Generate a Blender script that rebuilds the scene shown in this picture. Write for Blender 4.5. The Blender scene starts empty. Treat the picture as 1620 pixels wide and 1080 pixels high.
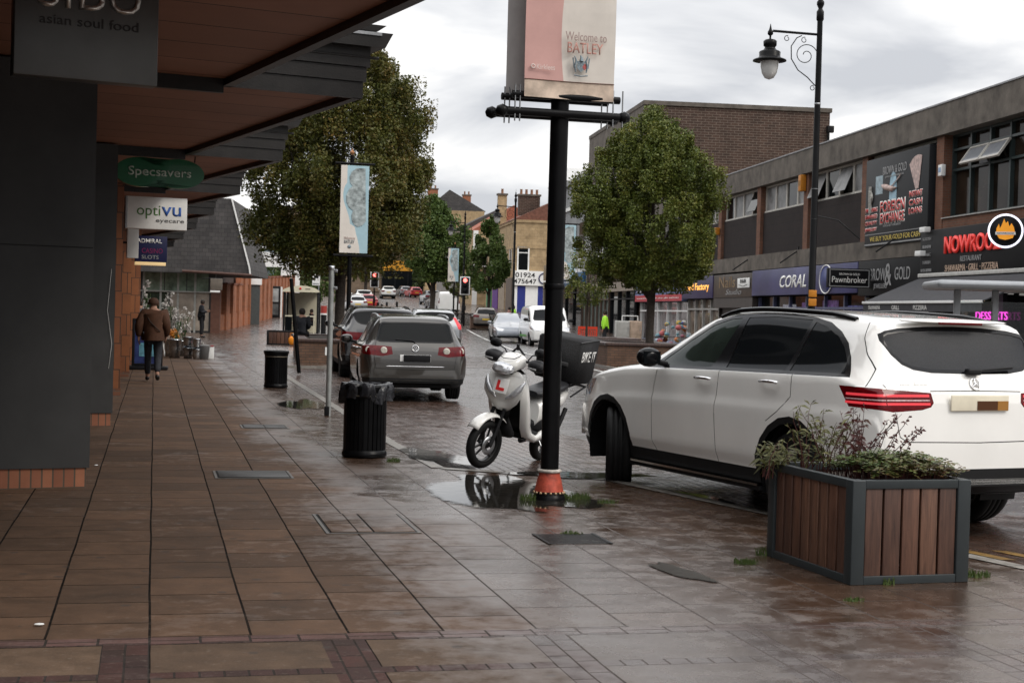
import bpy, bmesh, math, random
import numpy as np
from mathutils import Vector, Matrix
R = math.radians
rnd = random.Random(7)
sc = bpy.context.scene
# ---------------------------------------------------------------- camera
F_PX, CAM_H, Y0, ROLL = 2400.0, 1.5, 495.0, 0.027
PITCH = math.atan((540-Y0)/F_PX)          # looking slightly down
cam = bpy.data.objects.new('camera', bpy.data.cameras.new('camera'))
sc.collection.objects.link(cam); sc.camera = cam
cam.data.sensor_width = 36; cam.data.lens = F_PX/1620*36
cam.data.clip_start = 0.1; cam.data.clip_end = 3000
cam.matrix_world = Matrix.Translation((0,0,CAM_H)) @ Matrix.Rotation(math.pi/2-PITCH,4,'X') @ Matrix.Rotation(ROLL,4,'Z')
cam.data.dof.use_dof = True; cam.data.dof.focus_distance = 13.5; cam.data.dof.aperture_fstop = 9.0
# ---------------------------------------------------------------- world and sun
SUN_EL, SUN_AZ = R(42), R(118)             # azimuth from +Y towards +X
w = bpy.data.worlds.new('World'); sc.world = w; w.use_nodes = True
nt = w.node_tree; N = nt.nodes; N.clear()
def nd(tree, typ, **kw):
    n = tree.nodes.new(typ)
    for k, v in kw.items():
        if k.startswith('i_'):
            n.inputs[k[2:].replace('_',' ')].default_value = v
        elif k.startswith('n_'): n.inputs[int(k[2:])].default_value = v
        else: setattr(n, k, v)
    return n
sky = nd(nt,'ShaderNodeTexSky', sky_type='NISHITA', sun_disc=False, sun_elevation=SUN_EL, sun_rotation=SUN_AZ)
bg1 = nd(nt,'ShaderNodeBackground', i_Strength=0.10); nt.links.new(sky.outputs[0], bg1.inputs[0])
tc = nd(nt,'ShaderNodeTexCoord'); sep = nd(nt,'ShaderNodeSeparateXYZ'); nt.links.new(tc.outputs['Generated'], sep.inputs[0])
mx = nd(nt,'ShaderNodeMath', operation='MAXIMUM', n_1=0.0); nt.links.new(sep.outputs[2], mx.inputs[0])
ad = nd(nt,'ShaderNodeMath', operation='ADD', n_1=0.22); nt.links.new(mx.outputs[0], ad.inputs[0])
dx = nd(nt,'ShaderNodeMath', operation='DIVIDE'); nt.links.new(sep.outputs[0], dx.inputs[0]); nt.links.new(ad.outputs[0], dx.inputs[1])
dy = nd(nt,'ShaderNodeMath', operation='DIVIDE'); nt.links.new(sep.outputs[1], dy.inputs[0]); nt.links.new(ad.outputs[0], dy.inputs[1])
cb = nd(nt,'ShaderNodeCombineXYZ'); nt.links.new(dx.outputs[0], cb.inputs[0]); nt.links.new(dy.outputs[0], cb.inputs[1])
no = nd(nt,'ShaderNodeTexNoise', i_Scale=1.5, i_Detail=6.0, i_Roughness=0.5, i_Distortion=0.4); nt.links.new(cb.outputs[0], no.inputs['Vector'])
cr = nd(nt,'ShaderNodeValToRGB'); nt.links.new(no.outputs[0], cr.inputs[0])
el = cr.color_ramp.elements; el[0].position = .40; el[0].color = (.55,.565,.60,1); el[1].position = .60; el[1].color = (1.06,1.04,1.01,1)
e = cr.color_ramp.elements.new(.50); e.color = (.78,.785,.80,1)
def wm(op,a,b_):
    n=nd(nt,'ShaderNodeMath',operation=op)
    for i,v in enumerate((a,b_)):
        if isinstance(v,(int,float)): n.inputs[i].default_value=v
        else: nt.links.new(v,n.inputs[i])
    return n.outputs[0]
def wr(src,a,b_,c,d):
    n=nd(nt,'ShaderNodeMapRange',n_1=a,n_2=b_,n_3=c,n_4=d,interpolation_type='SMOOTHSTEP'); nt.links.new(src,n.inputs[0]); return n.outputs[0]
low=wr(sep.outputs[2],.03,.34,1.,0.); away=wr(sep.outputs[1],.25,.75,1.,0.)
fac=wm('SUBTRACT',1.,wm('MULTIPLY',wm('MULTIPLY',low,away),.62))  # added dark band: low sky out of view dimmed to darken reflections in glass
fac=wm('MULTIPLY',fac,wm('ADD',.95,wm('MULTIPLY',wr(sep.outputs[2],.12,.85,0.,1.),1.15)))   # overcast skies are brightest overhead
sv=nd(nt,'ShaderNodeVectorMath',operation='SCALE'); nt.links.new(cr.outputs[0],sv.inputs[0]); nt.links.new(fac,sv.inputs['Scale'])
bg2 = nd(nt,'ShaderNodeBackground', i_Strength=1.0); nt.links.new(sv.outputs[0], bg2.inputs[0])
ms = nd(nt,'ShaderNodeMixShader', n_0=0.96); nt.links.new(bg1.outputs[0], ms.inputs[1]); nt.links.new(bg2.outputs[0], ms.inputs[2])
wo = nd(nt,'ShaderNodeOutputWorld'); nt.links.new(ms.outputs[0], wo.inputs[0])
sun = bpy.data.objects.new('sun', bpy.data.lights.new('sun','SUN')); sc.collection.objects.link(sun)
sun.data.energy = 1.1; sun.data.angle = R(20); sun.data.color = (1,.93,.84)
sd = Vector((math.sin(SUN_AZ)*math.cos(SUN_EL), math.cos(SUN_AZ)*math.cos(SUN_EL), math.sin(SUN_EL)))
sun.rotation_euler = sd.to_track_quat('Z','Y').to_euler()
sc.view_settings.view_transform = 'Standard'; sc.view_settings.look = 'None'
sc.view_settings.exposure = 0.30; sc.view_settings.gamma = 1
# ---------------------------------------------------------------- surveying helpers
CW = cam.matrix_world.copy()
def ray(px, py):
    d = Vector(((px-810)/F_PX, -(py-540)/F_PX, -1)); return (CW.to_3x3() @ d)
def at(px, py, Y):
    d = ray(px, py); k = Y/d.y; return Vector((d.x*k, Y, CAM_H + d.z*k))
GY = [-20,60,80,100,112,130,160,200,300,600]; GZ = [0,0,.10,.42,.72,1.2,2.0,3.1,6.0,13.0]
def gz(y):
    if y <= 56: return 0.0
    a = np.interp([y-8,y-4,y,y+4,y+8], GY, GZ); return float(a.mean()) if y > 66 else float(a.mean())*max(0,(y-56)/10)
def gnd(px, py):
    d = ray(px, py); Y = -CAM_H/d.z*d.y
    for _ in range(30):
        Y2 = (gz(Y)-CAM_H)/d.z*d.y if d.z < -1e-4 else Y
        Y = .5*Y+.5*min(Y2,400)
    return Vector((d.x*Y/d.y, Y, gz(Y)))
# ---------------------------------------------------------------- materials
MATS = {}
def mat(name, col, rough=.6, metal=0., var=.15, scale=6., bump=0., bscale=60., spec=.3, coat=0., emit=None, es=0., trans=0., alpha=1.):
    if name in MATS: return MATS[name]
    m = bpy.data.materials.new(name); m.use_nodes = True; t = m.node_tree; b = t.nodes['Principled BSDF']
    b.inputs['Roughness'].default_value = rough; b.inputs['Metallic'].default_value = metal
    b.inputs['Specular IOR Level'].default_value = spec; b.inputs['Coat Weight'].default_value = coat; b.inputs['Coat Roughness'].default_value = .03
    b.inputs['Transmission Weight'].default_value = trans; b.inputs['Alpha'].default_value = alpha
    tcn = t.nodes.new('ShaderNodeTexCoord')
    if var > 0:
        n = nd(t,'ShaderNodeTexNoise', i_Scale=scale, i_Detail=5.0, i_Roughness=.6); t.links.new(tcn.outputs['Object'], n.inputs['Vector'])
        r = nd(t,'ShaderNodeValToRGB'); t.links.new(n.outputs[0], r.inputs[0])
        r.color_ramp.elements[0].position=.3; r.color_ramp.elements[1].position=.7
        r.color_ramp.elements[0].color = (*[c*(1-var) for c in col],1); r.color_ramp.elements[1].color = (*[min(1,c*(1+var)) for c in col],1)
        t.links.new(r.outputs[0], b.inputs['Base Color'])
    else: b.inputs['Base Color'].default_value = (*col,1)
    if bump > 0:
        n2 = nd(t,'ShaderNodeTexNoise', i_Scale=bscale, i_Detail=4.0); t.links.new(tcn.outputs['Object'], n2.inputs['Vector'])
        bn = nd(t,'ShaderNodeBump', i_Strength=bump, i_Distance=.02); t.links.new(n2.outputs[0], bn.inputs['Height']); t.links.new(bn.outputs[0], b.inputs['Normal'])
    if emit: b.inputs['Emission Color'].default_value = (*emit,1); b.inputs['Emission Strength'].default_value = es
    MATS[name] = m; return m
def brickmat(name, c1, c2, mortar, bw=.225, rh=.075, rough=.85, ms=.008, axes='xz', rot=0, offset=.5, var=.25, bump=.4, spec=.3):
    """masonry in object space; axes picks the wall plane"""
    if name in MATS: return MATS[name]
    m = bpy.data.materials.new(name); m.use_nodes = True; t = m.node_tree; b = t.nodes['Principled BSDF']
    tcn = nd(t,'ShaderNodeTexCoord'); se = nd(t,'ShaderNodeSeparateXYZ'); t.links.new(tcn.outputs['Object'], se.inputs[0])
    co = nd(t,'ShaderNodeCombineXYZ')
    if axes == 'auto':       # x+y along the wall, z up
        a = nd(t,'ShaderNodeMath', operation='ADD'); t.links.new(se.outputs[0], a.inputs[0]); t.links.new(se.outputs[1], a.inputs[1])
        t.links.new(a.outputs[0], co.inputs[0]); t.links.new(se.outputs[2], co.inputs[1])
    else:
        t.links.new(se.outputs['xyz'.index(axes[0])], co.inputs[0]); t.links.new(se.outputs['xyz'.index(axes[1])], co.inputs[1])
    br = nd(t,'ShaderNodeTexBrick', offset=offset, i_Scale=1.0, i_Mortar_Size=ms, i_Brick_Width=bw, i_Row_Height=rh, i_Mortar_Smooth=.1, i_Bias=0.0)
    br.inputs['Color1'].default_value=(*c1,1); br.inputs['Color2'].default_value=(*c2,1); br.inputs['Mortar'].default_value=(*mortar,1)
    t.links.new(co.outputs[0], br.inputs['Vector'])
    n = nd(t,'ShaderNodeTexNoise', i_Scale=1.3, i_Detail=6.0, i_Roughness=.65); t.links.new(tcn.outputs['Object'], n.inputs['Vector'])
    mr = nd(t,'ShaderNodeMapRange', n_1=.3, n_2=.7, n_3=1-var, n_4=1+var); t.links.new(n.outputs[0], mr.inputs[0])
    vm = nd(t,'ShaderNodeVectorMath', operation='SCALE'); t.links.new(br.outputs[0], vm.inputs[0]); t.links.new(mr.outputs[0], vm.inputs['Scale'])
    t.links.new(vm.outputs[0], b.inputs['Base Color']); b.inputs['Roughness'].default_value = rough; b.inputs['Specular IOR Level'].default_value = spec
    bn = nd(t,'ShaderNodeBump', i_Strength=bump, i_Distance=.01, invert=True); t.links.new(br.outputs['Fac'], bn.inputs['Height']); t.links.new(bn.outputs[0], b.inputs['Normal'])
    MATS[name] = m; return m
def groundmat(name, kind):
    """wet paving: world-space pattern turned to the street grid, wetness from noise and from how far out from the canopy it is"""
    m = bpy.data.materials.new(name); m.use_nodes = True; t = m.node_tree; b = t.nodes['Principled BSDF']; L = t.links.new
    geo = nd(t,'ShaderNodeNewGeometry'); mp = nd(t,'ShaderNodeMapping'); mp.inputs['Rotation'].default_value=(0,0,-R(90+13.3)); L(geo.outputs['Position'], mp.inputs[0])
    # after mapping: x = along the street, y = across (to the left)
    def noise(scale, det=5., rough=.6, dist=0., src=geo.outputs['Position']):
        n = nd(t,'ShaderNodeTexNoise', i_Scale=scale, i_Detail=det, i_Roughness=rough, i_Distortion=dist); L(src, n.inputs['Vector']); return n.outputs[0]
    def mrange(src, a, bb, c, d, clamp=True):
        n = nd(t,'ShaderNodeMapRange', n_1=a, n_2=bb, n_3=c, n_4=d, clamp=clamp); L(src, n.inputs[0]); return n.outputs[0]
    def math_(op, a, bb):
        n = nd(t,'ShaderNodeMath', operation=op)
        for i, v in enumerate((a,bb)):
            if isinstance(v,(int,float)): n.inputs[i].default_value = v
            else: L(v, n.inputs[i])
        return n.outputs[0]
    def mixc(f, a, bb):
        n = nd(t,'ShaderNodeMix', data_type='RGBA')
        for i, v in ((0,f),(6,a),(7,bb)):
            if isinstance(v,(int,float)): n.inputs[i].default_value = v
            elif isinstance(v,tuple): n.inputs[i].default_value = (*v,1)
            else: L(v, n.inputs[i])
        return n.outputs[2]
    def brick(bw, rh, ms, c1, c2, mo, off=.5, vec=None, bias=0.):
        n = nd(t,'ShaderNodeTexBrick', offset=off, i_Scale=1.0, i_Mortar_Size=ms, i_Brick_Width=bw, i_Row_Height=rh, i_Mortar_Smooth=.15, i_Bias=bias)
        n.inputs['Color1'].default_value=(*c1,1); n.inputs['Color2'].default_value=(*c2,1); n.inputs['Mortar'].default_value=(*mo,1)
        L(vec or mp.outputs[0], n.inputs['Vector']); return n
    # slight wobble so that joints are not ruler-straight
    wob = nd(t,'ShaderNodeTexNoise', i_Scale=.8, i_Detail=2.0); L(mp.outputs[0], wob.inputs['Vector'])
    wv = nd(t,'ShaderNodeVectorMath', operation='MULTIPLY_ADD'); L(wob.outputs['Color'], wv.inputs[0]); wv.inputs[1].default_value=(.022,.022,0); L(mp.outputs[0], wv.inputs[2])
    vec = wv.outputs[0]
    fine = noise(150., 3., .75); mid = noise(7., 6., .65); big = noise(.55, 5., .6, .6)
    if kind == 'slab':
        br = brick(.5, .45, .0062, (.118,.070,.044), (.076,.047,.031), (.010,.008,.007), .37, vec)
    elif kind == 'asphalt':
        br = None
    elif kind == 'bay':
        br = brick(.21, .105, .006, (.12,.062,.044), (.072,.044,.035), (.022,.018,.016), .5, vec)
    elif kind == 'band':
        br = brick(.1, .22, .006, (.12,.068,.058), (.085,.05,.045), (.035,.03,.027), .5, vec)
    elif kind == 'framed':   # large slabs framed by red bricks
        br = brick(.62, .95, .007, (.108,.071,.047), (.072,.048,.033), (.012,.010,.009), 0., vec)
        se = nd(t,'ShaderNodeSeparateXYZ'); L(vec, se.inputs[0])
        fx = math_('FRACT', math_('DIVIDE', se.outputs[0], .62), 0); fy = math_('FRACT', math_('DIVIDE', se.outputs[1], .95), 0)
        m1 = math_('MAXIMUM', math_('LESS_THAN', fx, .16), math_('LESS_THAN', fy, .21))
        b2 = brick(.21, .1, .005, (.062,.030,.025), (.042,.026,.023), (.035,.03,.027), .5, vec)
    col = br.outputs[0] if br else None
    if kind == 'framed': col = mixc(m1, br.outputs[0], b2.outputs[0])
    if kind == 'asphalt': col = mixc(mrange(fine,.3,.7,0,1), (.024,.025,.026), (.052,.052,.054))
    # stain variation and speckle
    sp = mrange(math_('ADD', math_('MULTIPLY', fine, .5), math_('MULTIPLY', mid, .5)), .3,.7,.55,1.45)
    vm = nd(t,'ShaderNodeVectorMath', operation='SCALE'); L(col, vm.inputs[0]); L(sp, vm.inputs['Scale']); col = vm.outputs[0]
    # chewing-gum and grime spots on slabs
    st = mrange(noise(2.3,6.,.7,.8), .46, .66, 0., .42); col = mixc(st, col, (.035,.025,.018)) if kind!='asphalt' else col
    lt = mrange(noise(31.,3.,.6), .60, .72, 0., .35); col = mixc(lt, col, (.17,.14,.115)) if kind!='asphalt' else col
    vo = nd(t,'ShaderNodeTexVoronoi', i_Scale=4.2); L(geo.outputs['Position'], vo.inputs['Vector'])
    col = mixc(math_('MULTIPLY', math_('LESS_THAN', vo.outputs['Distance'], .115), .65), col, (.05,.042,.037))
    # wetness
    sw = nd(t,'ShaderNodeSeparateXYZ'); L(mp.outputs[0], sw.inputs[0])
    drip = mrange(sw.outputs[1], -2.3, -.9, 1., 0.)      # y(left) : beyond drip line it is wet
    wet = math_('ADD', drip, mrange(big,.3,.7,-.25,.35)) if kind in('slab','framed','band') else mrange(big,.25,.7,.75,1.0)
    wet = mrange(math_('ADD', wet, mrange(mid,.3,.7,-.25,.25)), .2, .85, 0., 1.)
    pud = mrange(noise(1.1, 5., .6, .4), .58, .70, 0., .8); pud = math_('MULTIPLY', pud, wet)
    if kind == 'asphalt': pud = math_('MULTIPLY', pud, .4)
    dark = mixc(math_('MULTIPLY', wet, .62), col, (.036,.018,.010))
    L(dark, b.inputs['Base Color'])
    rg = math_('ADD', mrange(wet, 0, 1, .75, .11), math_('MULTIPLY', wet, mrange(noise(3.5,5.,.65),.35,.65,.0,.20))); rg = math_('ADD', rg, mrange(mid,.3,.7,-.07,.10)); rg = math_('MULTIPLY', rg, mrange(pud,0,1,1,.28))
    spc = mrange(wet,0,1,.15,1.45)
    if br:
        jf = br.outputs['Fac'] if kind!='framed' else math_('MAXIMUM', math_('MULTIPLY', m1, b2.outputs['Fac']), math_('MULTIPLY', math_('SUBTRACT', 1., m1), br.outputs['Fac']))
        inv = math_('SUBTRACT', 1., math_('MULTIPLY', jf, math_('SUBTRACT', 1., math_('MULTIPLY', pud, .8)))); spc = math_('MULTIPLY', spc, mrange(inv,0,1,.3,1.)); rg = math_('ADD', rg, math_('MULTIPLY', jf, .35))
    L(rg, b.inputs['Roughness']); L(spc, b.inputs['Specular IOR Level'])
    # bump : joints, grain, each slab a touch out of level; puddles flatten it
    h = math_('MULTIPLY', fine, .17 if kind!='asphalt' else .7)
    h = math_('ADD', h, math_('MULTIPLY', mid, .22))
    if br:
        jf = br.outputs['Fac'] if kind!='framed' else math_('MAXIMUM', math_('MULTIPLY', m1, b2.outputs['Fac']), math_('MULTIPLY', math_('SUBTRACT', 1., m1), br.outputs['Fac']))
        h = math_('SUBTRACT', h, math_('MULTIPLY', jf, math_('ADD', .5, math_('MULTIPLY', mid, 2.2))))
    h = math_('ADD', h, math_('MULTIPLY', noise(1.8, 2., .5), 1.6))
    bn = nd(t,'ShaderNodeBump', i_Distance=.009); L(h, bn.inputs['Height']); L(math_('MULTIPLY', mrange(wet,0,1,1.,.6), mrange(pud,0,1,.85,.12)), bn.inputs['Strength']); L(bn.outputs[0], b.inputs['Normal'])
    MATS[name] = m; return m
# ---------------------------------------------------------------- mesh builder
def V(*a): return Vector(a)
class MB:
    def __init__(s): s.v=[]; s.f=[]; s.m=[]; s.mi=0; s.sm=[]; s.smooth=False
    def mat(s,i): s.mi=i; return s
    def add(s, vs, fs, smooth=None):
        o=len(s.v); s.v += [tuple(v) for v in vs]
        for f in fs: s.f.append(tuple(o+i for i in f)); s.m.append(s.mi); s.sm.append(s.smooth if smooth is None else smooth)
        return s
    def box(s, x0,x1,y0,y1,z0,z1, M=None):
        vs=[V(x,y,z) for z in(z0,z1) for y in(y0,y1) for x in(x0,x1)]
        if M: vs=[M@v for v in vs]
        return s.add(vs,[(0,2,3,1),(4,5,7,6),(0,1,5,4),(2,6,7,3),(0,4,6,2),(1,3,7,5)],False)
    def obox(s, c, size, M=None):   # centred
        c=V(*c); return s.box(c.x-size[0]/2,c.x+size[0]/2,c.y-size[1]/2,c.y+size[1]/2,c.z-size[2]/2,c.z+size[2]/2,M)
    def rbox(s, x0,x1,y0,y1,z0,z1,r=.02,M=None):   # bevelled box
        bm=bmesh.new(); bmesh.ops.create_cube(bm,size=1)
        for v in bm.verts: v.co=V(x0+(v.co.x+.5)*(x1-x0), y0+(v.co.y+.5)*(y1-y0), z0+(v.co.z+.5)*(z1-z0))
        bmesh.ops.bevel(bm,geom=bm.edges[:],offset=r,segments=3,affect='EDGES',profile=.5)
        return s.bm(bm,M,True)
    def bm(s,bm,M=None,smooth=None):
        bm.verts.index_update()
        s.add([(M@v.co if M else v.co.copy()) for v in bm.verts],[[l.vert.index for l in f.loops] for f in bm.faces],smooth); bm.free(); return s
    def tube(s, pts, r, n=10, cap=True, smooth=True):
        pts=[V(*p) for p in pts]; rs=r if isinstance(r,(list,tuple)) else [r]*len(pts)
        vs=[]; up=None
        for i,p in enumerate(pts):
            a=pts[max(0,i-1)]; b=pts[min(len(pts)-1,i+1)]; d=(b-a).normalized()
            if up is None:
                up = d.orthogonal().normalized()
            else: up=(up-d*up.dot(d)).normalized()
            q=d.cross(up)
            for k in range(n):
                t=2*math.pi*k/n; vs.append(p+(up*math.cos(t)+q*math.sin(t))*rs[i])
        fs=[(i*n+k,i*n+(k+1)%n,(i+1)*n+(k+1)%n,(i+1)*n+k) for i in range(len(pts)-1) for k in range(n)]
        s.add(vs,fs,smooth)
        if cap: s.add(vs[:n],[tuple(range(n))[::-1]],False); s.add(vs[-n:],[tuple(range(n))],False)
        return s
    def lathe(s, prof, n=24, M=None, axis='z', smooth=True):  # prof list (r,h)
        vs=[]
        for r,h in prof:
            for k in range(n):
                t=2*math.pi*k/n; c,q=r*math.cos(t),r*math.sin(t)
                v = V(c,q,h) if axis=='z' else (V(c,h,q) if axis=='y' else V(h,c,q))
                vs.append(M@v if M else v)
        fs=[(i*n+k,i*n+(k+1)%n,(i+1)*n+(k+1)%n,(i+1)*n+k) for i in range(len(prof)-1) for k in range(n)]
        if axis=='y': fs=[f[::-1] for f in fs]
        return s.add(vs,fs,smooth)
    def prism(s, poly, y0, y1, plane='xz', M=None):   # polygon in a plane, extruded
        def mk(a,b,c): v = V(a,c,b) if plane=='xz' else (V(a,b,c) if plane=='xy' else V(c,a,b)); return M@v if M else v
        n=len(poly); vs=[mk(a,b,y0) for a,b in poly]+[mk(a,b,y1) for a,b in poly]
        fs=[tuple(range(n)),tuple(range(2*n-1,n-1,-1))]+[(i,n+i,n+(i+1)%n,(i+1)%n) for i in range(n)]
        return s.add(vs,fs,False)
    def quad(s,a,b,c,d): return s.add([a,b,c,d],[(0,1,2,3)],False)
    def build(s, name, mats, parent=None, loc=None, recalc=True):
        me=bpy.data.meshes.new(name); me.from_pydata(s.v,[],s.f)
        if not isinstance(mats,(list,tuple)): mats=[mats]
        for m in mats: me.materials.append(m)
        me.polygons.foreach_set('material_index', s.m); me.polygons.foreach_set('use_smooth', s.sm)
        if recalc:
            bm=bmesh.new(); bm.from_mesh(me); bmesh.ops.recalc_face_normals(bm,faces=bm.faces[:]); bm.to_mesh(me); bm.free()
        me.update()
        o=bpy.data.objects.new(name,me); sc.collection.objects.link(o)
        if parent: o.parent=parent
        if loc is not None: o.location=loc
        return o
def thing(name,label,cat,loc=(0,0,0),rz=0,group=None):
    o=bpy.data.objects.new(name,None); sc.collection.objects.link(o); o.empty_display_size=.3
    o.location=loc; o.rotation_euler=(0,0,rz); o['label']=label; o['category']=cat
    if group: o['group']=group
    return o
def tag(o,label,cat,group=None):
    o['label']=label; o['category']=cat
    if group: o['group']=group
    return o
def struct(o,kind='structure'): o['kind']=kind; return o
def subsurf(mb,name,mats,parent,lv=2):
    o=mb.build(name,mats,None); md=o.modifiers.new('s','SUBSURF'); md.levels=lv; md.render_levels=lv
    return bake(o,parent)
def bake(o,parent):
    dg=bpy.context.evaluated_depsgraph_get(); dg.update()
    me=bpy.data.meshes.new_from_object(o.evaluated_get(dg)); nm=o.name.split('.')[0]
    old=o.data; o.modifiers.clear(); o.data=me; bpy.data.meshes.remove(old)
    for p in me.polygons: p.use_smooth=True
    if parent: o.parent=parent
    return o
def dup(o,parent=None,loc=None,rz=None,label=None):
    c=o.copy(); sc.collection.objects.link(c); c.parent=parent
    if loc is not None: c.location=loc
    if rz is not None: c.rotation_euler=(0,0,rz)
    if label: c['label']=label
    for ch in list(o.children): dup(ch,c)
    return c
def text(s,parent,M,w=None,h=None,m=None,name='lettering',depth=.01,bold=0.,shear=0.,align='CENTER',sx=1.):
    """flat lettering fitted to width w (or cap height h) in the plane of M (x right, y up)"""
    c=bpy.data.curves.new(name,'FONT'); c.body=s; c.size=1; c.extrude=0; c.offset=bold; c.shear=shear; c.align_x=align; c.align_y='CENTER'
    c.resolution_u=3
    o=bpy.data.objects.new(name,c); sc.collection.objects.link(o)
    dg=bpy.context.evaluated_depsgraph_get(); dg.update(); me=bpy.data.meshes.new_from_object(o.evaluated_get(dg))
    bpy.data.objects.remove(o); bpy.data.curves.remove(c)
    co=np.array([v.co[:] for v in me.vertices]) if len(me.vertices) else np.zeros((1,3))
    mn,mxx=co.min(0),co.max(0); W,H=mxx[0]-mn[0],mxx[1]-mn[1]; cx,cy=(mn+mxx)[:2]/2
    kx=ky=1
    if w and h: kx,ky=w/W,h/H
    elif w: kx=ky=w/W
    elif h: ky=h/H; kx=ky*sx
    x0 = cx if align=='CENTER' else mn[0]
    T=M@Matrix.Translation((0,0,0))@Matrix.Diagonal((kx,ky,1,1))@Matrix.Translation((-x0,-cy,0))
    me.transform(T)
    if depth:
        bm=bmesh.new(); bm.from_mesh(me); nrm=(M.to_3x3()@V(0,0,1)).normalized()
        g=bmesh.ops.extrude_face_region(bm,geom=bm.faces[:]); bmesh.ops.translate(bm,verts=[x for x in g['geom'] if isinstance(x,bmesh.types.BMVert)],vec=nrm*depth)
        bmesh.ops.recalc_face_normals(bm,faces=bm.faces[:]); bm.to_mesh(me); bm.free()
    me.materials.append(m); o=bpy.data.objects.new(name,me); sc.collection.objects.link(o); o.parent=parent; return o
def frame(o, xdir, up=(0,0,1)):
    """matrix with local x along xdir, local y up, z out (right handed)"""
    x=V(*xdir).normalized(); y=V(*up); z=x.cross(y); M=Matrix((x,y,z)).transposed().to_4x4(); M.translation=V(*o); return M
# common materials
BLACK=mat('black_paint',(.005,.005,.0055),.32,spec=.13,var=.3,bump=.05,bscale=30); BLACKP=mat('black_plastic',(.009,.009,.010),.55,var=.2,spec=.2)
RUBBER=mat('rubber',(.009,.009,.009),.62,spec=.2,bump=.1,bscale=90); GLASS=mat('dark_glass',(.005,.006,.007),.05,var=0,spec=.12)
CHROME=mat('chrome',(.75,.75,.76),.15,1.0,var=.05); STEEL=mat('galvanised_steel',(.42,.43,.44),.35,.9,var=.2,scale=12)
WHITE=mat('white_panel',(.74,.73,.70),.5,var=.06); GREY=mat('grey_metal',(.28,.29,.30),.45,.3,var=.15)
PAPER=mat('paper_white',(.78,.78,.76),.6,var=.05); CONC=mat('concrete',(.115,.10,.085),.85,var=.4,scale=1.6,bump=.3,bscale=14)
REDLAMP=mat('red_lens',(.10,.002,.004),.12,var=.3,scale=20,spec=.25); REDLIT=mat('red_lit',(.45,.03,.035),.2,var=0,emit=(1,.07,.09),es=.40)
AMBER=mat('amber_lens',(.6,.2,.03),.15,var=0,coat=1); CLEAR=mat('clear_lens',(.55,.56,.58),.06,.5,var=.3,scale=30,coat=1)
STONE=brickmat('sandstone',(.34,.255,.155),(.26,.195,.12),(.17,.13,.09),.5,.25,axes='auto',var=.35)
DARKBRICK=brickmat('dark_brown_brick',(.072,.042,.031),(.050,.031,.024),(.16,.125,.10),.45,.15,axes='auto',ms=.015)
REDBRICK=brickmat('red_brick',(.38,.135,.062),(.31,.105,.05),(.22,.15,.11),.225,.075,axes='auto')
PIERBRICK=brickmat('pier_brick',(.17,.072,.042),(.13,.056,.034),(.12,.09,.07),.225,.075,axes='auto')
TILE=brickmat('terracotta_tile',(.26,.095,.035),(.17,.06,.026),(.05,.03,.02),.19,.42,axes='auto',ms=.008,rough=.45)
SLATE=brickmat('roof_slate',(.075,.07,.068),(.055,.052,.052),(.03,.03,.03),.3,.2,axes='auto')
# ================================================================ GROUND
SLAB=groundmat('wet_paving_slabs','slab'); ASPH=groundmat('wet_asphalt','asphalt'); BAYM=groundmat('wet_brick_pavers','bay'); FRAMED=groundmat('framed_paving','framed'); BANDM=groundmat('brick_band','band')
YEL=mat('yellow_road_paint',(.15,.085,.02),.6,var=.5,scale=14); WLINE=mat('white_road_paint',(.5,.5,.48),.5,var=.4,scale=8)
def strips(name, ys, xl, xr, zoff, m, nx=1, label=None):
    mb=MB()
    rows=[]
    for y in ys:
        a,b=xl(y),xr(y); rows.append([V(a+(b-a)*k/nx,y,gz(y)+zoff) for k in range(nx+1)])
    for r0,r1 in zip(rows,rows[1:]):
        for k in range(nx): mb.quad(r0[k],r0[k+1],r1[k+1],r1[k])
    o=mb.build(name,m,recalc=False); return struct(o)
def li(tab): 
    ys=[t[0] for t in tab]; xs=[t[1] for t in tab]
    return lambda y: float(np.interp(y,ys,xs))
KLT=[(-12,14.4),(9.5,3.25),(13.9,.95),(14.5,-.62),(17,-1.25),(25.5,-3.15),(38.5,-6.1),(39.3,-4.3),(60,-6.6),(100,-9.2),(130,-11.5),(200,-18.8),(300,-31),(420,-46)]
KRT=[(-12,12),(41,5.2),(42.5,3.1),(56,1.4),(58,3.2),(79,1.2),(81,-.1),(94,-1.4),(96,-.2),(110,-1.5),(140,-4.6),(200,-10.6),(300,-22),(420,-36)]
KL=li(KLT); KR=li(KRT)
def yset(tab,a,b,st=6):
    s=set([a,b]); s|={t[0] for t in tab if a<t[0]<b}; y=a
    while y<b: s.add(round(y,3)); y+=st
    return sorted(s)
strips('road', yset(KLT,-40,600,5), lambda y:-420, lambda y:420, -.075, ASPH, 1)
strips('pavement_left', yset(KLT,-12,420,4), lambda y:-60-.9*max(0,y-60), KL, 0, SLAB, 1)
strips('pavement_right', yset(KRT,-12,420,4), KR, lambda y:60+.5*max(y,0), 0, SLAB, 1)
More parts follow.
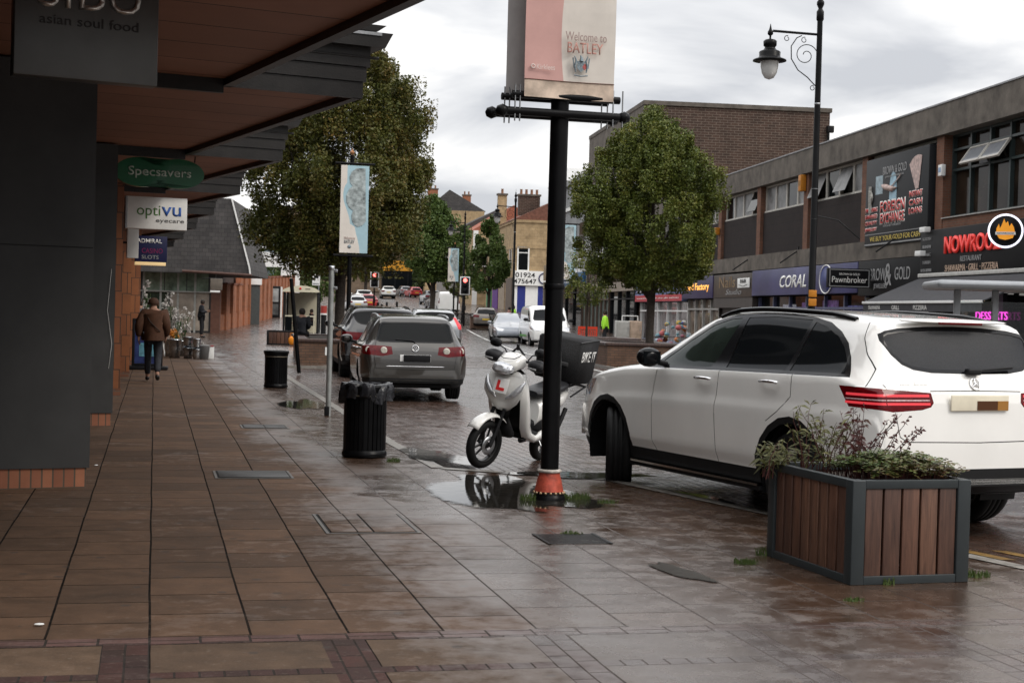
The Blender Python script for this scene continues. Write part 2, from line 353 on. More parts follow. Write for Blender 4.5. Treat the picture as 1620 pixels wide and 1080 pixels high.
# near paving details : narrow brick band and the framed field in the foreground (4 mm sheets)
def sheet(name,pts,z,m): 
    mb=MB(); mb.add([V(p[0],p[1],z) for p in pts],[tuple(range(len(pts)))],False); o=mb.build(name,m,recalc=False)
    return struct(o)
e_al=V(-math.sin(R(13.3)),math.cos(R(13.3)),0); e_ac=V(math.cos(R(13.3)),math.sin(R(13.3)),0)
P0=V(-1.16,6.74,0)
def q(al,ac): v=P0+e_al*al+e_ac*ac; return (v.x,v.y)
sheet('brick_band_paving',[q(0,-6),q(0,4.3),q(.13,4.3),q(.13,-6)],.004,BANDM)
sheet('framed_paving',[q(-7,-6),q(-7,6.4),q(0,4.3),q(0,-6)],.004,FRAMED)
# parking bay of brick pavers and the raised crossings of red pavers
BAYR=li([(-12,18),(9.5,7.2),(13.9,2.6),(18,1.1),(24.5,-.72),(38.5,-3.9)])
strips('parking_bay', yset(KLT,2,38.5,3), lambda y:KL(y)+.02, BAYR, -.045, BAYM)
strips('paver_crossing', [42.5,48,53.5], lambda y:KL(y)+.02, lambda y:KR(y)-.02, -.071, BAYM)
strips('paver_crossing', yset(KLT,99,124,4), lambda y:KL(y)+.02, lambda y:KR(y)-.02, -.069, BAYM)
# kerb stones
KERB=mat('kerb_stone',(.20,.185,.165),.35,var=.3,scale=9,bump=.2)
def kerb(tab,side,name,y0,y1,st=1.0):
    mb=MB(); ys=yset(tab,y0,y1,st); f=li(tab)
    P=[V(f(y),y,gz(y)) for y in ys]
    for a,b in zip(P,P[1:]):
        d=(b-a).normalized(); n=V(d.y,-d.x,0)*side; g=d*.004
        a2,b2=a+g,b-g; vs=[]
        for p in(a2,b2):
            vs += [p-n*.12+V(0,0,.006), p+n*.005+V(0,0,.006), p+n*.012+V(0,0,-.10)]
        mb.add(vs,[(0,1,4,3),(1,2,5,4)],False)
    o=mb.build(name,KERB,recalc=False); struct(o)
kerb(KLT,1,'kerb_left',-2,130); kerb(KRT,-1,'kerb_right',10,130)
# double yellow lines, bay lines
def line(f,y0,y1,w,z,m,name,gaps=0):
    mb=MB(); y=y0; rr=random.Random(3)
    while y<y1:
        st=min(.5,y1-y)
        if rr.random()>=gaps: mb.quad(V(f(y),y,gz(y)+z),V(f(y)+w,y,gz(y)+z),V(f(y+st),y+st,gz(y)+z) if 0 else V(f(y+st)+w,y+st,gz(y+st)+z),V(f(y+st),y+st,gz(y+st)+z))
        y+=st
    struct(mb.build(name,m,recalc=False))
line(lambda y:KL(y)+.28,3,10.6,.11,-.040,YEL,'yellow_line',.62); line(lambda y:KL(y)+.55,3,10.4,.11,-.040,YEL,'yellow_line',.62)
RL=li([(10,6.3),(42.6,2.45),(64,-.03),(80,-1.4),(110,-4.0),(140,-7)])
line(RL,26,98,.12,-.065,WLINE,'bay_line',.04)
line(lambda y:-.2-.24*(y-22),20.6,21.6,1.4,-.041,WLINE,'bay_line',.55)
# puddles : still water on the pavement (thin sheets)
WATER=mat('rain_water',(.02,.018,.015),.015,var=0,spec=.75,bump=.035,bscale=9)
def _water():
    t=WATER.node_tree; b=t.nodes['Principled BSDF']; a=nd(t,'ShaderNodeAttribute',attribute_name='depth'); n=nd(t,'ShaderNodeTexNoise',i_Scale=7.0,i_Detail=6.0,i_Roughness=.65)
    g_=nd(t,'ShaderNodeNewGeometry'); t.links.new(g_.outputs['Position'],n.inputs['Vector'])
    m1=nd(t,'ShaderNodeMath',operation='ADD'); t.links.new(a.outputs['Fac'],m1.inputs[0]); t.links.new(n.outputs[0],m1.inputs[1])
    m2=nd(t,'ShaderNodeMapRange',n_1=.72,n_2=.98,n_3=0.,n_4=.93); t.links.new(m1.outputs[0],m2.inputs[0]); t.links.new(m2.outputs[0],b.inputs['Alpha'])
_water()
def puddle(cx,cy,rx,ry,seed,ang=0,n=60,rag=.28,z=.007):
    r_=random.Random(seed); ph=[r_.uniform(0,6.28) for _ in range(7)]; pts=[]
    for k in range(n):
        t=2*math.pi*k/n; s=1+sum(rag/(j+1.5)*math.sin((j+2)*t+ph[j]) for j in range(7))
        x,y=rx*s*math.cos(t),ry*s*math.sin(t); pts.append((cx+x*math.cos(ang)-y*math.sin(ang), cy+x*math.sin(ang)+y*math.cos(ang)))
    mid_=[(cx+(px-cx)*.72,cy+(py-cy)*.72) for px,py in pts]
    mb=MB(); mb.add([V(px,py,z) for px,py in pts+mid_]+[V(cx,cy,z)],[(i,(i+1)%n,n+(i+1)%n,n+i) for i in range(n)]+[(n+i,n+(i+1)%n,2*n) for i in range(n)],False)
    o=mb.build('puddle',WATER,recalc=False); at_=o.data.attributes.new('depth','FLOAT','POINT'); at_.data.foreach_set('value',[0.]*n+[1.]*(n+1)); return struct(o)
def pudpx(px,py,rx,ry,seed,ang=.2,z=.007): g=gnd(px,py); puddle(g.x,g.y,rx,ry,seed,ang,z=z)
pudpx(800,779,.56,1.55,3,.22); pudpx(920,752,.6,.35,8,0,z=.008); pudpx(690,722,.30,.9,11,.3,z=.009); pudpx(1075,905,.10,.35,12,.3); pudpx(1090,782,.35,.5,14,.5,z=-.038); pudpx(1150,812,.3,.3,17,.5,z=-.038); pudpx(480,640,.35,1.3,21,.25)
# iron covers, gully gratings
IRON=brickmat('cast_iron_cover',(.05,.047,.043),(.035,.033,.031),(.012,.012,.012),.04,.03,axes='xy',ms=.006,rough=.4)
DARKGAP=mat('dark_gap',(.008,.008,.008),.8,var=0)
def cover(px,py,w,l,label,rz=R(13.3),m=IRON,split=0,frm=True):
    g=gnd(px,py); t=thing('access_cover',label,'cover',(g.x,g.y,0.004),rz)
    mb=MB().box(-w/2-.03,w/2+.03,-l/2-.03,l/2+.03,-.003,.002); 
    mb.build('frame',mat('cover_frame',(.09,.08,.07),.4,var=.3),t)
    n=max(1,split)
    for i in range(n):
        a=-w/2+w*i/n+.006; b=-w/2+w*(i+1)/n-.006
        MB().rbox(a,b,-l/2+.008,l/2-.008,-.002,.008,.003).build('lid',m,t)
    if frm: MB().box(-w/2-.008,w/2+.008,-l/2-.008,l/2+.008,.0021,.0026).build('gap',DARKGAP,t)
cover(400,751,.62,.55,'rectangular iron chequered cover in the dry paving nearest the grey pillar')
cover(418,675,.52,.52,'smaller iron cover in the wet paving, farther from the camera than the chequered one',split=2)
cover(577,828,.58,.9,'paving filled inspection cover with four slabs in front of the near litter bin',m=SLAB,split=2)
g=gnd(905,853); t=thing('gully_grating','iron gully grating half under water at the foot of the banner post','grating',(g.x,g.y,.0045),R(13.3))
mb=MB()
for k in range(9): mb.box(-.2,.2,-.2+k*.048,-.178+k*.048,0,.003)
mb.box(-.22,-.2,-.22,.24,0,.004).box(.2,.22,-.22,.24,0,.004).build('bars',BLACK,t)
# ================================================================ LEFT ARCADE  (stepped shop units under deep boarded canopies)
SOFF=brickmat('soffit_boards',(.33,.155,.10),(.285,.135,.088),(.03,.015,.01),60.,.74,axes='xy',ms=.010,var=.10,rough=.6,bump=.6)
DGREY=mat('dark_grey_panel',(.038,.038,.038),.5,var=.32,scale=1.1,bump=.08,bscale=5); FASC=mat('dark_fascia',(.017,.015,.014),.4,var=.35,scale=5,bump=.1)
ROOFD=mat('dark_roof_cladding',(.030,.025,.023),.5,var=.4,scale=3,bump=.2,bscale=10)
E1=V(-math.sin(R(26)),math.cos(R(26)),0); E2=V(math.cos(R(26)),math.sin(R(26)),0)
B1=V(.17,7.5,0); STEP=V(-1.62,6.0,0); UL=6.1
PO={1:1.12,2:.90,3:.75,4:.50,5:.17}
def unit(k,label,pier):
    po=PO.get(k,1.2)
    o=B1+STEP*(k-1)
    t=thing('shop_unit',label,'shop',(o.x,o.y,gz(o.y)),R(26),'stepped shop units of the arcade')
    # local: x = outward(E2) , y = along (E1)   -> matrix rotation 26deg maps x->E2,y->E1
    last = k==10
    MB().box(-6,0,.0,UL,3.42,3.46).build('soffit',SOFF,t)
    f=MB()
    f.box(-.03,.05,-.05,UL+.02,3.36,3.62)                       # front edge board
    f.box(-.02,.07,-.05,UL+.02,3.625,3.80)
    for a,b,c,d in((-5.9,.05,3.36,3.50),(-5.9,.075,3.505,3.63),(-5.9,.10,3.635,3.80)):
        f.box(a,b,-.06-(d-3.5)*.12,-.012,c,d)                    # end boards facing the camera
    f.box(-6,-.03,UL-.06,UL,3.30,3.415)
    f.build('fascia',FASC,t)
    g=MB(); g.tube([(-6,-.09,3.72),(.18,-.09,3.72)],.014,6); g.prism([(-6,3.80),(.20,3.80),(.27,3.93),(-6,3.93)],-.2,UL+.1,'xz')
    g.prism([(-6.0,3.935),(.12,3.935),(.20,3.99),(-6,3.99)],-.22,UL+.05,'xz')
    g.build('gutter',FASC,t)
    MB().box(-6,.16,-.212,-.202,3.90,3.928).build('gutter_trim',STEEL,t)
    r=MB(); r.prism([(.11,3.99),(-2.55,8.2),(-6,8.2),(-6,3.99)],-.05,UL+.02,'xz'); r.build('roof',SLATE if last else ROOFD,t)
    # end pier facing the camera at the far end of the unit
    if pier=='panel':
        p=MB().box(-3.6,-po,UL-.28,UL-.01,.16,3.40); p.build('pier',DGREY,t)
        if k==1: MB().box(-2.40,-2.394,UL-.284,UL-.279,.16,3.4).box(-3.58,-po-.01,UL-.284,UL-.279,1.93,1.936).build('panel_joint',DARKGAP,t)
        if k==2: MB().tube([(-po-.05,UL-.29,1.9),(-po-.09,UL-.30,1.4),(-po-.03,UL-.30,1.0),(-po-.06,UL-.29,.7)],.0022,5).build('loose_cable',PAPER,t)
        MB().box(-3.58,-po-.02,UL-.265,UL-.02,0,.158).build('brick_base',brickmat('base_brick',(.36,.15,.085),(.25,.10,.06),(.10,.08,.06),.085,.30,axes='xz',ms=.007),t)
    else:
        MB().box(-3.6,-po,UL-.30,UL-.01,0.12,3.40).build('pier',TILE,t)
        MB().box(-3.62,-po+.01,UL-.31,UL,0,.118).build('plinth',PIERBRICK,t)
    # shop front along the unit : sill, glass, mullions
    MB().box(-2.95,-2.80,0,UL-.31,0,.45).build('stall_riser',PIERBRICK if pier!='panel' else DGREY,t)
    MB().box(-2.90,-2.87,0.02,UL-.32,.455,2.7).build('shop_window',GLASS,t)
    m=MB()
    for j in range(5): m.box(-2.94,-2.84,j*1.42+.02,j*1.42+.09,.452,2.7)
    m.box(-2.94,-2.84,0,UL-.31,2.703,3.40); m.build('window_frame',FASC,t)
    return t
arc=['dark nearest shop unit of the arcade whose grey pier stands left of frame','shop unit with grey clad pier behind the green oval sign','shop unit with terracotta tiled pier by the white rectangular sign','shop unit just past the white optician sign, tiled pier','shop unit with tiled pier by the navy slots sign','sixth stepped canopy bay from the camera','seventh stepped canopy bay from the camera','eighth stepped canopy bay from the camera','ninth stepped canopy bay from the camera','last canopy bay of the arcade with the steep slate gable']
for k in range(1,11): unit(k,arc[k-1],'panel' if k<3 else 'tile')
# ================================================================ VEHICLES
def pchip(x,xp,fp):
    xp=np.array(xp,float); fp=np.array(fp,float); h=np.diff(xp); d=np.diff(fp)/h; m=np.zeros(len(xp))
    for i in range(1,len(xp)-1):
        if d[i-1]*d[i]>0:
            w1=2*h[i]+h[i-1]; w2=h[i]+2*h[i-1]; m[i]=(w1+w2)/(w1/d[i-1]+w2/d[i])
    m[0]=d[0]; m[-1]=d[-1]
    x=np.clip(np.atleast_1d(x),xp[0],xp[-1]); i=np.clip(np.searchsorted(xp,x)-1,0,len(xp)-2); t=(x-xp[i])/h[i]
    return (2*t**3-3*t**2+1)*fp[i]+(t**3-2*t**2+t)*h[i]*m[i]+(-2*t**3+3*t**2)*fp[i+1]+(t**3-t**2)*h[i]*m[i+1]
def paint(name,col,metal=0.,rough=.28,dirt=.12):
    return mat('paint_'+name,col,rough,metal,var=dirt,scale=2.2,coat=1.,spec=.5)
SEAM=mat('panel_gap',(.01,.01,.01),.7,var=0); CLAD=mat('black_cladding',(.009,.009,.0095),.55,var=.2,scale=12,spec=.2); GLOSSB=mat('gloss_black',(.006,.006,.007),.15,var=0,spec=.2)
SEETHRU=mat('grey_green_glass',(.018,.026,.021),.05,var=.6,scale=1.6,spec=.15)
REARGL=mat('wet_rear_glass',(.018,.019,.022),.16,var=.4,scale=120,spec=.10,bump=.15,bscale=260)
def wheel(parent,x,y,r,wd,steer=0,rimcol=STEEL,side=1,spokes=5,n=36,name='wheel'):
    w_=bpy.data.objects.new(name,None); sc.collection.objects.link(w_); w_.parent=parent; w_.location=(x,y,r); w_.rotation_euler=(0,0,steer)
    t=MB(); hw=wd/2; rr=r*.66
    t.lathe([(rr,-hw*.8),(rr+.02,-hw),(r*.90,-hw*1.02),(r*.975,-hw*.9),(r,-hw*.66),(r,-hw*.36),(r-.012,-hw*.34),(r-.012,-hw*.26),(r,-hw*.24),(r,hw*-.03),(r-.012,-.002),(r-.012,.012),(r,hw*.14),(r,hw*.4),(r-.012,hw*.42),(r-.012,hw*.5),(r,hw*.52),(r,hw*.66),(r*.975,hw*.9),(r*.90,hw*1.02),(rr+.02,hw),(rr,hw*.8)],n,axis='y')
    t.build('tyre',RUBBER,w_)
    m=MB(); m.lathe([(rr+.004,-hw*.8),(rr+.004,hw*.82),(rr-.018,hw*.86),(rr-.03,hw*.6),(rr-.04,-hw*.5)],n,axis='y')
    m.lathe([(0.001,side*hw*.72),(.07,side*hw*.74),(.085,side*hw*.55),(.085,0),(0.001,0)],16,axis='y')
    for k in range(spokes):
        a=2*math.pi*k/spokes
        for da in(-.13,.13):
            M=Matrix.Rotation(a+da,4,'Y'); m.obox((rr*.52,side*hw*.60,0),(rr*.98,.035,.045),M)
    m.build('rim',rimcol,w_)
    MB().lathe([(0.001,side*-hw*.3),(rr*.8,side*-hw*.3),(rr*.8,side*-hw*.2),(0.001,side*-hw*.2)],20,axis='y').build('brake_disc',mat('brake_disc',(.12,.11,.10),.5,.6),w_)
    return w_
def inpoly(x,y,P):
    c=False; j=len(P)-1
    for i in range(len(P)):
        if (P[i][1]>y)!=(P[j][1]>y) and x<(P[j][0]-P[i][0])*(y-P[i][1])/(P[j][1]-P[i][1])+P[i][0]: c=not c
        j=i
    return c
def circ(cx,cz,r,n=18,z0=None):
    return [(cx+r*math.cos(2*math.pi*k/n),cz+r*math.sin(2*math.pi*k/n)) for k in range(n)]
def body_mesh(S,nv=26):
    ks=np.array(S['top']); xk,zk=ks[:,0],ks[:,1]
    xs=np.linspace(xk[0],xk[-1],900); zs=pchip(xs,xk,zk); ln=np.concatenate([[0],np.cumsum(np.hypot(np.diff(xs),np.diff(zs)))])
    nst=S.get('nst',84); X=np.interp(np.linspace(0,ln[-1],nst),ln,xs)
    W=S['w']/2; xr,xf=xk[0],xk[-1]; rows=[]
    for x in X:
        zt=float(pchip(x,xk,zk)[0]); zb=float(np.interp(x,*zip(*S['bot']))); zbelt=min(float(np.interp(x,*zip(*S['belt']))),zt-.035)
        pr=S.get('prr',.11); pf=S.get('pfr',.20); lr=S.get('lrr',.42); lf=S.get('lfr',.95)
        k=1-pr*max(0,1-(x-xr)/lr)**2.6-pf*max(0,1-(xf-x)/lf)**2.4
        w=W*k; g=min(1,max(0,(zt-zbelt)/.42)); wt=w*(.86*(1-g)+S['roofw']*g); 
        cr=S.get('crown',.075)*min(1,g+.3)
        zb=min(zb,zbelt-.06)
        H=zbelt-zb
        py=[0,w*.80,w*.945,w*.966,w*.992,w*.999,w,w*.983,w*.974,w*.962,w*.94,wt*1.0,wt*.93,wt*.62,0]
        pz=[zb,zb,zb+.05,zb+H*.20,zb+H*.28,zb+H*.50,zb+H*.69,zb+H*.75,zb+H*.87,zbelt-.012,zbelt+.004,zt-cr-.004,zt-cr*.42,zt-cr*.08,zt]
        if g<.25: py[11]=w*.90; py[12]=w*.80; pz[11]=zbelt+(zt-zbelt)*.35; pz[12]=zbelt+(zt-zbelt)*.62; pz[13]=zt-.25*(zt-zbelt); py[13]=w*.5
        u=np.array([0,1,1.6,2.6,3.2,4.4,5.6,6.1,6.9,7.5,7.8,10.6,11.4,12.6,14.]); uu=np.linspace(0,14,nv*2)
        rows.append((x,np.interp(uu,u,py)*.35+pchip(uu,u,py)*.65,pchip(uu,u,pz)))
    bm=bmesh.new(); G=[]
    for x,py,pz in rows:
        n=len(py); half=[bm.verts.new((x,py[i],pz[i])) for i in range(n)]
        oth=[half[0]]+[bm.verts.new((x,-py[i],pz[i])) for i in range(1,n-1)]+[half[-1]]
        G.append((half,oth))
    for (a,b),(c,d) in zip(G,G[1:]):
        for i in range(len(a)-1):
            bm.faces.new((a[i],a[i+1],c[i+1],c[i])); bm.faces.new((b[i+1],b[i],d[i],d[i+1]))
    for gi,(a,b) in ((0,G[0]),(1,G[-1])):
        for i in range(len(a)-1):
            if i==0: vs=[a[0],a[1],b[1]]
            elif i==len(a)-2: vs=[a[i],a[i+1],b[i]]
            else: vs=[a[i],a[i+1],b[i+1],b[i]]
            bm.faces.new(vs)
    bmesh.ops.recalc_face_normals(bm,faces=bm.faces[:]); return bm
def cutline(bm,a,b,axis,sel,pad=.02):
    """bisect the faces selected by sel near segment a-b; axis 'y' side view (x,z), 'x' rear view (y,z)"""
    lo=(min(a[0],b[0])-pad,min(a[1],b[1])-pad); hi=(max(a[0],b[0])+pad,max(a[1],b[1])+pad)
    fs=[]
    for f in bm.faces:
        if not sel(f): continue
        us=[(v.co.x if axis=='y' else v.co.y) for v in f.verts]; zs=[v.co.z for v in f.verts]
        if max(us)<lo[0] or min(us)>hi[0] or max(zs)<lo[1] or min(zs)>hi[1]: continue
        fs.append(f)
    if not fs: return
    d=(b[0]-a[0],b[1]-a[1]); l=math.hypot(*d)
    if l<1e-6: return
    if axis=='y': co=(a[0],0,a[1]); no=(-d[1]/l,0,d[0]/l)
    else: co=(0,a[0],a[1]); no=(0,-d[1]/l,d[0]/l)
    geom=list({e for f in fs for e in f.edges}|{v for f in fs for v in f.verts})+fs
    bmesh.ops.bisect_plane(bm,geom=geom,dist=1e-5,plane_co=co,plane_no=no)
def cutpoly(bm,P,axis,sel):
    for i in range(len(P)): cutline(bm,P[i],P[(i+1)%len(P)],axis,sel)
def shrink(P,k):
    cx=sum(p[0] for p in P)/len(P); cz=sum(p[1] for p in P)/len(P); out=[]
    n=len(P)
    # inward offset
    A=sum(P[i][0]*P[(i+1)%n][1]-P[(i+1)%n][0]*P[i][1] for i in range(n)); s=1 if A>0 else -1
    for i in range(n):
        a,b,c=V(*P[i-1],0),V(*P[i],0),V(*P[(i+1)%n],0); d1=(b-a).normalized(); d2=(c-b).normalized()
        n1=V(-d1.y,d1.x,0)*s; n2=V(-d2.y,d2.x,0)*s; m_=(n1+n2).normalized(); den=max(.4,m_.dot(n1)); p=b+m_*(k/den); out.append((p.x,p.y))
    return out
def build_car(S,label,loc,yaw,name='parked_car',cat='car',group=None,detail=2):
    """S: profile spec; local x forward (0 = rear axle), y left, z up"""
    t=thing(name,label,cat,loc,math.pi/2+yaw,group)
    bm=body_mesh(S); side=lambda f: abs(f.normal.y)>.35; rear=lambda f: f.normal.x<-.12 and f.calc_center_median().x<S['rearx']
    tagl=bm.faces.layers.int.new('part')
    names=['body']; mats=[S['paint']]
    rules=[]
    def reg(nm,m): names.append(nm); mats.append(m); return len(names)-1
    clad_i=reg('sill',CLAD); 
    # lower cladding band
    zc=S.get('cladz'); 
    if zc:
        a=(S['top'][0][0]-.1,zc); b=(S['top'][-1][0]+.1,zc); cutline(bm,a,b,'y',lambda f:True)
        rules.append(lambda c,n,i=clad_i: i if c.z<zc else None)
    rb=S.get('rearblack')
    if rb: cutline(bm,(-1.2,rb),(1.2,rb),'x',rear); rules.append(lambda c,n,i=clad_i: i if c.z<rb and c.x<S['rearx']+.25 and n.x<-.1 else None)
    R_=S['wr']; wb=S['wb']; holes=[]
    arch_i=reg('wheel_arch',CLAD)
    for cx in(0,wb):
        ro=S.get('archo',0); rh=R_+S.get('archgap',.045)
        if ro: P=circ(cx,R_,rh+ro,20); cutpoly(bm,P,'y',side); rules.append(lambda c,n,P=P,i=arch_i: i if abs(n.y)>.3 and inpoly(c.x,c.z,P) else None)
        P=circ(cx,R_,rh,20); P=[(x,z) for x,z in P]; cutpoly(bm,P,'y',side); holes.append((cx,rh))
    # side glass
    win=[]
    if S.get('dlo'):
        D_=S['dlo']; ti=reg('window_trim',GLOSSB); win.append(ti); cutpoly(bm,D_,'y',side)
        rules.insert(0,lambda c,n,P=D_,i=ti: i if abs(n.y)>.3 and inpoly(c.x,c.z,P) else None)
    for j,(P,mt) in enumerate(S['sidewin']):
        if S.get('dlo'):
            gi=reg('side_window',mt); cutpoly(bm,P,'y',side)
            rules.insert(0,lambda c,n,Q=P,i=gi: i if abs(n.y)>.3 and inpoly(c.x,c.z,Q) else None); continue
        ti=reg('window_trim',GLOSSB) if j==0 else win[0]
        if j==0: win.append(ti)
        gi=reg('side_window',mt); cutpoly(bm,P,'y',side); Q=shrink(P,S.get('trim',.022)); cutpoly(bm,Q,'y',side)
        rules.insert(0,lambda c,n,P=P,i=win[0]: i if abs(n.y)>.3 and inpoly(c.x,c.z,P) else None)
        rules.insert(0,lambda c,n,Q=Q,i=gi: i if abs(n.y)>.3 and inpoly(c.x,c.z,Q) else None)
    # seams on the side
    si=reg('panel_gap',SEAM)
    if detail>1:
        for seg in S.get('seams',[]):
            for a,b in zip(seg,seg[1:]):
                d=V(b[0]-a[0],b[1]-a[1],0).normalized(); nn=V(-d.y,d.x,0)*.0035; 
                Pq=[(a[0]+nn.x,a[1]+nn.y),(b[0]+nn.x,b[1]+nn.y),(b[0]-nn.x,b[1]-nn.y),(a[0]-nn.x,a[1]-nn.y)]
                cutline(bm,Pq[0],Pq[1],'y',side,0); cutline(bm,Pq[2],Pq[3],'y',side,0)
                rules.insert(0,lambda c,n,Pq=Pq,i=si: i if abs(n.y)>.3 and inpoly(c.x,c.z,Pq) else None)
        for seg in S.get('rseams',[]):
            for sg in(1,-1):
                for a,b in zip(seg,seg[1:]):
                    a_,b_=(a[0]*sg,a[1]),(b[0]*sg,b[1]); d=V(b_[0]-a_[0],b_[1]-a_[1],0).normalized(); nn=V(-d.y,d.x,0)*.0035
                    Pq=[(a_[0]+nn.x,a_[1]+nn.y),(b_[0]+nn.x,b_[1]+nn.y),(b_[0]-nn.x,b_[1]-nn.y),(a_[0]-nn.x,a_[1]-nn.y)]
                    cutline(bm,Pq[0],Pq[1],'x',rear,0); cutline(bm,Pq[2],Pq[3],'x',rear,0)
                    rules.insert(0,lambda c,n,Pq=Pq,i=si: i if n.x<-.12 and c.x<S['rearx'] and inpoly(c.y,c.z,Pq) else None)
    # rear glass (rear view polygon)
    P=S.get('rearwin')
    if P:
        P=[(y,z) for y,z in P]+[(-y,z) for y,z in P[::-1]]
        gi=reg('rear_window',S.get('rearglass',REARGL)); ti=reg('rear_window_surround',GLOSSB)
        cutpoly(bm,P,'x',rear); Q=shrink(P,.028); cutpoly(bm,Q,'x',rear)
        rules.insert(0,lambda c,n,P=P,i=ti: i if n.x<-.12 and c.x<S['rearx'] and inpoly(c.y,c.z,P) else None)
        rules.insert(0,lambda c,n,Q=Q,i=gi: i if n.x<-.12 and c.x<S['rearx'] and inpoly(c.y,c.z,Q) else None)
    # windscreen
    P=S.get('frontwin')
    if P:
        P=[(y,z) for y,z in P]+[(-y,z) for y,z in P[::-1]]; fr=lambda f: f.normal.x>.15 and f.calc_center_median().x>S['frontx']
        gi=reg('windscreen',S.get('frontglass',GLASS)); cutpoly(bm,P,'x',fr)
        rules.insert(0,lambda c,n,P=P,i=gi: i if n.x>.12 and c.x>S['frontx'] and inpoly(c.y,c.z,P) else None)
    # lamps
    for nm,(xr_,P,mt,fb) in S.get('lamps',{}).items():
        for sg in(1,-1):
            li_=reg(nm,mt); PP=[(y*sg,z) for y,z in P]
            near=(lambda f:f.calc_center_median().x<xr_+.3) if fb<0 else (lambda f:f.calc_center_median().x>xr_-.3)
            cutpoly(bm,PP,'x',lambda f:near(f) and (abs(f.normal.x)>.1 or abs(f.calc_center_median().y)>.5))
            bmx=[f for f in bm.faces if near(f)]; g=list({e for f in bmx for e in f.edges}|{v for f in bmx for v in f.verts})+bmx
            bmesh.ops.bisect_plane(bm,geom=g,dist=1e-5,plane_co=(xr_,0,P[0][1]),plane_no=(1,0,S.get('lampslant',0)*fb))
            def rule(c,n,PP=PP,i=li_,xr_=xr_,fb=fb,z0=P[0][1],sl=S.get('lampslant',0)):
                xx=xr_-(c.z-z0)*sl*fb
                return i if ((c.x<xx) if fb<0 else (c.x>xx)) and inpoly(c.y,c.z,PP) else None
            rules.insert(0,rule)
            for (z0_,z1_,mt2,ymin) in S.get('lampbars',[]) if fb<0 else []:
                bi=reg('lit_bar',mt2); 
                for zz in(z0_,z1_): cutline(bm,(-1.1,zz),(1.1,zz),'x',lambda f:f.calc_center_median().x<xr_+.05)
                rules.insert(0,lambda c,n,PP=shrink(PP,.018),i=bi,z0_=z0_,z1_=z1_,sg=sg,xr_=xr_: i if c.x<xr_-.06 and z0_<c.z<z1_ and inpoly(c.y,c.z,PP) and abs(abs(c.y)-.80)>.004 else None)
    # classify
    bm.normal_update(); dele=[]
    for f in bm.faces:
        c=f.calc_center_median(); n=f.normal
        if any((c.x-cx)**2+(c.z-R_)**2<rh*rh for cx,rh in holes) and abs(c.y)>.45: dele.append(f); continue
        v=0
        for r_ in rules:
            q_=r_(c,n)
            if q_ is not None: v=q_; break
        f[tagl]=v
    bmesh.ops.delete(bm,geom=dele,context='FACES')
    made={}
    groups={}
    for f in bm.faces: 
        k=f[tagl]
        if names[k]=='wheel_arch': k=(k,f.calc_center_median().y>0,f.calc_center_median().x>wb/2)
        elif names[k] in('side_window','headlight','taillight','lit_bar','window_trim','reflector','sill'): k=(k,f.calc_center_median().y>0)
        groups.setdefault(k,[]).append(f)
    custom={}
    for k,fs in groups.items():
        ki=k[0] if isinstance(k,tuple) else k
        vm={}; vs=[]; fl=[]
        off=-.004 if names[ki] in('side_window','rear_window','windscreen') else (-.004 if names[ki]=='panel_gap' else 0)
        for f in fs:
            ids=[]
            for v in f.verts:
                if v.index not in vm or vm.get(v.index) is None: vm[v.index]=len(vs); vs.append(v.co+v.normal*off)
                ids.append(vm[v.index])
            fl.append(ids)
        mb=MB(); mb.add(vs,fl,True); par=t
        o=mb.build(names[ki],mats[ki],par,recalc=False); made.setdefault(names[ki],[]).append(o)
    bm.free()
    # lit bars under their lamps
    for lb in made.get('lit_bar',[]):
        yb=sum(v.co.y for v in lb.data.vertices)
        for lm in made.get('taillight',[]):
            if sum(v.co.y for v in lm.data.vertices)*yb>0: lb.parent=lm
    # underside, liners
    MB().box(S['top'][0][0]+.25,S['top'][-1][0]-.35,-S['w']/2+.28,S['w']/2-.28,S['bot'][1][1]-.02,.62).build('underbody',CLAD,t)
    for cx,rh in holes:
        P=[(cx+rh*1.0*math.cos(a),R_+rh*math.sin(a)) for a in np.linspace(-.35,math.pi+.35,16)]
        for sg in(1,-1):
            l=MB(); yo=S['w']/2-.06; vs=[]
            for x,z in P: vs+= [V(x,sg*yo,z),V(x,sg*(yo-.34),z)]
            l.add(vs,[(2*i,2*i+1,2*i+3,2*i+2) for i in range(len(P)-1)],True)
            l.build('arch_liner',CLAD,t,recalc=False)
    st=S.get('steer',0)
    for cx in(0,wb):
        for sg in(1,-1):
            wheel(t,cx,sg*(S['w']/2-S.get('wd',.225)/2-S.get('winset',.035)),R_,S.get('wd',.225),st if cx else 0,S.get('rim',STEEL),sg,S.get('spokes',5))
    # mirrors
    mx_,mz_=S['mirror']
    for sg in(1,-1):
        yb=S['w']/2*.95
        o=MB().obox((mx_,sg*(yb+.15),mz_),(.17,.27,.20)); o=subsurf(o,'mirror',S.get('mirrormat',S['paint']),t)
        MB().obox((mx_-.055,sg*(yb+.15),mz_),(.012,.16,.10)).build('mirror_glass',GLASS,o)
        MB().tube([(mx_+.02,sg*(yb-.04),mz_-.06),(mx_+.01,sg*(yb+.1),mz_-.03)],.025,8).build('mirror_arm',BLACKP,o)
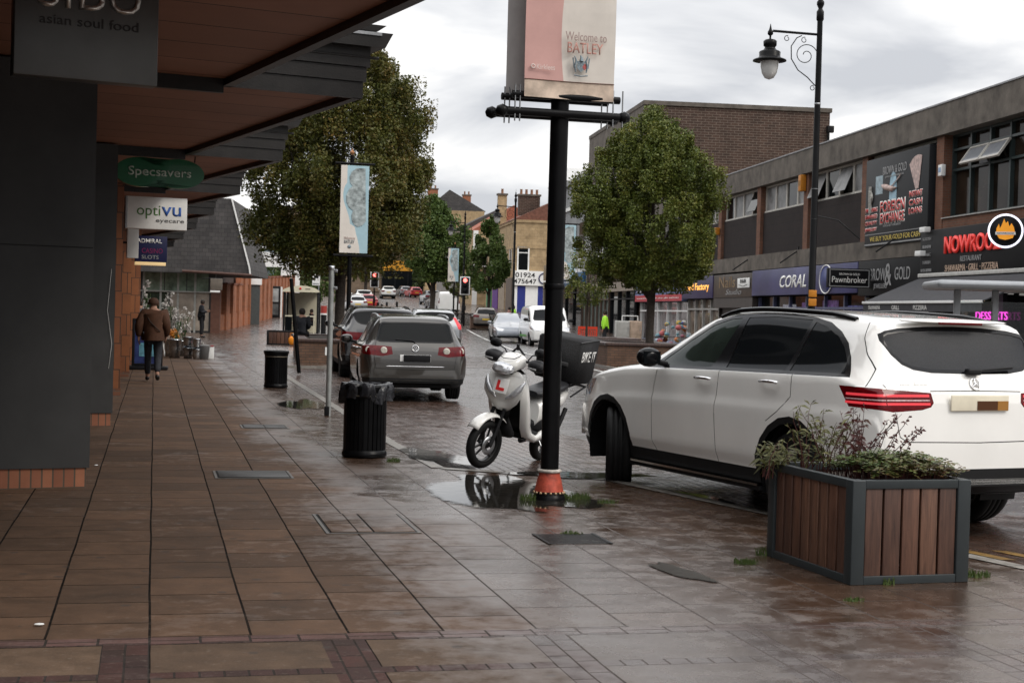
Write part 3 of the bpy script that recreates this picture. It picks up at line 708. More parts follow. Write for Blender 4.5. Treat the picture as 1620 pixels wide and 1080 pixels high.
    for x_,z_ in S.get('handles',[]):
        for sg in(1,-1):
            yh=sg*(S['w']/2*.992)
            MB().tube([(x_-.10,yh,z_),(x_-.085,yh+sg*.03,z_+.005),(x_,yh+sg*.038,z_+.006),(x_+.085,yh+sg*.03,z_+.003),(x_+.10,yh,z_)],.013,8).build('door_handle',S.get('handlemat',CHROME),t)
            MB().lathe([(.001,0),(.045,0),(.05,.002)],16,Matrix.Translation((x_,yh-sg*.002,z_-.005))@Matrix.Diagonal((1.5,1,.75,1)),axis='y').build('handle_recess',CLAD if 0 else SEAM,t) if 0 else None
    if S.get('rails'):
        xs0,xs1,yy,zz=S['rails']
        for sg in(1,-1):
            pts=[]
            for u in np.linspace(0,1,14):
                x=xs0+(xs1-xs0)*u; z=float(pchip(x,*zip(*S['top']))[0])-S.get('crown',.075)*.42+ .022*min(1,8*u,8*(1-u)); pts.append((x,sg*yy,z))
            MB().tube(pts,.02,8).build('roof_rail',S.get('railmat',GLOSSB),t)
    if S.get('plate'):
        px_,pz_,mt=S['plate']
        p=MB().rbox(px_-.012,px_,-.26,.26,pz_-.056,pz_+.056,.005).build('number_plate',mt,t)
    return t
def rp(P): return P
GLC=dict(paint=paint('white',(.80,.785,.75),0.,.28,.04),w=1.89,wr=.362,wb=2.873,wd=.235,roofw=.70,rearx=-.35,frontx=1.4,cladz=.40,rearblack=.53,archo=.055,archgap=.055,
 top=[(-.99,.50),(-.985,.66),(-.965,.86),(-.945,1.03),(-.90,1.14),(-.80,1.29),(-.70,1.45),(-.66,1.535),(-.60,1.575),(-.3,1.60),(.2,1.625),(.8,1.64),(1.2,1.625),(1.55,1.57),(1.95,1.40),(2.35,1.20),(2.5,1.155),(2.9,1.11),(3.25,1.04),(3.5,.95),(3.62,.84),(3.69,.66),(3.71,.5)],
 bot=[(-1,.45),(-.8,.34),(-.45,.27),(0,.24),(2.9,.24),(3.4,.26),(3.71,.38)],belt=[(-1,1.06),(-.5,1.16),(1,1.14),(2.2,1.10),(2.6,1.08),(3.2,1.0),(3.7,.86)],
 dlo=[(2.22,1.105),(1.03,1.13),(-.62,1.155),(-.585,1.21),(-.52,1.30),(-.42,1.395),(-.28,1.475),(-.10,1.54),(.12,1.575),(.4,1.595),(.8,1.60),(1.2,1.58),(1.50,1.525),(1.80,1.385),(2.05,1.235)],
 sidewin=[([(2.08,1.135),(1.20,1.150),(1.08,1.50),(1.09,1.555),(1.25,1.545),(1.5,1.487),(1.8,1.345),(2.0,1.215)],SEETHRU),([(.98,1.156),(.17,1.168),(.13,1.54),(.14,1.555),(.6,1.572),(.99,1.562)],GLASS),([(.11,1.17),(-.55,1.178),(-.50,1.27),(-.40,1.36),(-.27,1.44),(-.08,1.505),(.08,1.54)],GLASS)],
 seams=[[(2.02,1.10),(2.05,.92),(2.03,.48),(1.98,.40)],[(1.03,1.13),(1.04,.80),(1.0,.40)],[(.03,1.155),(.02,.98),(.16,.86),(.32,.77)],[(-.50,1.58),(-.56,1.44),(-.66,1.32),(-.77,1.22),(-.80,1.10)]],
 rseams=[[(.70,1.475),(.80,1.50)],[(.42,1.075),(.0,1.08)],[(.73,.92),(.70,.76),(.64,.725),(.0,.715)],[(.79,1.12),(.74,.94)]],
 rearwin=[(0.001,1.195),(.35,1.20),(.50,1.22),(.58,1.255),(.635,1.32),(.675,1.42),(.665,1.465),(.62,1.49),(.5,1.51),(.25,1.527),(.001,1.532)],
 lamps=dict(taillight=(-.58,[(.41,1.065),(.97,1.10),(.97,.985),(.97,.96),(.75,.93),(.50,.945),(.42,.965),(.395,.995)],REDLAMP,-1),headlight=(3.25,[(.45,.86),(.97,.98),(.97,.82),(.55,.74)],CLEAR,1),
   reflector=(-.8,[(.60,.575),(.86,.595),(.86,.555),(.60,.545)],REDLAMP,-1)),
 lampbars=[(1.035,1.053,REDLIT,0),(.978,.995,REDLIT,0),(1.008,1.016,mat('pale_lens',(.6,.4,.4),.2,var=.4,scale=60),0)],lampslant=.9,
 mirror=(1.93,1.20),mirrormat=GLOSSB,handles=[(1.22,1.055),(.28,1.075)],rails=(-.35,1.45,.62,0),steer=-.50,plate=(-.966,.995,mat('covered_plate',(.72,.66,.52),.4,var=.1)))
GLCY=.43
GLC['paint']=paint('white',(.80,.785,.75),0.,.28,.04)
glc=build_car(GLC,'large white SUV pulling out of the bay beside the wooden planter, tail lights lit','',0) if 0 else None
GLC['paint']=paint('white',(.80,.785,.75),0.,.28,.04)
glc=build_car(GLC,'large white SUV beside the wooden planter, tail lights lit, front wheels turned',(2.93,11.65,-.045),GLCY,name='parked_car')
def lathe_at(M,prof,n,nm,m,par): return MB().lathe(prof,n,M).build(nm,m,par)
# trim on the white SUV : chrome sill strip, wiper, plate halves, badge, brake light
MB().box(.42,2.42,.905,.925,.268,.285).box(.42,2.42,-.925,-.905,.268,.285).build('sill_strip',CHROME,glc)
MB().box(.40,2.44,.80,.915,.235,.265).box(.40,2.44,-.915,-.80,.235,.265).build('side_step',CLAD,glc)
sp_=MB().prism([(-.60,1.600),(-.735,1.575),(-.74,1.545),(-.60,1.55)],-.60,.60,'xz'); sp_=subsurf(sp_,'spoiler',GLC['paint'],glc,2)
MB().rbox(-.748,-.735,-.20,.20,1.545,1.562,.004).build('brake_light',REDLAMP,glc)
w_=MB().tube([(-.885,-.02,1.20),(-.875,-.10,1.225),(-.865,-.38,1.245)],.012,6); w_.rbox(-.915,-.86,-.06,.06,1.19,1.235,.012); w_.build('rear_wiper',BLACKP,glc)
Mb=Matrix.Translation((-.915,0,1.125))@Matrix.Rotation(R(-68),4,'Y')
bd=MB(); bd.tube([Mb@V(.043*math.cos(a),.043*math.sin(a),0) for a in np.linspace(0,2*math.pi,25)],.005,6)
for k in range(3):
    a=2*math.pi*k/3; bd.tube([Mb@V(0,0,0.004),Mb@V(.041*math.cos(a),.041*math.sin(a),0.002)],[.009,.003],6)
bd.build('badge',CHROME,glc)
MB().box(-.9805,-.979,-.155,.03,.944,1.01).build('plate_cover_dark',mat('brown_cover',(.07,.022,.004),.6,var=.05),[c for c in glc.children if c.name.startswith('number_plate')][0])
MB().box(-.9805,-.979,-.255,-.157,.944,1.01).build('plate_cover_tan',mat('tan_cover',(.33,.15,.03),.6,var=.05),[c for c in glc.children if c.name.startswith('number_plate')][0])
text('GLC 250d',glc,frame((-.905,.55,1.135),(0,-1,0),(.45,0,.89)),w=.26,h=.026,m=CHROME,depth=.004)
# ---------------------------------------------------------------- other vehicles
def spec(kind,paintm,**kw):
    lampR=kw.pop('lampR',REDLAMP); bars=kw.pop('bars',[])
    if kind=='estate':
        S=dict(w=1.82,wr=.325,wb=2.71,wd=.215,roofw=.68,rearx=-.45,frontx=1.3,top=[(-1.12,.42),(-1.11,.60),(-1.085,.78),(-1.04,.92),(-.99,1.0),(-.90,1.16),(-.78,1.36),(-.70,1.42),(-.3,1.455),(.3,1.475),(.9,1.475),(1.3,1.43),(1.7,1.27),(2.15,1.02),(2.3,.98),(2.8,.92),(3.2,.84),(3.5,.72),(3.62,.58),(3.65,.42)],
          bot=[(-1.12,.36),(-.8,.26),(-.3,.2),(2.9,.2),(3.65,.3)],belt=[(-1.2,.90),(-.6,.955),(1,.93),(2.2,.91),(3,.85),(3.7,.7)],
          sidewin=[([(1.95,.955),(1.02,.965),(1.02,1.375),(1.2,1.365),(1.5,1.28)],GLASS),([(.96,.966),(-.02,.975),(-.02,1.385),(.5,1.39),(.96,1.38)],GLASS),([(-.08,.977),(-.78,1.01),(-.62,1.25),(-.45,1.36),(-.08,1.385)],GLASS)],
          seams=[[(1.9,.9),(1.95,.25)],[(.98,.95),(.98,.25)],[(0,.96),(.05,.8),(.32,.62)]],rseams=[[(.66,1.0),(.70,.80),(.66,.56),(0,.545)]],
          rearwin=[(.001,.995),(.60,1.0),(.66,1.03),(.60,1.30),(.55,1.335),(.001,1.345)],
          lamps=dict(taillight=(-.74,[(.40,.93),(.93,.955),(.93,.80),(.55,.765),(.38,.80)],lampR,-1),headlight=(3.15,[(.40,.66),(.93,.76),(.93,.62),(.5,.56)],CLEAR,1)),
          mirror=(1.85,.99),handles=[(1.15,.86),(.15,.87)],rails=(-.55,1.3,.60,0),railmat=STEEL,plate=(-1.10,.74,PAPER),prr=.16,lrr=.5,rearblack=.40,rearglass=GLASS)
    elif kind=='hatch':
        S=dict(w=1.76,wr=.31,wb=2.55,wd=.2,roofw=.63,rearx=-.25,frontx=1.2,top=[(-.74,.42),(-.735,.62),(-.71,.80),(-.66,.93),(-.55,1.10),(-.40,1.33),(-.30,1.40),(.2,1.45),(.7,1.47),(1.1,1.43),(1.5,1.27),(2.0,1.0),(2.2,.95),(2.7,.88),(3.05,.78),(3.25,.66),(3.33,.5),(3.35,.4)],
          bot=[(-.75,.36),(-.5,.26),(-.2,.2),(2.7,.2),(3.35,.3)],belt=[(-1,.9),(-.4,.97),(1,.92),(2.1,.88),(3.3,.7)],
          sidewin=[([(1.8,.94),(.95,.96),(.95,1.36),(1.1,1.35),(1.4,1.25)],GLASS),([(.89,.962),(-.1,.99),(-.02,1.2),(.15,1.34),(.89,1.365)],GLASS)],
          seams=[[(1.75,.9),(1.8,.25)],[(.92,.95),(.92,.25)]],rseams=[],
          rearwin=[(.001,1.0),(.5,1.01),(.6,1.05),(.53,1.28),(.001,1.32)],
          lamps=dict(taillight=(-.45,[(.45,.93),(.92,.99),(.92,.80),(.5,.78)],lampR,-1),headlight=(2.85,[(.35,.66),(.93,.78),(.93,.62),(.45,.54)],CLEAR,1)),
          mirror=(1.75,.97),handles=[(1.05,.84),(.1,.87)],plate=(-.735,.66,mat('yellow_plate',(.62,.42,.05),.5,var=.05)),rearblack=.40)
    elif kind=='suv':
        S=dict(GLC); S.update(lampbars=[],steer=0,mirrormat=paintm,handlemat=paintm,plate=(-.972,.80,mat('yellow_plate',(.62,.42,.05),.5,var=.05)),rearglass=GLASS,lamps=dict(taillight=(-.6,[(.46,1.04),(.97,1.06),(.97,.84),(.60,.84)],lampR,-1),headlight=(3.25,[(.45,.80),(.97,.90),(.97,.74),(.55,.68)],CLEAR,1)))
        S['sidewin']=[(p,GLASS) for p,_ in S['sidewin']]
    elif kind=='van':
        S=dict(w=1.98,wr=.33,wb=2.93,wd=.215,roofw=.86,rearx=-.6,frontx=1.9,crown=.12,top=[(-1.05,.45),(-1.045,.9),(-1.03,1.4),(-1.0,1.8),(-.96,1.90),(-.6,1.95),(.6,1.97),(1.8,1.96),(2.15,1.88),(2.5,1.62),(2.95,1.26),(3.1,1.19),(3.45,1.08),(3.65,.95),(3.78,.7),(3.80,.45)],
          bot=[(-1.05,.42),(-.7,.32),(-.3,.28),(3.1,.25),(3.8,.32)],belt=[(-1.1,1.15),(1.5,1.15),(2.8,1.12),(3.3,1.0),(3.8,.8)],
          sidewin=[([(2.72,1.17),(1.78,1.17),(1.78,1.72),(2.15,1.70)],GLASS)],seams=[[(2.6,1.1),(2.45,.3)],[(1.72,1.75),(1.72,.3)],[(.5,1.8),(.5,.3)],[(-.6,1.25),(1.7,1.25)]],rseams=[[(.0,1.9),(.003,.5)]],
          rearwin=None,frontwin=[(.001,1.24),(.72,1.24),(.78,1.32),(.66,1.74),(.001,1.80)],frontglass=GLASS,
          lamps=dict(taillight=(-.9,[(.86,1.35),(1.0,1.35),(1.0,.9),(.86,.9)],lampR,-1),headlight=(3.2,[(.50,.90),(1.0,1.04),(1.0,.84),(.55,.74)],CLEAR,1)),
          mirror=(2.55,1.28),mirrormat=BLACKP,handles=[(1.9,1.02)],prr=.04,pfr=.16,lf=.8,archgap=.05,lrr=.2)
    S['lampbars']=bars; S['lampslant']=0; S['paint']=paintm; S['nst']=54 if kind!='estate' else 70; S.update(kw); return S
def park(kind,paintm,px,py,Z,yawdeg,label,group='cars parked along the street',cat='car',name='parked_car',detail=1,zz=None,rev=False,**kw):
    """centre of the rear axle (or of the car when rev) from the map position"""
    g=at(px,py,Z); S=spec(kind,paintm,**kw); z=gz(Z)-.07 if zz is None else zz
    t=build_car(S,label,(g.x,Z,z),R(yawdeg),name,cat,group,detail); return t
LAMPV=mat('round_lens',(.62,.60,.52),.1,var=.3,scale=40,coat=1)
pas=park('estate',paint('taupe',(.036,.031,.026),.3,.36,.1),647,600,26.6,9,'taupe grey estate car with silver roof rails, parked just past the near litter bin',detail=2,zz=-.045,cladz=.22)
# round lamp inserts and badge, chrome strip on the estate
for sg in(1,-1):
    tl=[c for c in pas.children if c.name.startswith('taillight') and sum(v.co.y for v in c.data.vertices)*sg>0]
    for yy,xx in((.78,-.99),(.53,-1.065)):
        MB().lathe([(.001,.0),(.045,.004),(.056,.0),(.056,-.03)],20,Matrix.Translation((xx-.012,sg*yy,.862))@Matrix.Rotation(R(180),4,'Z')@Matrix.Rotation(R(8),4,'Y'),axis='x').build('round_lens',LAMPV,tl[0] if tl else pas)
MB().tube([(-1.095,.56,.60),(-1.118,.3,.60),(-1.118,-.3,.60),(-1.095,-.56,.60)],.008,6).build('chrome_strip',CHROME,pas)
MB().rbox(-1.14,-1.112,-.255,.20,.685,.795,.01).build('plate_cover',BLACKP,pas)
Mv=Matrix.Translation((-1.062,0,.905))@Matrix.Rotation(R(-75),4,'Y'); b=MB().tube([Mv@V(.055*math.cos(a),.055*math.sin(a),.004) for a in np.linspace(0,2*math.pi,25)],.006,6)
for s_ in(1,-1):
    b.tube([Mv@V(.03,s_*.028,.006),Mv@V(.0,s_*.012,.006),Mv@V(.028,0,.006)],.005,5); b.tube([Mv@V(-.005,s_*.045,.006),Mv@V(-.042,s_*.018,.006),Mv@V(-.008,0,.006)],.005,5)
b.build('badge',CHROME,pas)
MB().tube([(-1.0,.0,1.0),(-.99,.05,1.03),(-.965,.33,1.045)],.01,6).build('rear_wiper',BLACKP,pas)
park('suv',paint('black',(.012,.012,.014),.2,.2,.3),600,590,34.5,10,'black SUV parked ahead of the taupe estate, partly hidden by it',detail=2,zz=-.06)
park('suv',paint('silver',(.36,.37,.38),.6,.3,.1),684,560,53,8,'pale roofed car with tall lit red tail lamps, showing right of the taupe estate',detail=1,zz=-.07,group='cars on the carriageway',name='car',
     lamps=dict(taillight=(-.7,[(.62,1.35),(.95,1.35),(.97,.95),(.80,.95)],REDLIT,-1),headlight=(3.25,[(.45,.80),(.97,.90),(.97,.74),(.55,.68)],CLEAR,1)))
park('hatch',paint('navy',(.02,.025,.035),.3,.25,.2),684,520,62,62,'dark hatchback turning across the road beyond the estate',group='cars on the carriageway',name='car')
park('suv',paint('farwhite',(.62,.62,.60),0,.35,.05),614,470,196,9,'white SUV driving away uphill towards the yellow shop front',group='cars on the carriageway',name='car')
park('hatch',paint('red',(.42,.02,.025),.1,.3,.1),657,470,208,20,'red hatchback parked by the yellow shop front',group='cars far up the street')
park('hatch',paint('greyfar',(.16,.16,.17),.4,.3,.1),641,470,214,20,'pale grey car parked behind the red hatchback',group='cars far up the street')
park('suv',paint('darkblue',(.05,.055,.065),.3,.3,.1),684,478,168,14,'dark blue-grey car parked under the second tree',group='cars far up the street')
park('hatch',paint('dark2',(.035,.03,.03),.3,.3,.1),692,482,152,12,'small dark car between the blue-grey car and the white van',group='cars far up the street')
park('van',paint('vanwhite',(.72,.72,.70),0,.35,.05),708,486,136,10,'white panel van parked beyond the traffic lights',group='cars far up the street',cat='van',name='parked_van')
park('hatch',paint('silver2',(.45,.45,.45),.5,.3,.1),565,484,134,12,'silver car waiting left of the far traffic signal',group='cars far up the street')
park('hatch',paint('red2',(.30,.02,.02),.1,.3,.1),583,482,143,12,'dark red car beside the silver one near the far signal',group='cars far up the street')
park('suv',paint('white3',(.65,.65,.63),0,.35,.05),575,476,158,12,'pale car roof showing behind the silver and red cars on the left',group='cars far up the street')
park('hatch',paint('bronze',(.13,.11,.095),.5,.3,.1),768,515,100,5,'bronze grey hatchback with yellow plate parked on the right side',zz=gz(100)-.07)
park('hatch',paint('bluegrey',(.20,.215,.24),.5,.3,.1),801,500,78.5,185,'blue grey car facing the camera beside the white van',zz=gz(78)-.07)
van=park('van',paint('vanwhite',(.72,.72,.70),0,.35,.05),856,500,74.5,187,'white panel van with green signwriting facing the camera, behind the scooter',cat='van',name='parked_van',zz=-.07)
GRN=mat('green_sign',(.10,.28,.07),.5,var=.1)
MB().tube([(-.4,-1.0,.48),(1.2,-1.0,.44),(2.2,-.995,.60)],.04,6).build('green_stripe',GRN,van) if 0 else None
van_side=van.children[0]
text('PETS',van,frame((.9,-1.0,1.0),(1,0,0)),w=.9,h=.2,m=GRN,depth=.004) if 0 else None
for sg in(-1,1):
    MB().box(-.25,2.1,sg*.995-.004,sg*.995+.004,.46,.56).build('green_stripe',GRN,van)
# ================================================================ RIGHT SIDE BUILDINGS
FO=V(12.72,45.3,0); FU=V(-.12,.9928,0)       # facade line : point on pier 0, direction up the street
FY=math.atan2(FU.y,FU.x)                     # local x along the street (away), local y to the street (left), z up
def Tpx(px):  # distance along the facade line seen at pixel column px (at eye height)
    k=(px-810)/F_PX; return (k*FO.y-FO.x)/(FU.x-k*FU.y)
def Zt(px): return FO.y+FU.y*Tpx(px)
PURP=mat('purple_sign',(.035,.028,.085),.4,var=.15,scale=1.2); BLUESG=mat('blue_sign',(.022,.035,.16),.4,var=.12,scale=1.2); BLKSG=mat('black_sign',(.007,.007,.008),.55,var=.2,spec=.15)
BROWNSG=mat('brown_sign',(.05,.035,.025),.4,var=.3); WTXT=mat('white_lettering',(.82,.81,.78),.5,var=0); GOLDT=mat('gold_lettering',(.55,.42,.10),.5,var=.1)
REDTXT=mat('red_lettering',(.62,.03,.03),.4,var=.1); GREYT=mat('grey_lettering',(.30,.30,.30),.5,var=.05); SHUT=mat('roller_shutter',(.06,.05,.045),.5,.2,var=.2)
def fbox(mb,t0,t1,d0,d1,z0,z1): return mb.box(t0,t1,d0,d1,z0,z1)
blk=thing('shop_block','long low brown brick and concrete shop block along the right side','building',(FO.x,FO.y,0),FY)
BAY=6.4; T0,T1=-13.0,Tpx(1010)-.05
MB().box(T0,T1,-14,-.36,0,7.3).build('wall',mat('block_core',(.03,.028,.026),.8,var=.2),blk)
m=MB(); m.box(T0,T1,-14.2,.25,7.10,8.0); m.build('concrete_cornice',CONC,blk)
MB().box(T0,T1,.10,.28,8.003,8.05).build('coping',mat('lead_coping',(.25,.25,.26),.5,var=.3),blk)
m=MB()
for k in range(5): m.box(T0 if k==-9 else 0,0,0,0,0,0) if 0 else None
m.box(0.3,T1,-.3,.25,3.58,4.22); m.build('concrete_band',CONC,blk)
for k in range(-2,8):
    t=k*BAY
    if t+.3>T1: break
    MB().box(t-.27,t+.27,-.35,.12,4.22 if k>=0 else 3.6,7.10).build('pier',PIERBRICK,blk)
PANELM=brickmat('dark_vertical_brick',(.022,.014,.013),(.016,.011,.010),(.008,.006,.006),.1,.30,axes='auto',ms=.012,bump=.8)
WFR=mat('window_frame_pale',(.45,.43,.39),.6,var=.15); CURT=mat('window_blind',(.17,.17,.17),.4,var=.5,scale=2)
for k in range(0,7):
    a=k*BAY+.275; b=min((k+1)*BAY-.275,T1-.02)
    if a>T1-1: break
    if k>0 : pass
    MB().box(a,b,-.34,-.02,4.225,5.98).build('brick_panel',PANELM,blk)
    # strip window of four lights with hoppers
    n=4; wdt=(b-a)/n; f=MB(); gl=MB()
    f.box(a,b,-.24,-.06,5.985,6.06).box(a,b,-.24,-.10,7.02,7.10)
    for j in range(n+1): f.box(max(a,a+j*wdt-.07),min(b,a+j*wdt+.07),-.24,-.10,6.06,7.02)
    f.build('strip_window_frame',WFR,blk)
    for j in range(n):
        x0,x1=a+j*wdt+.075,a+(j+1)*wdt-.075
        opn=(k,j) in((3,0),(1,3),(1,1))
        p=MB()
        Mx=Matrix.Translation((0,-.16,7.0))@Matrix.Rotation(R(22 if opn else 0),4,'X')
        p.box(x0,x1,-.01,.01,-.93,0,Mx); p.build('window_pane',CURT if (j+k)%3 else GLASS,blk)
# large dark glazing at the near bay (restaurant upper floor)
MB().box(T0,-.28,-.34,.10,3.62,4.62).build('spandrel',PIERBRICK,blk)
gl=MB().box(T0,-.28,-.30,-.26,4.66,7.09); gl.build('upper_glazing',mat('restaurant_glass',(.020,.014,.010),.08,var=.8,scale=.8,spec=.10),blk)
f=MB()
for j in range(0,10):
    x=-.30-j*1.28; f.box(x-.05,x+.05,-.26,-.14,4.66,7.09)
for z in(4.66,6.02,6.62,7.03): f.box(T0,-.28,-.255,-.15,z,z+.07)
f.build('upper_window_frame',mat('dark_green_frame',(.03,.042,.042),.4,var=.1),blk)
MB().box(T0,-.28,-.1,.16,4.625,4.655).build('window_sill',mat('pale_sill',(.35,.34,.32),.5,var=.2),blk)
LITB=mat('filament_bulb',(1,.6,.25),.4,var=0,emit=(1,.55,.22),es=9.)
for j,(x0,x1) in enumerate(((-2.9,-1.65),(-4.2,-2.95))):
    Mx=Matrix.Translation((0,-.12,6.6))@Matrix.Rotation(R(35),4,'X'); f=MB(); 
    f.box(x0,x1,-.03,.03,-.60,-.53,Mx).box(x0,x1,-.03,.03,-.06,0,Mx).box(x0,x0+.06,-.03,.03,-.53,-.06,Mx).box(x1-.06,x1,-.03,.03,-.53,-.06,Mx); o=f.build('open_light',WFR,blk)
    MB().box(x0+.06,x1-.06,-.008,.008,-.53,-.06,Mx).build('open_pane',mat('sky_pane',(.25,.26,.28),.08,var=.1,coat=.5),o)
for j in range(3): 
    g_=thing('bulb','warm lit round bulb behind the restaurant upper glazing','bulb',tuple(blk.matrix_basis@V(0,0,0)),0,'bulbs behind the upper restaurant windows') if 0 else None
# ground floor : shops between 0 and 3.6 m
GF=V(0,0,0)
def signboard(t0,t1,z0,z1,m,label,d=.30,nm='shop_sign',base=None):
    o=FO+FU*t0; T_=thing(nm,label,'sign',(o.x,o.y,0),FY); MB().rbox(0,t1-t0,-.02,d,z0,z1,.015).build('panel',m,T_); return T_
def sf(T_,x,z,d=.303): return frame((x,d,z),(-1,0,0))   # text plane : reads towards the street
def shopfront(t0,t1,z1,cols,label,base=.4,fm=None,gm=GLASS,n=4,par=None,off=0):
    T_=bpy.data.objects.new('shop_front',None); sc.collection.objects.link(T_); T_.parent=par or blk; T_.location=(t0-(T2 if par else 0)-off,.33 if par else 0,0); T_['label']=label; L_=t1-t0
    MB().box(0,L_,-.3,-.02,0.0,base).build('stall_riser',cols,T_)
    MB().box(0,L_,-.2,-.17,base+.003,z1).build('shop_window',gm,T_)
    f=MB()
    for j in range(n+1): f.box(max(0,L_*j/n-.05),min(L_,L_*j/n+.05),-.168,-.04,base+.003,z1)
    f.box(0,L_,-.165,-.03,z1-.5,z1-.42); f.build('window_frame',fm or cols,T_); return T_
tb=[Tpx(x) for x in(1620,1468,1365,1196,1134,1085,1010)]
# nearest : restaurant
s=signboard(T0+3,tb[1]-0.0,2.95,4.30,BLKSG,'black restaurant sign with red lettering at the right edge',d=.34)
Lr=tb[1]-(T0+3)
XP=lambda px: Tpx(px)-(T0+3)
WP=lambda a,b: abs(Tpx(a)-Tpx(b))
text('NOWROOZ',s,sf(s,XP(1552),3.80,.345),w=WP(1494,1582),h=.50,m=mat('red_lit_sign',(.8,.06,.05),.35,var=.25,scale=6,emit=(1,.04,.03),es=.12),depth=.05,bold=.02)
text('RESTAURANT',s,sf(s,XP(1550),3.38,.345),w=WP(1519,1552),h=.15,m=GREYT)
text('SHAWARMA · GRILL · PIZZERIA',s,sf(s,XP(1550),3.13,.345),w=WP(1495,1578),h=.19,m=mat('cream_lettering',(.55,.40,.30),.5,var=.1))
for i,wd in enumerate(('KURDISH','IRANIAN','ARABIC','TURKISH','01924 809880')):
    text(wd,s,sf(s,Lr-.52,4.05-i*.235,.345),w=.62 if i<4 else .8,h=.09,m=GREYT)
c=thing('round_sign','round black projecting sign with an orange flame and white glowing rim','sign',tuple(FO+FU*(Tpx(1650))+V(-1.05,0,3.92)),FY)
Mc=Matrix.Rotation(R(-25),4,'Z')
MB().lathe([(.001,-.06),(.50,-.06),(.50,.06),(.001,.06)],40,Mc,axis='x').build('disc',BLKSG,c)
MB().lathe([(.47,-.075),(.53,-.075),(.53,.075),(.47,.075),(.47,-.075)],40,Mc,axis='x').build('rim',mat('white_lit_rim',(.9,.9,.95),.4,var=0,emit=(.85,.85,1),es=.9),c)
FL=[(0,-.30),(.18,-.26),(.28,-.10),(.27,.06),(.20,.20),(.17,.05),(.12,.16),(.05,.36),(.0,.22),(-.06,.28),(-.11,.12),(-.17,.22),(-.24,.10),(-.28,-.06),(-.22,-.24)]
ORG=mat('orange_flame',(.85,.36,.03),.5,var=.1,emit=(1,.35,.03),es=.25)
MB().prism([(y,z+.02) for y,z in FL],-.078,-.066,'yz',Mc).build('flame',ORG,c)
MB().box(-.084,-.079,-.3,.3,-.12,-.03,Mc).build('name_strip',WTXT,c)
text('NOWROOZ',c,Mc@frame((-.086,0,-.075),(0,-1,0)),w=.5,h=.055,m=BLKSG,depth=.002)
MB().tube([(0,0,0),(0,-.8,0)],.03).build('bracket',BLACKP,c); c.scale=(.82,.82,.82)
shopfront(T0,tb[1]-.1,2.9,PIERBRICK,'glazed restaurant front with pink neon writing inside',n=6,fm=GREY)
# awning
o=FO+FU*(tb[1]-.15); aw=thing('awning','dark grey shop awning with white front rail under the restaurant sign','awning',(o.x,o.y,0),FY); AL=8.2
MB().prism([(.20,2.93),(2.05,2.12),(2.05,2.09),(.20,2.88)],-AL,0.2,'yz').build('canvas',mat('awning_canvas',(.05,.05,.055),.7,var=.15),aw)
MB().rbox(-AL,.25,.12,.36,2.90,3.02,.02).build('cassette',mat('pale_cassette',(.5,.49,.46),.5),aw)
MB().rbox(-AL,.22,2.03,2.10,2.06,2.13,.01).build('front_rail',PAPER,aw)
MB().box(-AL,.2,2.055,2.06,1.84,2.055).build('valance',mat('awning_canvas',(.05,.05,.055),.7),aw)
for wd,x in(('SHAWARMA',-.75),('GRILL',-2.45),('PIZZERIA',-4.25)): text(wd,aw,frame((x,2.064,1.95),(-1,0,0)),w=.12*len(wd),h=.12,m=WTXT,depth=.003)
# neon and bulbs inside
NEON=mat('neon_pink',(1,.1,.8),.5,var=0,emit=(1,.08,.75),es=1.1)
o=FO+FU*(Tpx(1567))+V(.0,0,0); nn=thing('neon_sign','pink neon word in the restaurant window','neon sign',(o.x,o.y,1.78),FY); text('DESSERTS',nn,frame((0,0,0),(-1,0,0)),w=WP(1542,1592),h=.22,m=NEON,depth=.02,name='neon_lettering')
o=FO+FU*(Tpx(1537))+V(.0,0,0); nn=thing('string_lights','short string of warm bulbs left of the pink neon','lights',(o.x,o.y,1.62),FY)
MB().tube([(-.8,0,.06),(0,0,.0),(.8,0,.06)],.006,5).build('cable',BLACKP,nn)
for k in range(6):
    MB().lathe([(.001,-.04),(.028,-.02),(.03,.0),(.02,.03),(.001,.035)],10,Matrix.Translation((-.75+.3*k,0,0))).build('bulb',LITB,nn)
# gold and foreign exchange shop
s=signboard(tb[1]+.1,tb[2]-.05,2.40,3.56,BLKSG,'dark jeweller shop sign with pale serif lettering',d=.26)
L_=tb[2]-tb[1]; text('BROWN   GOLD',s,sf(s,L_/2-.25,3.08,.265),w=L_*.62,h=.40,m=GREYT); text('&',s,sf(s,L_/2-.15,3.06,.268),h=.72,sx=.9,m=GREYT); text('JEWELLERS',s,sf(s,L_/2+.55,2.68,.265),w=1.2,h=.2,m=GREYT)
shopfront(tb[1]+.1,tb[2]-.05,2.35,BLKSG,'jeweller shop front below the dark serif sign',n=3,fm=WFR)
pb=signboard(Tpx(1476),Tpx(1376),4.02,6.90,mat('billboard_black',(.014,.015,.017),.5,var=.1,spec=.2),'large dark billboard with a fan of banknotes and an aeroplane',d=.30)
L_=Tpx(1376)-Tpx(1476); X=lambda u: L_*(1-u)        # u from the left edge as read from the street
text('BROWN & GOLD',pb,sf(pb,X(.48),6.42,.303),w=L_*.38,h=.26,m=GREYT); text('JEWELLERY · PAWNBROKERS',pb,sf(pb,X(.48),6.2,.303),w=L_*.30,h=.07,m=GREYT)
REDW=mat('white_edge',(.70,.66,.62),.5,var=0)
def outl(wd,u,z,w_,h_):
    text(wd,pb,sf(pb,X(u),z,.302),w=w_*1.06,h=h_*1.28,m=REDW,bold=.045,depth=.004); text(wd,pb,sf(pb,X(u),z,.310),w=w_,h=h_,m=REDTXT,bold=.01,depth=.004)
outl('FOREIGN',.46,5.25,L_*.39,.34); outl('EXCHANGE',.46,4.88,L_*.38,.30)
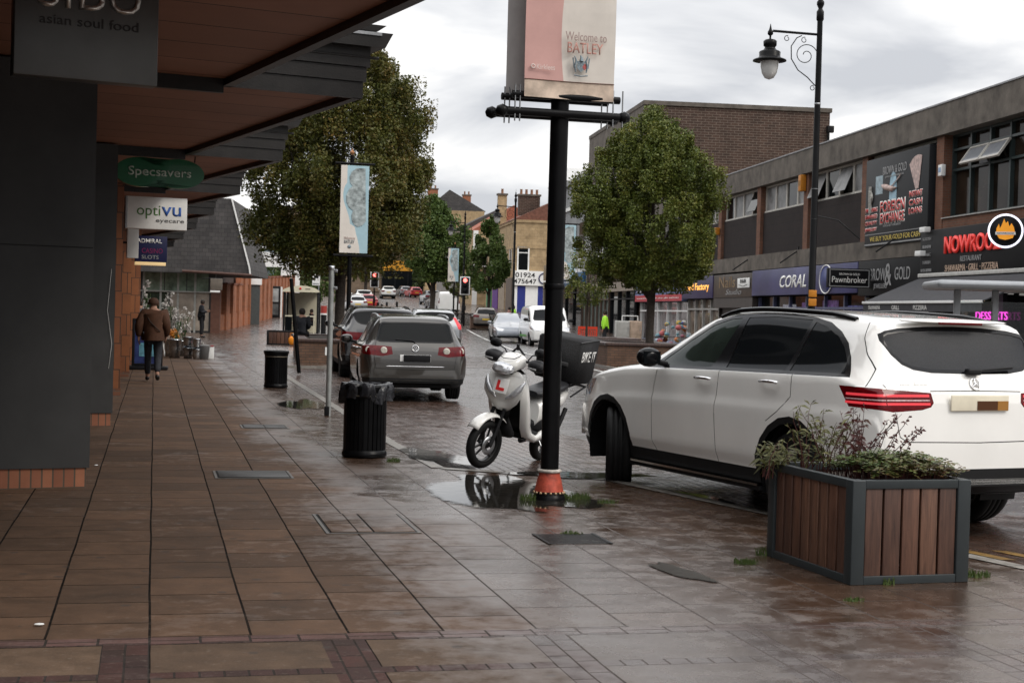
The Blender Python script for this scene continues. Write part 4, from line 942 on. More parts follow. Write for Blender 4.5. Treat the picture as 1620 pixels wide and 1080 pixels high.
for i,wd in enumerate(('PAWNBROKING','& UNWANTED','QUALITY','JEWELLERY')): outl(wd,.11,5.22-i*.22,L_*.20,.13)
for i,wd in enumerate(('INSTANT','CASH','LOANS')): outl(wd,.82,5.50-i*.26,L_*.19,.17)
text('CHECK OUT OUR RATES',pb,sf(pb,X(.46),4.64,.303),w=L_*.28,h=.07,m=GREYT)
MB().box(.02,L_-.02,.3005,.303,4.06,4.10).box(.02,L_-.02,.3005,.303,4.40,4.42).build('rule',GREYT,pb)
text('WE BUY YOUR GOLD FOR CASH',pb,sf(pb,X(.5),4.25,.303),w=L_*.80,h=.16,m=GOLDT)
for k in range(11):   # fan of notes
    a=R(62-k*8.5); c0=V(X(.84),0,5.55); M_=Matrix.Translation((c0.x,.3025+k*.0012,c0.z))@Matrix.Rotation(a*.55,4,'Y')
    MB().box(-.09,.09,0,.001,.1,1.12,M_).build('banknote',mat('banknote',(.48,.36,.33),.6,var=.4,scale=9),pb)
MB().prism([(X(.46)+.30*math.cos(a),5.86+.48*math.sin(a)) for a in np.linspace(0,math.pi,14)]+[(X(.46)-.32,5.45),(X(.46)+.32,5.45)],.301,.304,'xz').build('poster_panel',mat('sky_blue_print',(.33,.50,.60),.5,var=.3,scale=3),pb)
pl=MB(); pl.tube([(X(.30),.33,5.95),(X(.36),.335,5.88),(X(.46),.335,5.78),(X(.52),.33,5.80)],[.05,.10,.09,.02],10); pl.prism([(X(.46),5.86),(X(.60),6.22),(X(.57),6.10),(X(.40),5.80)],.33,.345,'xz'); pl.build('aeroplane',mat('plane_print',(.42,.30,.26),.4,var=.5,scale=5),pb)
wt=MB(); wt.tube([(X(.09),.31,6.0),(X(.10),.31,5.1)],.08,8); wt.lathe([(.001,.30),(.2,.31),(.22,.33),(.001,.335)],20,Matrix.Translation((X(.1),0,5.62)),axis='y'); wt.build('watch',mat('silver_print',(.35,.34,.31),.4,.4,var=.5,scale=16),pb)
MB().box(X(.29),X(.17),.301,.304,5.70,6.30).build('bank_card',mat('card_print',(.30,.38,.42),.5,var=.4,scale=6),pb)
# bookmaker, with the round blue sign, projecting pawnbroker sign
s=signboard(tb[2],tb[3]-.05,2.50,3.55,mat('bookmaker_blue',(.05,.05,.14),.35,var=.35,scale=.5),'long blue bookmaker sign with white slanted lettering',d=.27)
L_=tb[3]-tb[2]; text('CORAL',s,sf(s,L_-(Tpx(1196)-Tpx(1262)),3.02,.275),w=3.4,h=.50,m=WTXT,shear=.25,bold=.02)
tc_=L_-(Tpx(1196)-Tpx(1316)); MB().lathe([(.001,.27),(.60,.27),(.60,.30),(.001,.30)],32,Matrix.Translation((tc_,0,3.02))@Matrix.Diagonal((1.15,1,.85,1)),axis='y').build('roundel',BLUESG,s)
MB().tube([(tc_+.69*math.cos(a),.30,3.02+.51*math.sin(a)) for a in np.linspace(0,6.283,33)],.025,5).build('roundel_ring',WTXT,s)
shopfront(tb[2],tb[3]-.05,2.45,BLUESG,'bookmaker shop front with posters in the windows',n=6,fm=mat('bookmaker_frame',(.10,.11,.2),.4))
POSTC=[(.5,.5,.55),(.12,.12,.35),(.45,.42,.40),(.2,.1,.3),(.5,.35,.3)]
def posters(t0,t1,n,z0,z1,seed,d=-.165):
    r_=random.Random(seed)
    for k in range(n):
        a=t0+(t1-t0)*(k+.15)/n; b=t0+(t1-t0)*(k+.85)/n; o=FO+FU*a; c_=POSTC[r_.randrange(5)]
        T_=MB().box(0,b-a,d,d+.008,z0+r_.random()*.2,z1-r_.random()*.3).build('window_poster',mat('poster_%d'%(POSTC.index(c_)),c_,.6,var=.6,scale=5),None,loc=(o.x,o.y,0)); T_.rotation_euler=(0,0,FY)
        yield T_
for k,T_ in enumerate(posters(tb[2]+.2,tb[3]-.3,5,1.1,2.3,4)): tag(T_,['first','second','third','fourth','fifth'][k]+' poster from the right in the bookmaker window','poster','posters in the bookmaker window')
o=FO+FU*(Tpx(1386)); ps=thing('projecting_sign','black projecting box sign with a white outline in front of the blue roundel','sign',(o.x,o.y,2.95),FY)
Mp=Matrix.Translation((0,.4,0))
MB().rbox(-.10,.10,.30,1.75,-.32,.32,.01).build('box',BLKSG,ps)
fr=MB(); 
for a,b,c_,d_ in((.34,1.71,-.29,-.26),(.34,1.71,.26,.29),(.34,.37,-.26,.26),(1.68,1.71,-.26,.26)): fr.box(-.108,-.101,a,b,c_,d_)
fr.build('outline',GREYT,ps)
text('Pawnbroker',ps,frame((-.104,1.02,-.05),(0,-1,0)),w=1.2,h=.2,m=WTXT,depth=.004); text('BROWN & GOLD',ps,frame((-.104,1.02,.13),(0,-1,0)),w=.7,h=.07,m=WTXT,depth=.004)
MB().tube([(0,-.2,.2),(0,.3,.2)],.02).build('bracket',BLACKP,ps)
# brown shop with flat cap logo board
s=signboard(tb[3],tb[4]-.05,2.45,3.50,BROWNSG,'brown shop sign with script lettering and a small white projecting board',d=.25)
L_=tb[4]-tb[3]; text('Nails',s,sf(s,L_*.62,3.15,.255),w=L_*.42,h=.5,m=mat('bronze_lettering',(.25,.17,.09),.4,.3)); text('Studio',s,sf(s,L_*.45,2.70,.255),w=L_*.40,h=.24,m=GREYT,shear=.3)
MB().rbox(.25,2.1,.27,.32,2.86,3.28,.01).build('white_board',PAPER,s); text('B&B',s,sf(s,1.15,3.15,.325),w=.9,h=.16,m=BLKSG,bold=-.0)
MB().tube([(.45,.325,3.0),(1.15,.325,2.92),(1.85,.325,3.0)],.012,4).build('board_swoosh',BLKSG,s)
MB().box(-.0,L_,-.02,.22,2.0,2.44).build('shutter_box',SHUT,s)
shopfront(tb[3],tb[4]-.05,2.0,SHUT,'dark shuttered shop front under the brown sign',n=2,fm=SHUT,gm=SHUT)
# card shop
s=signboard(tb[4],tb[5]-.05,2.45,3.52,PURP,'purple shop sign with glowing orange and yellow lettering',d=.28)
L_=tb[5]-tb[4]; text('Card Factory',s,sf(s,L_*.5,2.97,.285),w=L_*.78,h=.44,m=mat('orange_lit_lettering',(.95,.5,.1),.4,var=.3,scale=2,emit=(1,.42,.08),es=1.0),bold=.012)
shopfront(tb[4],tb[5]-.05,2.4,mat('pale_render',(.36,.35,.33),.6,var=.2),'card shop front with white framed door and displays',n=4,base=.3,fm=mat('pale_render',(.36,.35,.33),.6),gm=mat('lit_shop_glass',(.16,.12,.09),.15,var=.8,scale=2.,coat=.5))
# discount shop
s=signboard(tb[5],T1,2.35,3.52,mat('redblue_sign',(.16,.20,.36),.45,var=.4,scale=1.5),'pale blue and red shop sign behind the big street tree',d=.28)
L_=T1-tb[5]; text('POUND WORLD',s,sf(s,L_*.5,3.10,.285),w=L_*.9,h=.55,m=mat('faded_white_lettering',(.55,.5,.5),.5),bold=.02)
MB().box(0,L_,.283,.29,2.35,2.70).build('red_strip',mat('sign_red',(.42,.05,.06),.5,var=.2),s); text('homewares  toys  cards  party  gifts  stationery',s,sf(s,L_*.5,2.52,.292),w=L_*.9,h=.10,m=WTXT)
shopfront(tb[5],T1,2.3,mat('red_blue_front',(.22,.24,.32),.5,var=.5,scale=3),'discount shop front behind the tree with goods on display',n=5,base=.25,fm=PAPER,gm=mat('lit_shop_glass2',(.14,.12,.12),.15,var=.9,scale=3.,coat=.5))
# small fittings on the block : alarm boxes, brackets, hoods
def ff(t,d,z): p=FO+FU*t; n=V(-FU.y,FU.x,0); return p+n*d+V(0,0,z)
def fit(name,cat,label,t,d,z,size,m,group=None,r=.02):
    T_=thing(name,label,cat,tuple(ff(t,d,z)),FY,group); MB().rbox(-size[0]/2,size[0]/2,-size[1]/2,size[1]/2,-size[2]/2,size[2]/2,r).build('case',m,T_); return T_
YB=mat('orange_yellow_box',(.45,.17,.015),.5,var=.1)
b_=fit('alarm_box','alarm box','orange yellow alarm box on the brick pier beside the lamp post',2*BAY+.1,.25,6.75,(.34,.22,.62),YB); MB().box(-.12,.12,.111,.114,-.1,.1).build('label',mat('dark_label',(.25,.12,.02),.6),b_)
b_=fit('alarm_box','alarm box','yellowish lamp box on the brick pier next to the big tree',4*BAY,.25,5.55,(.3,.2,.34),YB); MB().box(-.1,.1,.101,.104,-.1,.0).build('label',mat('dark_label',(.25,.12,.02),.6),b_)
b_=fit('alarm_box','alarm box','white and blue alarm box on the pier right of the billboard',-.35,.2,6.05,(.26,.14,.34),PAPER); MB().box(-.09,.09,.071,.075,-.06,.08).build('label',mat('pale_blue_label',(.25,.35,.5),.5),b_)
for i,(t,z,lb) in enumerate(((.25,4.32,'upper white flood lamp at the corner of the restaurant sign'),(.55,3.62,'lower white flood lamp at the corner of the restaurant sign'))):
    b_=fit('flood_lamp','lamp',lb,t,.42,z,(.42,.2,.16),PAPER,'flood lamps by the restaurant sign'); MB().tube([(0,-.08,0),(0,-.4,0)],.02).build('arm',BLACKP,b_)
def bracket(t,z,label):
    T_=thing('wall_bracket',label,'bracket',tuple(ff(t,.2,z)),FY,'steel brackets on the concrete band'); MB().tube([(0,0,.35),(0,.7,-.15)],.03,6).build('strut',BLACKP,T_); MB().box(-.06,.06,-.02,.02,.2,.5).build('plate',BLACKP,T_)
bracket(Tpx(1188),3.75,'dark strut bracket above the brown shop sign'); bracket(Tpx(1266),3.85,'dark strut bracket by the foot of the orange box pier'); bracket(Tpx(1424),3.9,'rusty strut bracket under the billboard')
# ---------------------------------------------------------------- tall brick building with blind side wall
def gable_local(T,th,label,name='building'): return thing(name,label,'building',tuple(FO+FU*T),FY)
T2=Tpx(1010); T3=Tpx(925)
tb2=gable_local(T2,0,'tall brown brick building with a blind side wall above the low shop block','brick_building'); L2=T3-T2
MB().box(0.02,L2,-11.2,-.02,0,13.9).build('wall',DARKBRICK,tb2)
MB().box(-.08,L2,-11.3,.10,13.9,14.15).build('coping',CONC,tb2)
MB().box(.0,L2,-.018,.06,10.9,13.9).build('concrete_fascia',CONC,tb2)
MB().tube([(-.1,-11.1,13.0),(-.1,-11.1,8.)],.08,8).build('downpipe',BLACKP,tb2); MB().rbox(-.25,.05,-11.4,-11.0,12.7,13.1,.03).build('hopper_head',BLACKP,tb2)
for j in range(6):
    a=j*L2/6+.15; b=(j+1)*L2/6-.15
    MB().box(a-.13,a+.02,-.018,.14,3.6,10.9).build('mullion_pier',CONC,tb2)
    for z0,z1 in((4.6,7.0),(8.0,10.6)):
        o=MB().box(a+.06,b,-.015,.02,z0,z1).build('window',CURT,tb2)
        f=MB(); 
        for u in np.linspace(a+.06,b-.08,4): f.box(u,u+.08,.021,.07,z0,z1)
        for z in(z0,z0+.85,z1-.08): f.box(a+.06,b,.072,.078,z,z+.07)
        f.build('frame',PAPER,o)
    MB().box(a+.06,b,-.015,.03,7.05,7.95).build('spandrel',mat('brown_spandrel',(.10,.075,.06),.6),tb2)
MB().box(.0,L2,.145,.34,3.02,3.59).build('fascia_board',mat('stone_fascia',(.26,.22,.18),.7,var=.2),tb2)
shopfront(T2+.1,T2+L2*.42,3.0,BLKSG,'dark shop front beside the discount shop, left of the tree trunk',n=3,base=.3,fm=BLACKP,par=tb2)
s=signboard(T2+.3,T2+L2*.40,3.05,3.55,BLKSG,'small dark sign with two short words above the shop left of the tree',d=.3); text('Barber',s,sf(s,L2*.15,3.4,.305),w=1.5,h=.2,m=WTXT); text('Hub',s,sf(s,L2*.15,3.15,.305),w=.9,h=.2,m=REDTXT)
shopfront(T2+L2*.45,T3,3.0,mat('brown_riser',(.10,.06,.05),.7,var=.5),'vacant shop front with green-grey vertical blinds',n=7,base=.6,fm=mat('brown_mullion',(.09,.06,.045),.5),gm=mat('green_grey_blind',(.09,.12,.11),.3,var=.4,scale=3,coat=.4),par=tb2)
# ---------------------------------------------------------------- pale grey flat fronted building, then stone corner building
T4=Tpx(886); g4=gable_local(T3+.1,0,'pale grey rendered shop building with curved parapet, beyond the tall brick one','rendered_building'); L4=T4-T3-.1
GRR=mat('grey_render',(.24,.245,.25),.8,var=.25,scale=1.0)
MB().box(0,L4,-9,0,0,11.3).build('wall',GRR,g4); MB().box(-.1,L4+.1,-9.1,.18,11.3,11.6).build('parapet',GRR,g4)
for j in range(3):
    o=MB().box(L4*(.12+.3*j),L4*(.12+.3*j)+L4*.18,.003,.03,5.6,8.2).build('window',GLASS,g4); MB().box(L4*(.12+.3*j)-.1,L4*(.30+.3*j)+.1,.002,.08,5.4,5.58).build('sill',PAPER,o)
for z in(4.6,9.4): MB().box(0,L4,.003,.12,z,z+.25).build('string_course',PAPER,g4)
s=signboard(T3+.2,T4-.1,2.9+gz(110),3.9+gz(110),mat('bank_blue',(.02,.10,.22),.4),'blue shop sign left of the hanging right-hand banner',d=.25); text('TSB Bank',s,sf(s,L4*.5,3.4+gz(110),.255),w=L4*.5,h=.4,m=WTXT)
shopfront(T3+.2,T4-.1,2.9+gz(110),BLKSG,'dark bank front under the blue sign',n=3,base=.5,par=g4,off=T3+.1-T2)
T5=Tpx(862); g5=gable_local(T4+.1,0,'narrow white building with a small pediment, mostly behind the black banner post','white_building'); L5=T5-T4-.1
MB().box(0,L5,-8,0,0,12.0).build('wall',mat('white_stone',(.45,.45,.44),.8,var=.2),g5); MB().prism([(-.1,12.0),(L5/2,13.4),(L5+.1,12.0)],-8,.1,'xz').build('roof',mat('white_stone',(.45,.45,.44),.8,var=.2),g5)
for z in(5.8,9): MB().box(L5*.3,L5*.7,.003,.03,z,z+1.9).build('window',GLASS,g5)
s=signboard(T4+.2,T5-.1,3.2+gz(125),4.5+gz(125),mat('tan_sign',(.22,.16,.09),.6,var=.3),'tan wooden shop sign beside the telephone number sign',d=.3); text('OLD',s,sf(s,L5*.5,4.2+gz(125),.305),w=1.4,h=.3,m=BLKSG); text('POST',s,sf(s,L5*.5,3.75+gz(125),.305),w=1.6,h=.3,m=BLKSG)
shopfront(T4+.2,T5-.1,3.1+gz(125),mat('cream_front',(.4,.35,.27),.6),'cream shop front below the tan sign',n=2,par=g5,off=T4+.1-T2)
# corner building : side wall faces the camera
zc_=gz(146); c0=at(813,440,146); cb_=thing('stone_building','honey stone corner building with blue shutters and a white telephone number sign','building',(c0.x,146,zc_),R(8))
# local x to the right (across), y away ; z up
HW=4.2; LD=22
Mst=brickmat('ashlar',(.40,.29,.165),(.33,.235,.13),(.22,.17,.11),.55,.28,axes='auto',var=.3)
MB().box(0,9.5,0,LD,0,8.6).build('wall',Mst,cb_)
MB().box(-.12,9.6,-.12,LD,8.6,8.85).build('cornice',Mst,cb_); MB().box(-.06,9.55,-.06,.0,6.1,6.3).box(-.06,-.0,0,LD,6.1,6.3).build('string_course',Mst,cb_)
MB().prism([(-.2,8.85),(4.6,11.2),(9.7,8.85)],0.2,LD,'xz').build('roof',mat('brown_tile_roof',(.15,.065,.045),.8,var=.3,scale=4),cb_)
def swin(T_,x,z,w_=1.0,h_=1.8,y=-.02):
    o=MB().box(x-w_/2,x+w_/2,y-.01,y+.02,z,z+h_).build('window',GLASS,T_); f=MB().box(x-w_/2-.12,x-w_/2+.02,y-.04,y-.012,z-.1,z+h_+.1).box(x+w_/2-.02,x+w_/2+.12,y-.04,y-.012,z-.1,z+h_+.1).box(x-w_/2+.021,x+w_/2-.021,y-.04,y-.012,z+h_-.02,z+h_+.1).box(x-w_/2+.021,x+w_/2-.021,y-.04,y-.012,z-.1,z+.03).box(x-w_/2+.021,x+w_/2-.021,y-.04,y-.012,z+h_-.55,z+h_-.47); f.build('frame',PAPER,o)
swin(cb_,.85,4.0,.95,2.2)
BLUESH=mat('blue_shutter',(.025,.035,.20),.5,var=.1)
MB().box(-.06,9.5,-.30,-.02,2.55,3.95).build('sign_board',PAPER,cb_)
text('01924',cb_,frame((1.05,-.31,3.55),(1,0,0)),w=1.9,h=.46,m=BLKSG,bold=.01); text('475647',cb_,frame((1.05,-.31,2.95),(1,0,0)),w=2.2,h=.46,m=BLKSG,bold=.01)
MB().tube([(2.9+.5*math.cos(a),-.32,3.25+.5*math.sin(a)) for a in np.linspace(.6,5.7,18)],.07,6).build('sign_emblem',mat('navy_emblem',(.03,.03,.09),.5),cb_)
for x0,x1,mm in((0,.35,PAPER),(.35,1.15,BLUESH),(1.15,2.35,PAPER),(2.35,3.1,BLUESH),(3.1,4.2,PAPER)): MB().box(x0,x1,-.06 if mm==PAPER else -.04,-.02,0,2.5).build('shutter' if mm==BLUESH else 'white_pillar',mm,cb_)
for k in range(4):   # windows along the street side, facing left
    o=MB().box(-.03,0.0,2+k*5,3.1+k*5,4.1,6.0).build('window',GLASS,cb_); f=MB().box(-.06,-.031,1.85+k*5,2+k*5,4.0,6.1).box(-.06,-.031,3.1+k*5,3.25+k*5,4.0,6.1); f.build('frame',PAPER,o)
SHC=[(.12,.09,.07),(.30,.24,.18),(.10,.03,.20),(.04,.2,.08)]
for k in range(4): MB().box(-.08,-.0,1.0+k*5.2,5.2+k*5.2,0,3.3).build('shop_front',mat('street_front_%d'%k,SHC[k],.6,var=.3),cb_)
def chimney(T_,x,y,z,w_=.9,d=.9,h=1.8,m=None,pots=2):
    o=MB().box(x-w_/2,x+w_/2,y-d/2,y+d/2,z,z+h).build('chimney',m or DARKBRICK,T_); MB().box(x-w_/2-.1,x+w_/2+.1,y-d/2-.1,y+d/2+.1,z+h,z+h+.18).build('chimney_cap',CONC,o)
    for k in range(pots): MB().lathe([(.14,0),(.12,.45),(.16,.5),(.1,.5)],10,Matrix.Translation((x-w_/2+w_*(k+.5)/pots,y,z+h+.18))).build('chimney_pot',mat('clay_pot',(.30,.16,.10),.8),o)
chimney(cb_,-.2+.7,14,8.6,.9,.9,3.6,Mst,1); chimney(cb_,2.0,5,9.6,2.1,1.,1.9,None,4)
chimney(cb_,4.8,3,10.6,1.6,1.2,1.8,REDBRICK,2)
# far terrace on the right, gable with white quoins
g6=at(748,440,172); t6=thing('terrace_building','two storey stone terrace with red roof and white quoined gable behind the small tree','building',(g6.x,172,gz(172)),R(9))
MB().box(0,9,0,20,0,8.4).build('wall',Mst,t6); MB().prism([(-.2,8.4),(4.5,11.4),(9.2,8.4)],0,20,'xz').build('roof',mat('red_tile_roof',(.30,.10,.06),.8),t6)
for k in range(3): swin(t6,1.5+2.5*k,4.4)
MB().box(-.06,.5,-.06,.0,0,8.4).build('quoins',PAPER,t6)
g7=at(718,440,186); t7=thing('terrace_building','grey stone building with a slate gable left of the white quoins','building',(g7.x,186,gz(186)),R(9))
MB().box(0,6.5,0,20,0,8.6).build('wall',mat('grey_stone',(.24,.22,.20),.85,var=.35,scale=1.5),t7); MB().prism([(-.2,8.6),(5.5,11.6),(6.7,8.6)],0,20,'xz').build('roof',SLATE,t7)
for k in range(2): swin(t7,1.6+2.7*k,4.4)
g8=at(672,440,235); t8=thing('stone_building','tall far stone building with slate roof and red chimneys','building',(g8.x,235,gz(235)),R(6))
MB().box(0,9,0,14,0,13).build('wall',Mst,t8); MB().prism([(-.2,13),(3.5,16.2),(9.2,13)],0,14,'xz').build('roof',SLATE,t8)
for k in range(3): swin(t8,1.6+2.7*k,8.4); swin(t8,1.6+2.7*k,4.6)
chimney(t8,1.2,6,14.2,1.6,1,2.4,REDBRICK,2); chimney(t8,6.6,6,14.,1.3,1,1.8,REDBRICK,2)
g9=at(574,450,240); t9=thing('stone_building','long dark stone building with arched windows above the yellow shop front','building',(g9.x,240,gz(240)),R(-2))
DST=brickmat('dark_ashlar',(.20,.145,.10),(.16,.115,.08),(.12,.09,.06),.55,.28,axes='auto',var=.3)
MB().box(-14,11.5,0,14,0,12.5).build('wall',DST,t9); MB().prism([(-14,12.5),(-14,12.6),(-1,16),(11.6,12.6)],0,14,'xz').build('roof',SLATE,t9)
for k in range(9): swin(t9,-11.5+2.7*k,7.6,1.1,2.4)
YS=mat('yellow_fascia',(.72,.33,.03),.5,var=.1)
MB().box(3.0,11.3,-.35,-.02,3.4,5.0).build('sign_board',YS,t9); text('Takeaway',t9,frame((6.2,-.36,4.2),(1,0,0)),w=2.2,h=.5,m=mat('dull_yellow_lettering',(.45,.22,.03),.5)) if 0 else None
MB().box(3.0,11.3,-.25,-.02,0,3.38).build('shop_front',GLASS,t9)
for k in range(5): MB().box(3.0+k*2.05,3.12+k*2.05,-.30,-.252,0,3.38).build('mullion',BLACKP,t9)
# left far row, behind the trees
g10=at(480,450,250); t10=thing('stone_building','far stone building seen under the big left tree','building',(g10.x-14,262,gz(262)),R(-4)); MB().box(0,24,0,12,0,10).build('wall',DST,t10); MB().prism([(-.2,10),(12,14),(24.2,10)],0,12,'xz').build('roof',SLATE,t10)
for k in range(8): swin(t10,2+2.8*k,5.6); swin(t10,2+2.8*k,2.0)
# ================================================================ TREES
def leafmat(name,cs,rough=.5):
    if name in MATS: return MATS[name]
    m=bpy.data.materials.new(name); m.use_nodes=True; t=m.node_tree; b=t.nodes['Principled BSDF']; L=t.links.new
    geo=nd(t,'ShaderNodeNewGeometry'); tcn=nd(t,'ShaderNodeTexCoord'); no=nd(t,'ShaderNodeTexNoise',i_Scale=1.3,i_Detail=4.0); L(tcn.outputs['Object'],no.inputs['Vector'])
    se=nd(t,'ShaderNodeSeparateXYZ'); L(tcn.outputs['Object'],se.inputs[0])
    a=nd(t,'ShaderNodeMath',operation='MULTIPLY_ADD',n_1=.34); L(geo.outputs['Random Per Island'],a.inputs[0]); L(no.outputs[0],a.inputs[2])
    r=nd(t,'ShaderNodeValToRGB'); L(a.outputs[0],r.inputs[0]); e=r.color_ramp.elements
    e[0].position=.35; e[0].color=(*cs[0],1); e[1].position=1.0; e[1].color=(*cs[-1],1)
    for i,c in enumerate(cs[1:-1]): q_=e.new(.35+.65*(i+1)/(len(cs)-1)); q_.color=(*c,1)
    L(r.outputs[0],b.inputs['Base Color']); b.inputs['Roughness'].default_value=rough; b.inputs['Specular IOR Level'].default_value=.3
    b.inputs['Transmission Weight'].default_value=0
    tr=nd(t,'ShaderNodeBsdfTranslucent'); L(r.outputs[0],tr.inputs[0]); mxs=nd(t,'ShaderNodeMixShader',n_0=.10); L(b.outputs[0],mxs.inputs[1]); L(tr.outputs[0],mxs.inputs[2])
    L(mxs.outputs[0],t.nodes['Material Output'].inputs[0]); MATS[name]=m; return m
LG_A=leafmat('leaf_autumn',[(.046,.060,.012),(.078,.086,.016),(.112,.10,.02),(.17,.10,.025)])
LG_B=leafmat('leaf_green',[(.048,.070,.012),(.080,.106,.017),(.122,.138,.023),(.18,.155,.03)])
LG_C=leafmat('leaf_dark_green',[(.045,.08,.018),(.075,.12,.026),(.12,.155,.036)])
BARK=mat('bark',(.055,.045,.037),.9,var=.4,scale=20,bump=.5,bscale=40)
def leaf_cloud(profile,H0,H1,n,size,seed,lump=.16,nclump=170,hollow=.45,tall=1.5,tip=True):
    """profile(u)->radius at height fraction u ; leaves gathered in upright clumps filling the crown volume"""
    r_=np.random.RandomState(seed); C_=[]
    while len(C_)<nclump:
        u=r_.rand(); rad=profile(u)
        if rad<=0.02 or r_.rand()>(.25+rad/profile(.4)): continue
        a=r_.rand()*2*math.pi; k=hollow+(1-hollow)*r_.rand()**.55
        lum=1+.12*math.sin(3*a+seed)+.10*math.sin(5*a+9*u+seed)+.09*math.sin(14*u+2*a)+.07*(r_.rand()-.4)
        C_.append((rad*k*lum*math.cos(a),rad*k*lum*math.sin(a),H0+(H1-H0)*u))
    C_=np.array(C_); rmx=max(profile(x) for x in np.linspace(0,1,30))
    idx=r_.randint(0,nclump,n); sg=lump*rmx*(.6+.8*r_.rand(nclump))
    off=np.clip(r_.randn(n,3),-1.6,1.6)*sg[idx][:,None]*np.array([.55,.55,tall*.55]); P=C_[idx]+off
    nr=r_.randn(n,3); nr/=np.linalg.norm(nr,axis=1)[:,None]; t1=np.cross(nr,r_.randn(n,3)); t1/=np.linalg.norm(t1,axis=1)[:,None]; t2=np.cross(nr,t1)
    s=size*(.6+.8*r_.rand(n))[:,None]
    v=np.stack([P-t1*s,P+t2*s*.55+t1*s*.1,P+t1*s,P-t2*s*.55+t1*s*.1],1).reshape(-1,3)
    return v
def make_tree(name,label,base,H0,H1,prof,n,size,m,seed,trunk_r=.12,trunk_top=None,group='street trees',nclump=170,lean=0,cat='tree',limbs=9,hollow=.45,tall=1.5,lump=.16,mats=None):
    t=thing(name,label,cat,base,0,group); r_=random.Random(seed)
    v=leaf_cloud(prof,H0,H1,n,size,seed,nclump=nclump,hollow=hollow,tall=tall,lump=lump)
    me=bpy.data.meshes.new('crown'); nv=len(v); me.vertices.add(nv); me.vertices.foreach_set('co',v.ravel()); nf=nv//4
    me.loops.add(nv); me.loops.foreach_set('vertex_index',np.arange(nv,dtype=np.int32)); me.polygons.add(nf); me.polygons.foreach_set('loop_start',np.arange(0,nv,4,dtype=np.int32)); me.polygons.foreach_set('loop_total',np.full(nf,4,dtype=np.int32)); me.update()
    me.materials.append(m); o=bpy.data.objects.new('crown',me); sc.collection.objects.link(o); o.parent=t
    tt=trunk_top or H0+.4; mb=MB()
    mb.tube([(0,0,-.02),(.01,0,.25),(.0,.01,tt*.5),(.02,0,tt),(.0,0,tt+(H1-tt)*.35),(0,.02,tt+(H1-tt)*.8)],[trunk_r*1.5,trunk_r*1.05,trunk_r,trunk_r*1.0,trunk_r*.55,trunk_r*.12],12)
    mb.build('trunk',BARK,t)
    for k in range(limbs):
        a=2*math.pi*k/limbs+r_.uniform(-.3,.3); z0=tt-.35+r_.uniform(0,.9); rr=prof(.45)*r_.uniform(.5,.8); z1=H0+(H1-H0)*r_.uniform(.35,.7)
        MB().tube([(0,0,z0),(rr*.35*math.cos(a),rr*.35*math.sin(a),z0+(z1-z0)*.28),(rr*.75*math.cos(a+.1),rr*.75*math.sin(a+.1),z0+(z1-z0)*.62),(rr*math.cos(a),rr*math.sin(a),z1)],[trunk_r*.5,trunk_r*.38,trunk_r*.22,.01],7).build('limb',BARK,t)
    return t
def egg(Rm,peak=.38,pw=1.6,lowcut=.28):
    def f(u):
        if u<peak: return Rm*(lowcut+(1-lowcut)*math.sin(math.pi/2*min(1,u/peak))**.8)
        k=(u-peak)/(1-peak); return Rm*max(0,(1-k**pw))**.75
    return f
gR=V(4.3,47.5,0); make_tree('street_tree','round crowned green street tree in the brick bed left of the white SUV roof',tuple(gR),2.55,7.75,egg(2.25,.40,1.9,.5),190000,.040,LG_B,5,.13,2.2,nclump=520,limbs=11,lump=.095,hollow=.3)
gL=V(-5.3,46.4,0); make_tree('street_tree','largest street tree with autumn brown tinges overhanging the arcade roofs',tuple(gL),2.75,10.05,egg(3.0,.42,1.8,.42),240000,.045,LG_A,11,.15,2.3,nclump=640,limbs=12,lump=.095,hollow=.3)
g=at(684,480,118); make_tree('street_tree','loose crowned green tree rising between the two sets of signals',(g.x,118,gz(118)),3.2,9.3,egg(2.6,.30,1.5,.45),48000,.10,LG_C,21,.2,2.2,nclump=190,limbs=8,lump=.15)
g=at(773,480,112); make_tree('street_tree','small pointed tree in front of the stone corner building',(g.x,112,gz(112)),2.6,7.8,egg(1.5,.28,1.2,.6),26000,.085,LG_C,31,.12,2.2,nclump=110,limbs=7,lump=.16)
g=at(724,480,125); make_tree('street_tree','small yellowing sapling beside the far lamp post',(g.x,125,gz(125)),1.8,4.6,egg(1.3,.4,1.5,.5),5000,.08,LG_B,37,.07,1.8,nclump=50,limbs=5)
g=at(928,520,60); make_tree('young_tree','thin young tree with sparse olive leaves between the banner post and the large round tree',(g.x,60,0),2.0,4.4,egg(.95,.45,1.5,.5),3600,.05,LG_B,41,.045,2.2,nclump=60,limbs=6)
g=at(600,440,170); make_tree('street_tree','brownish tree in front of the long dark stone building',(g.x-2,175,gz(175)),2.5,7.5,egg(1.9,.4,1.6,.6),9000,.13,LG_A,51,.2,2.,nclump=80,limbs=5)
def hedge(pts,label,m,r,n,seed,name='shrub'):
    for i,(px,Z,z0,h_) in enumerate(pts):
        g=at(px,460,Z); make_tree(name,label[i],(g.x,Z,gz(Z)),z0,h_,egg(r,.5,1.6,.8),n,.13,m,seed+i,.08,1.2,'bushes behind the brick wall',60,cat='shrub',limbs=4)
hedge([(392,135,1.,6.5),(418,140,1.,6.8),(465,150,1.,7.8),(494,146,.8,6.2)],['dark bush left of the white sign post','olive bush under the white store sign','bush right of the white sign post','dark bush behind the bus stop flag'],LG_C,2.6,7000,61)
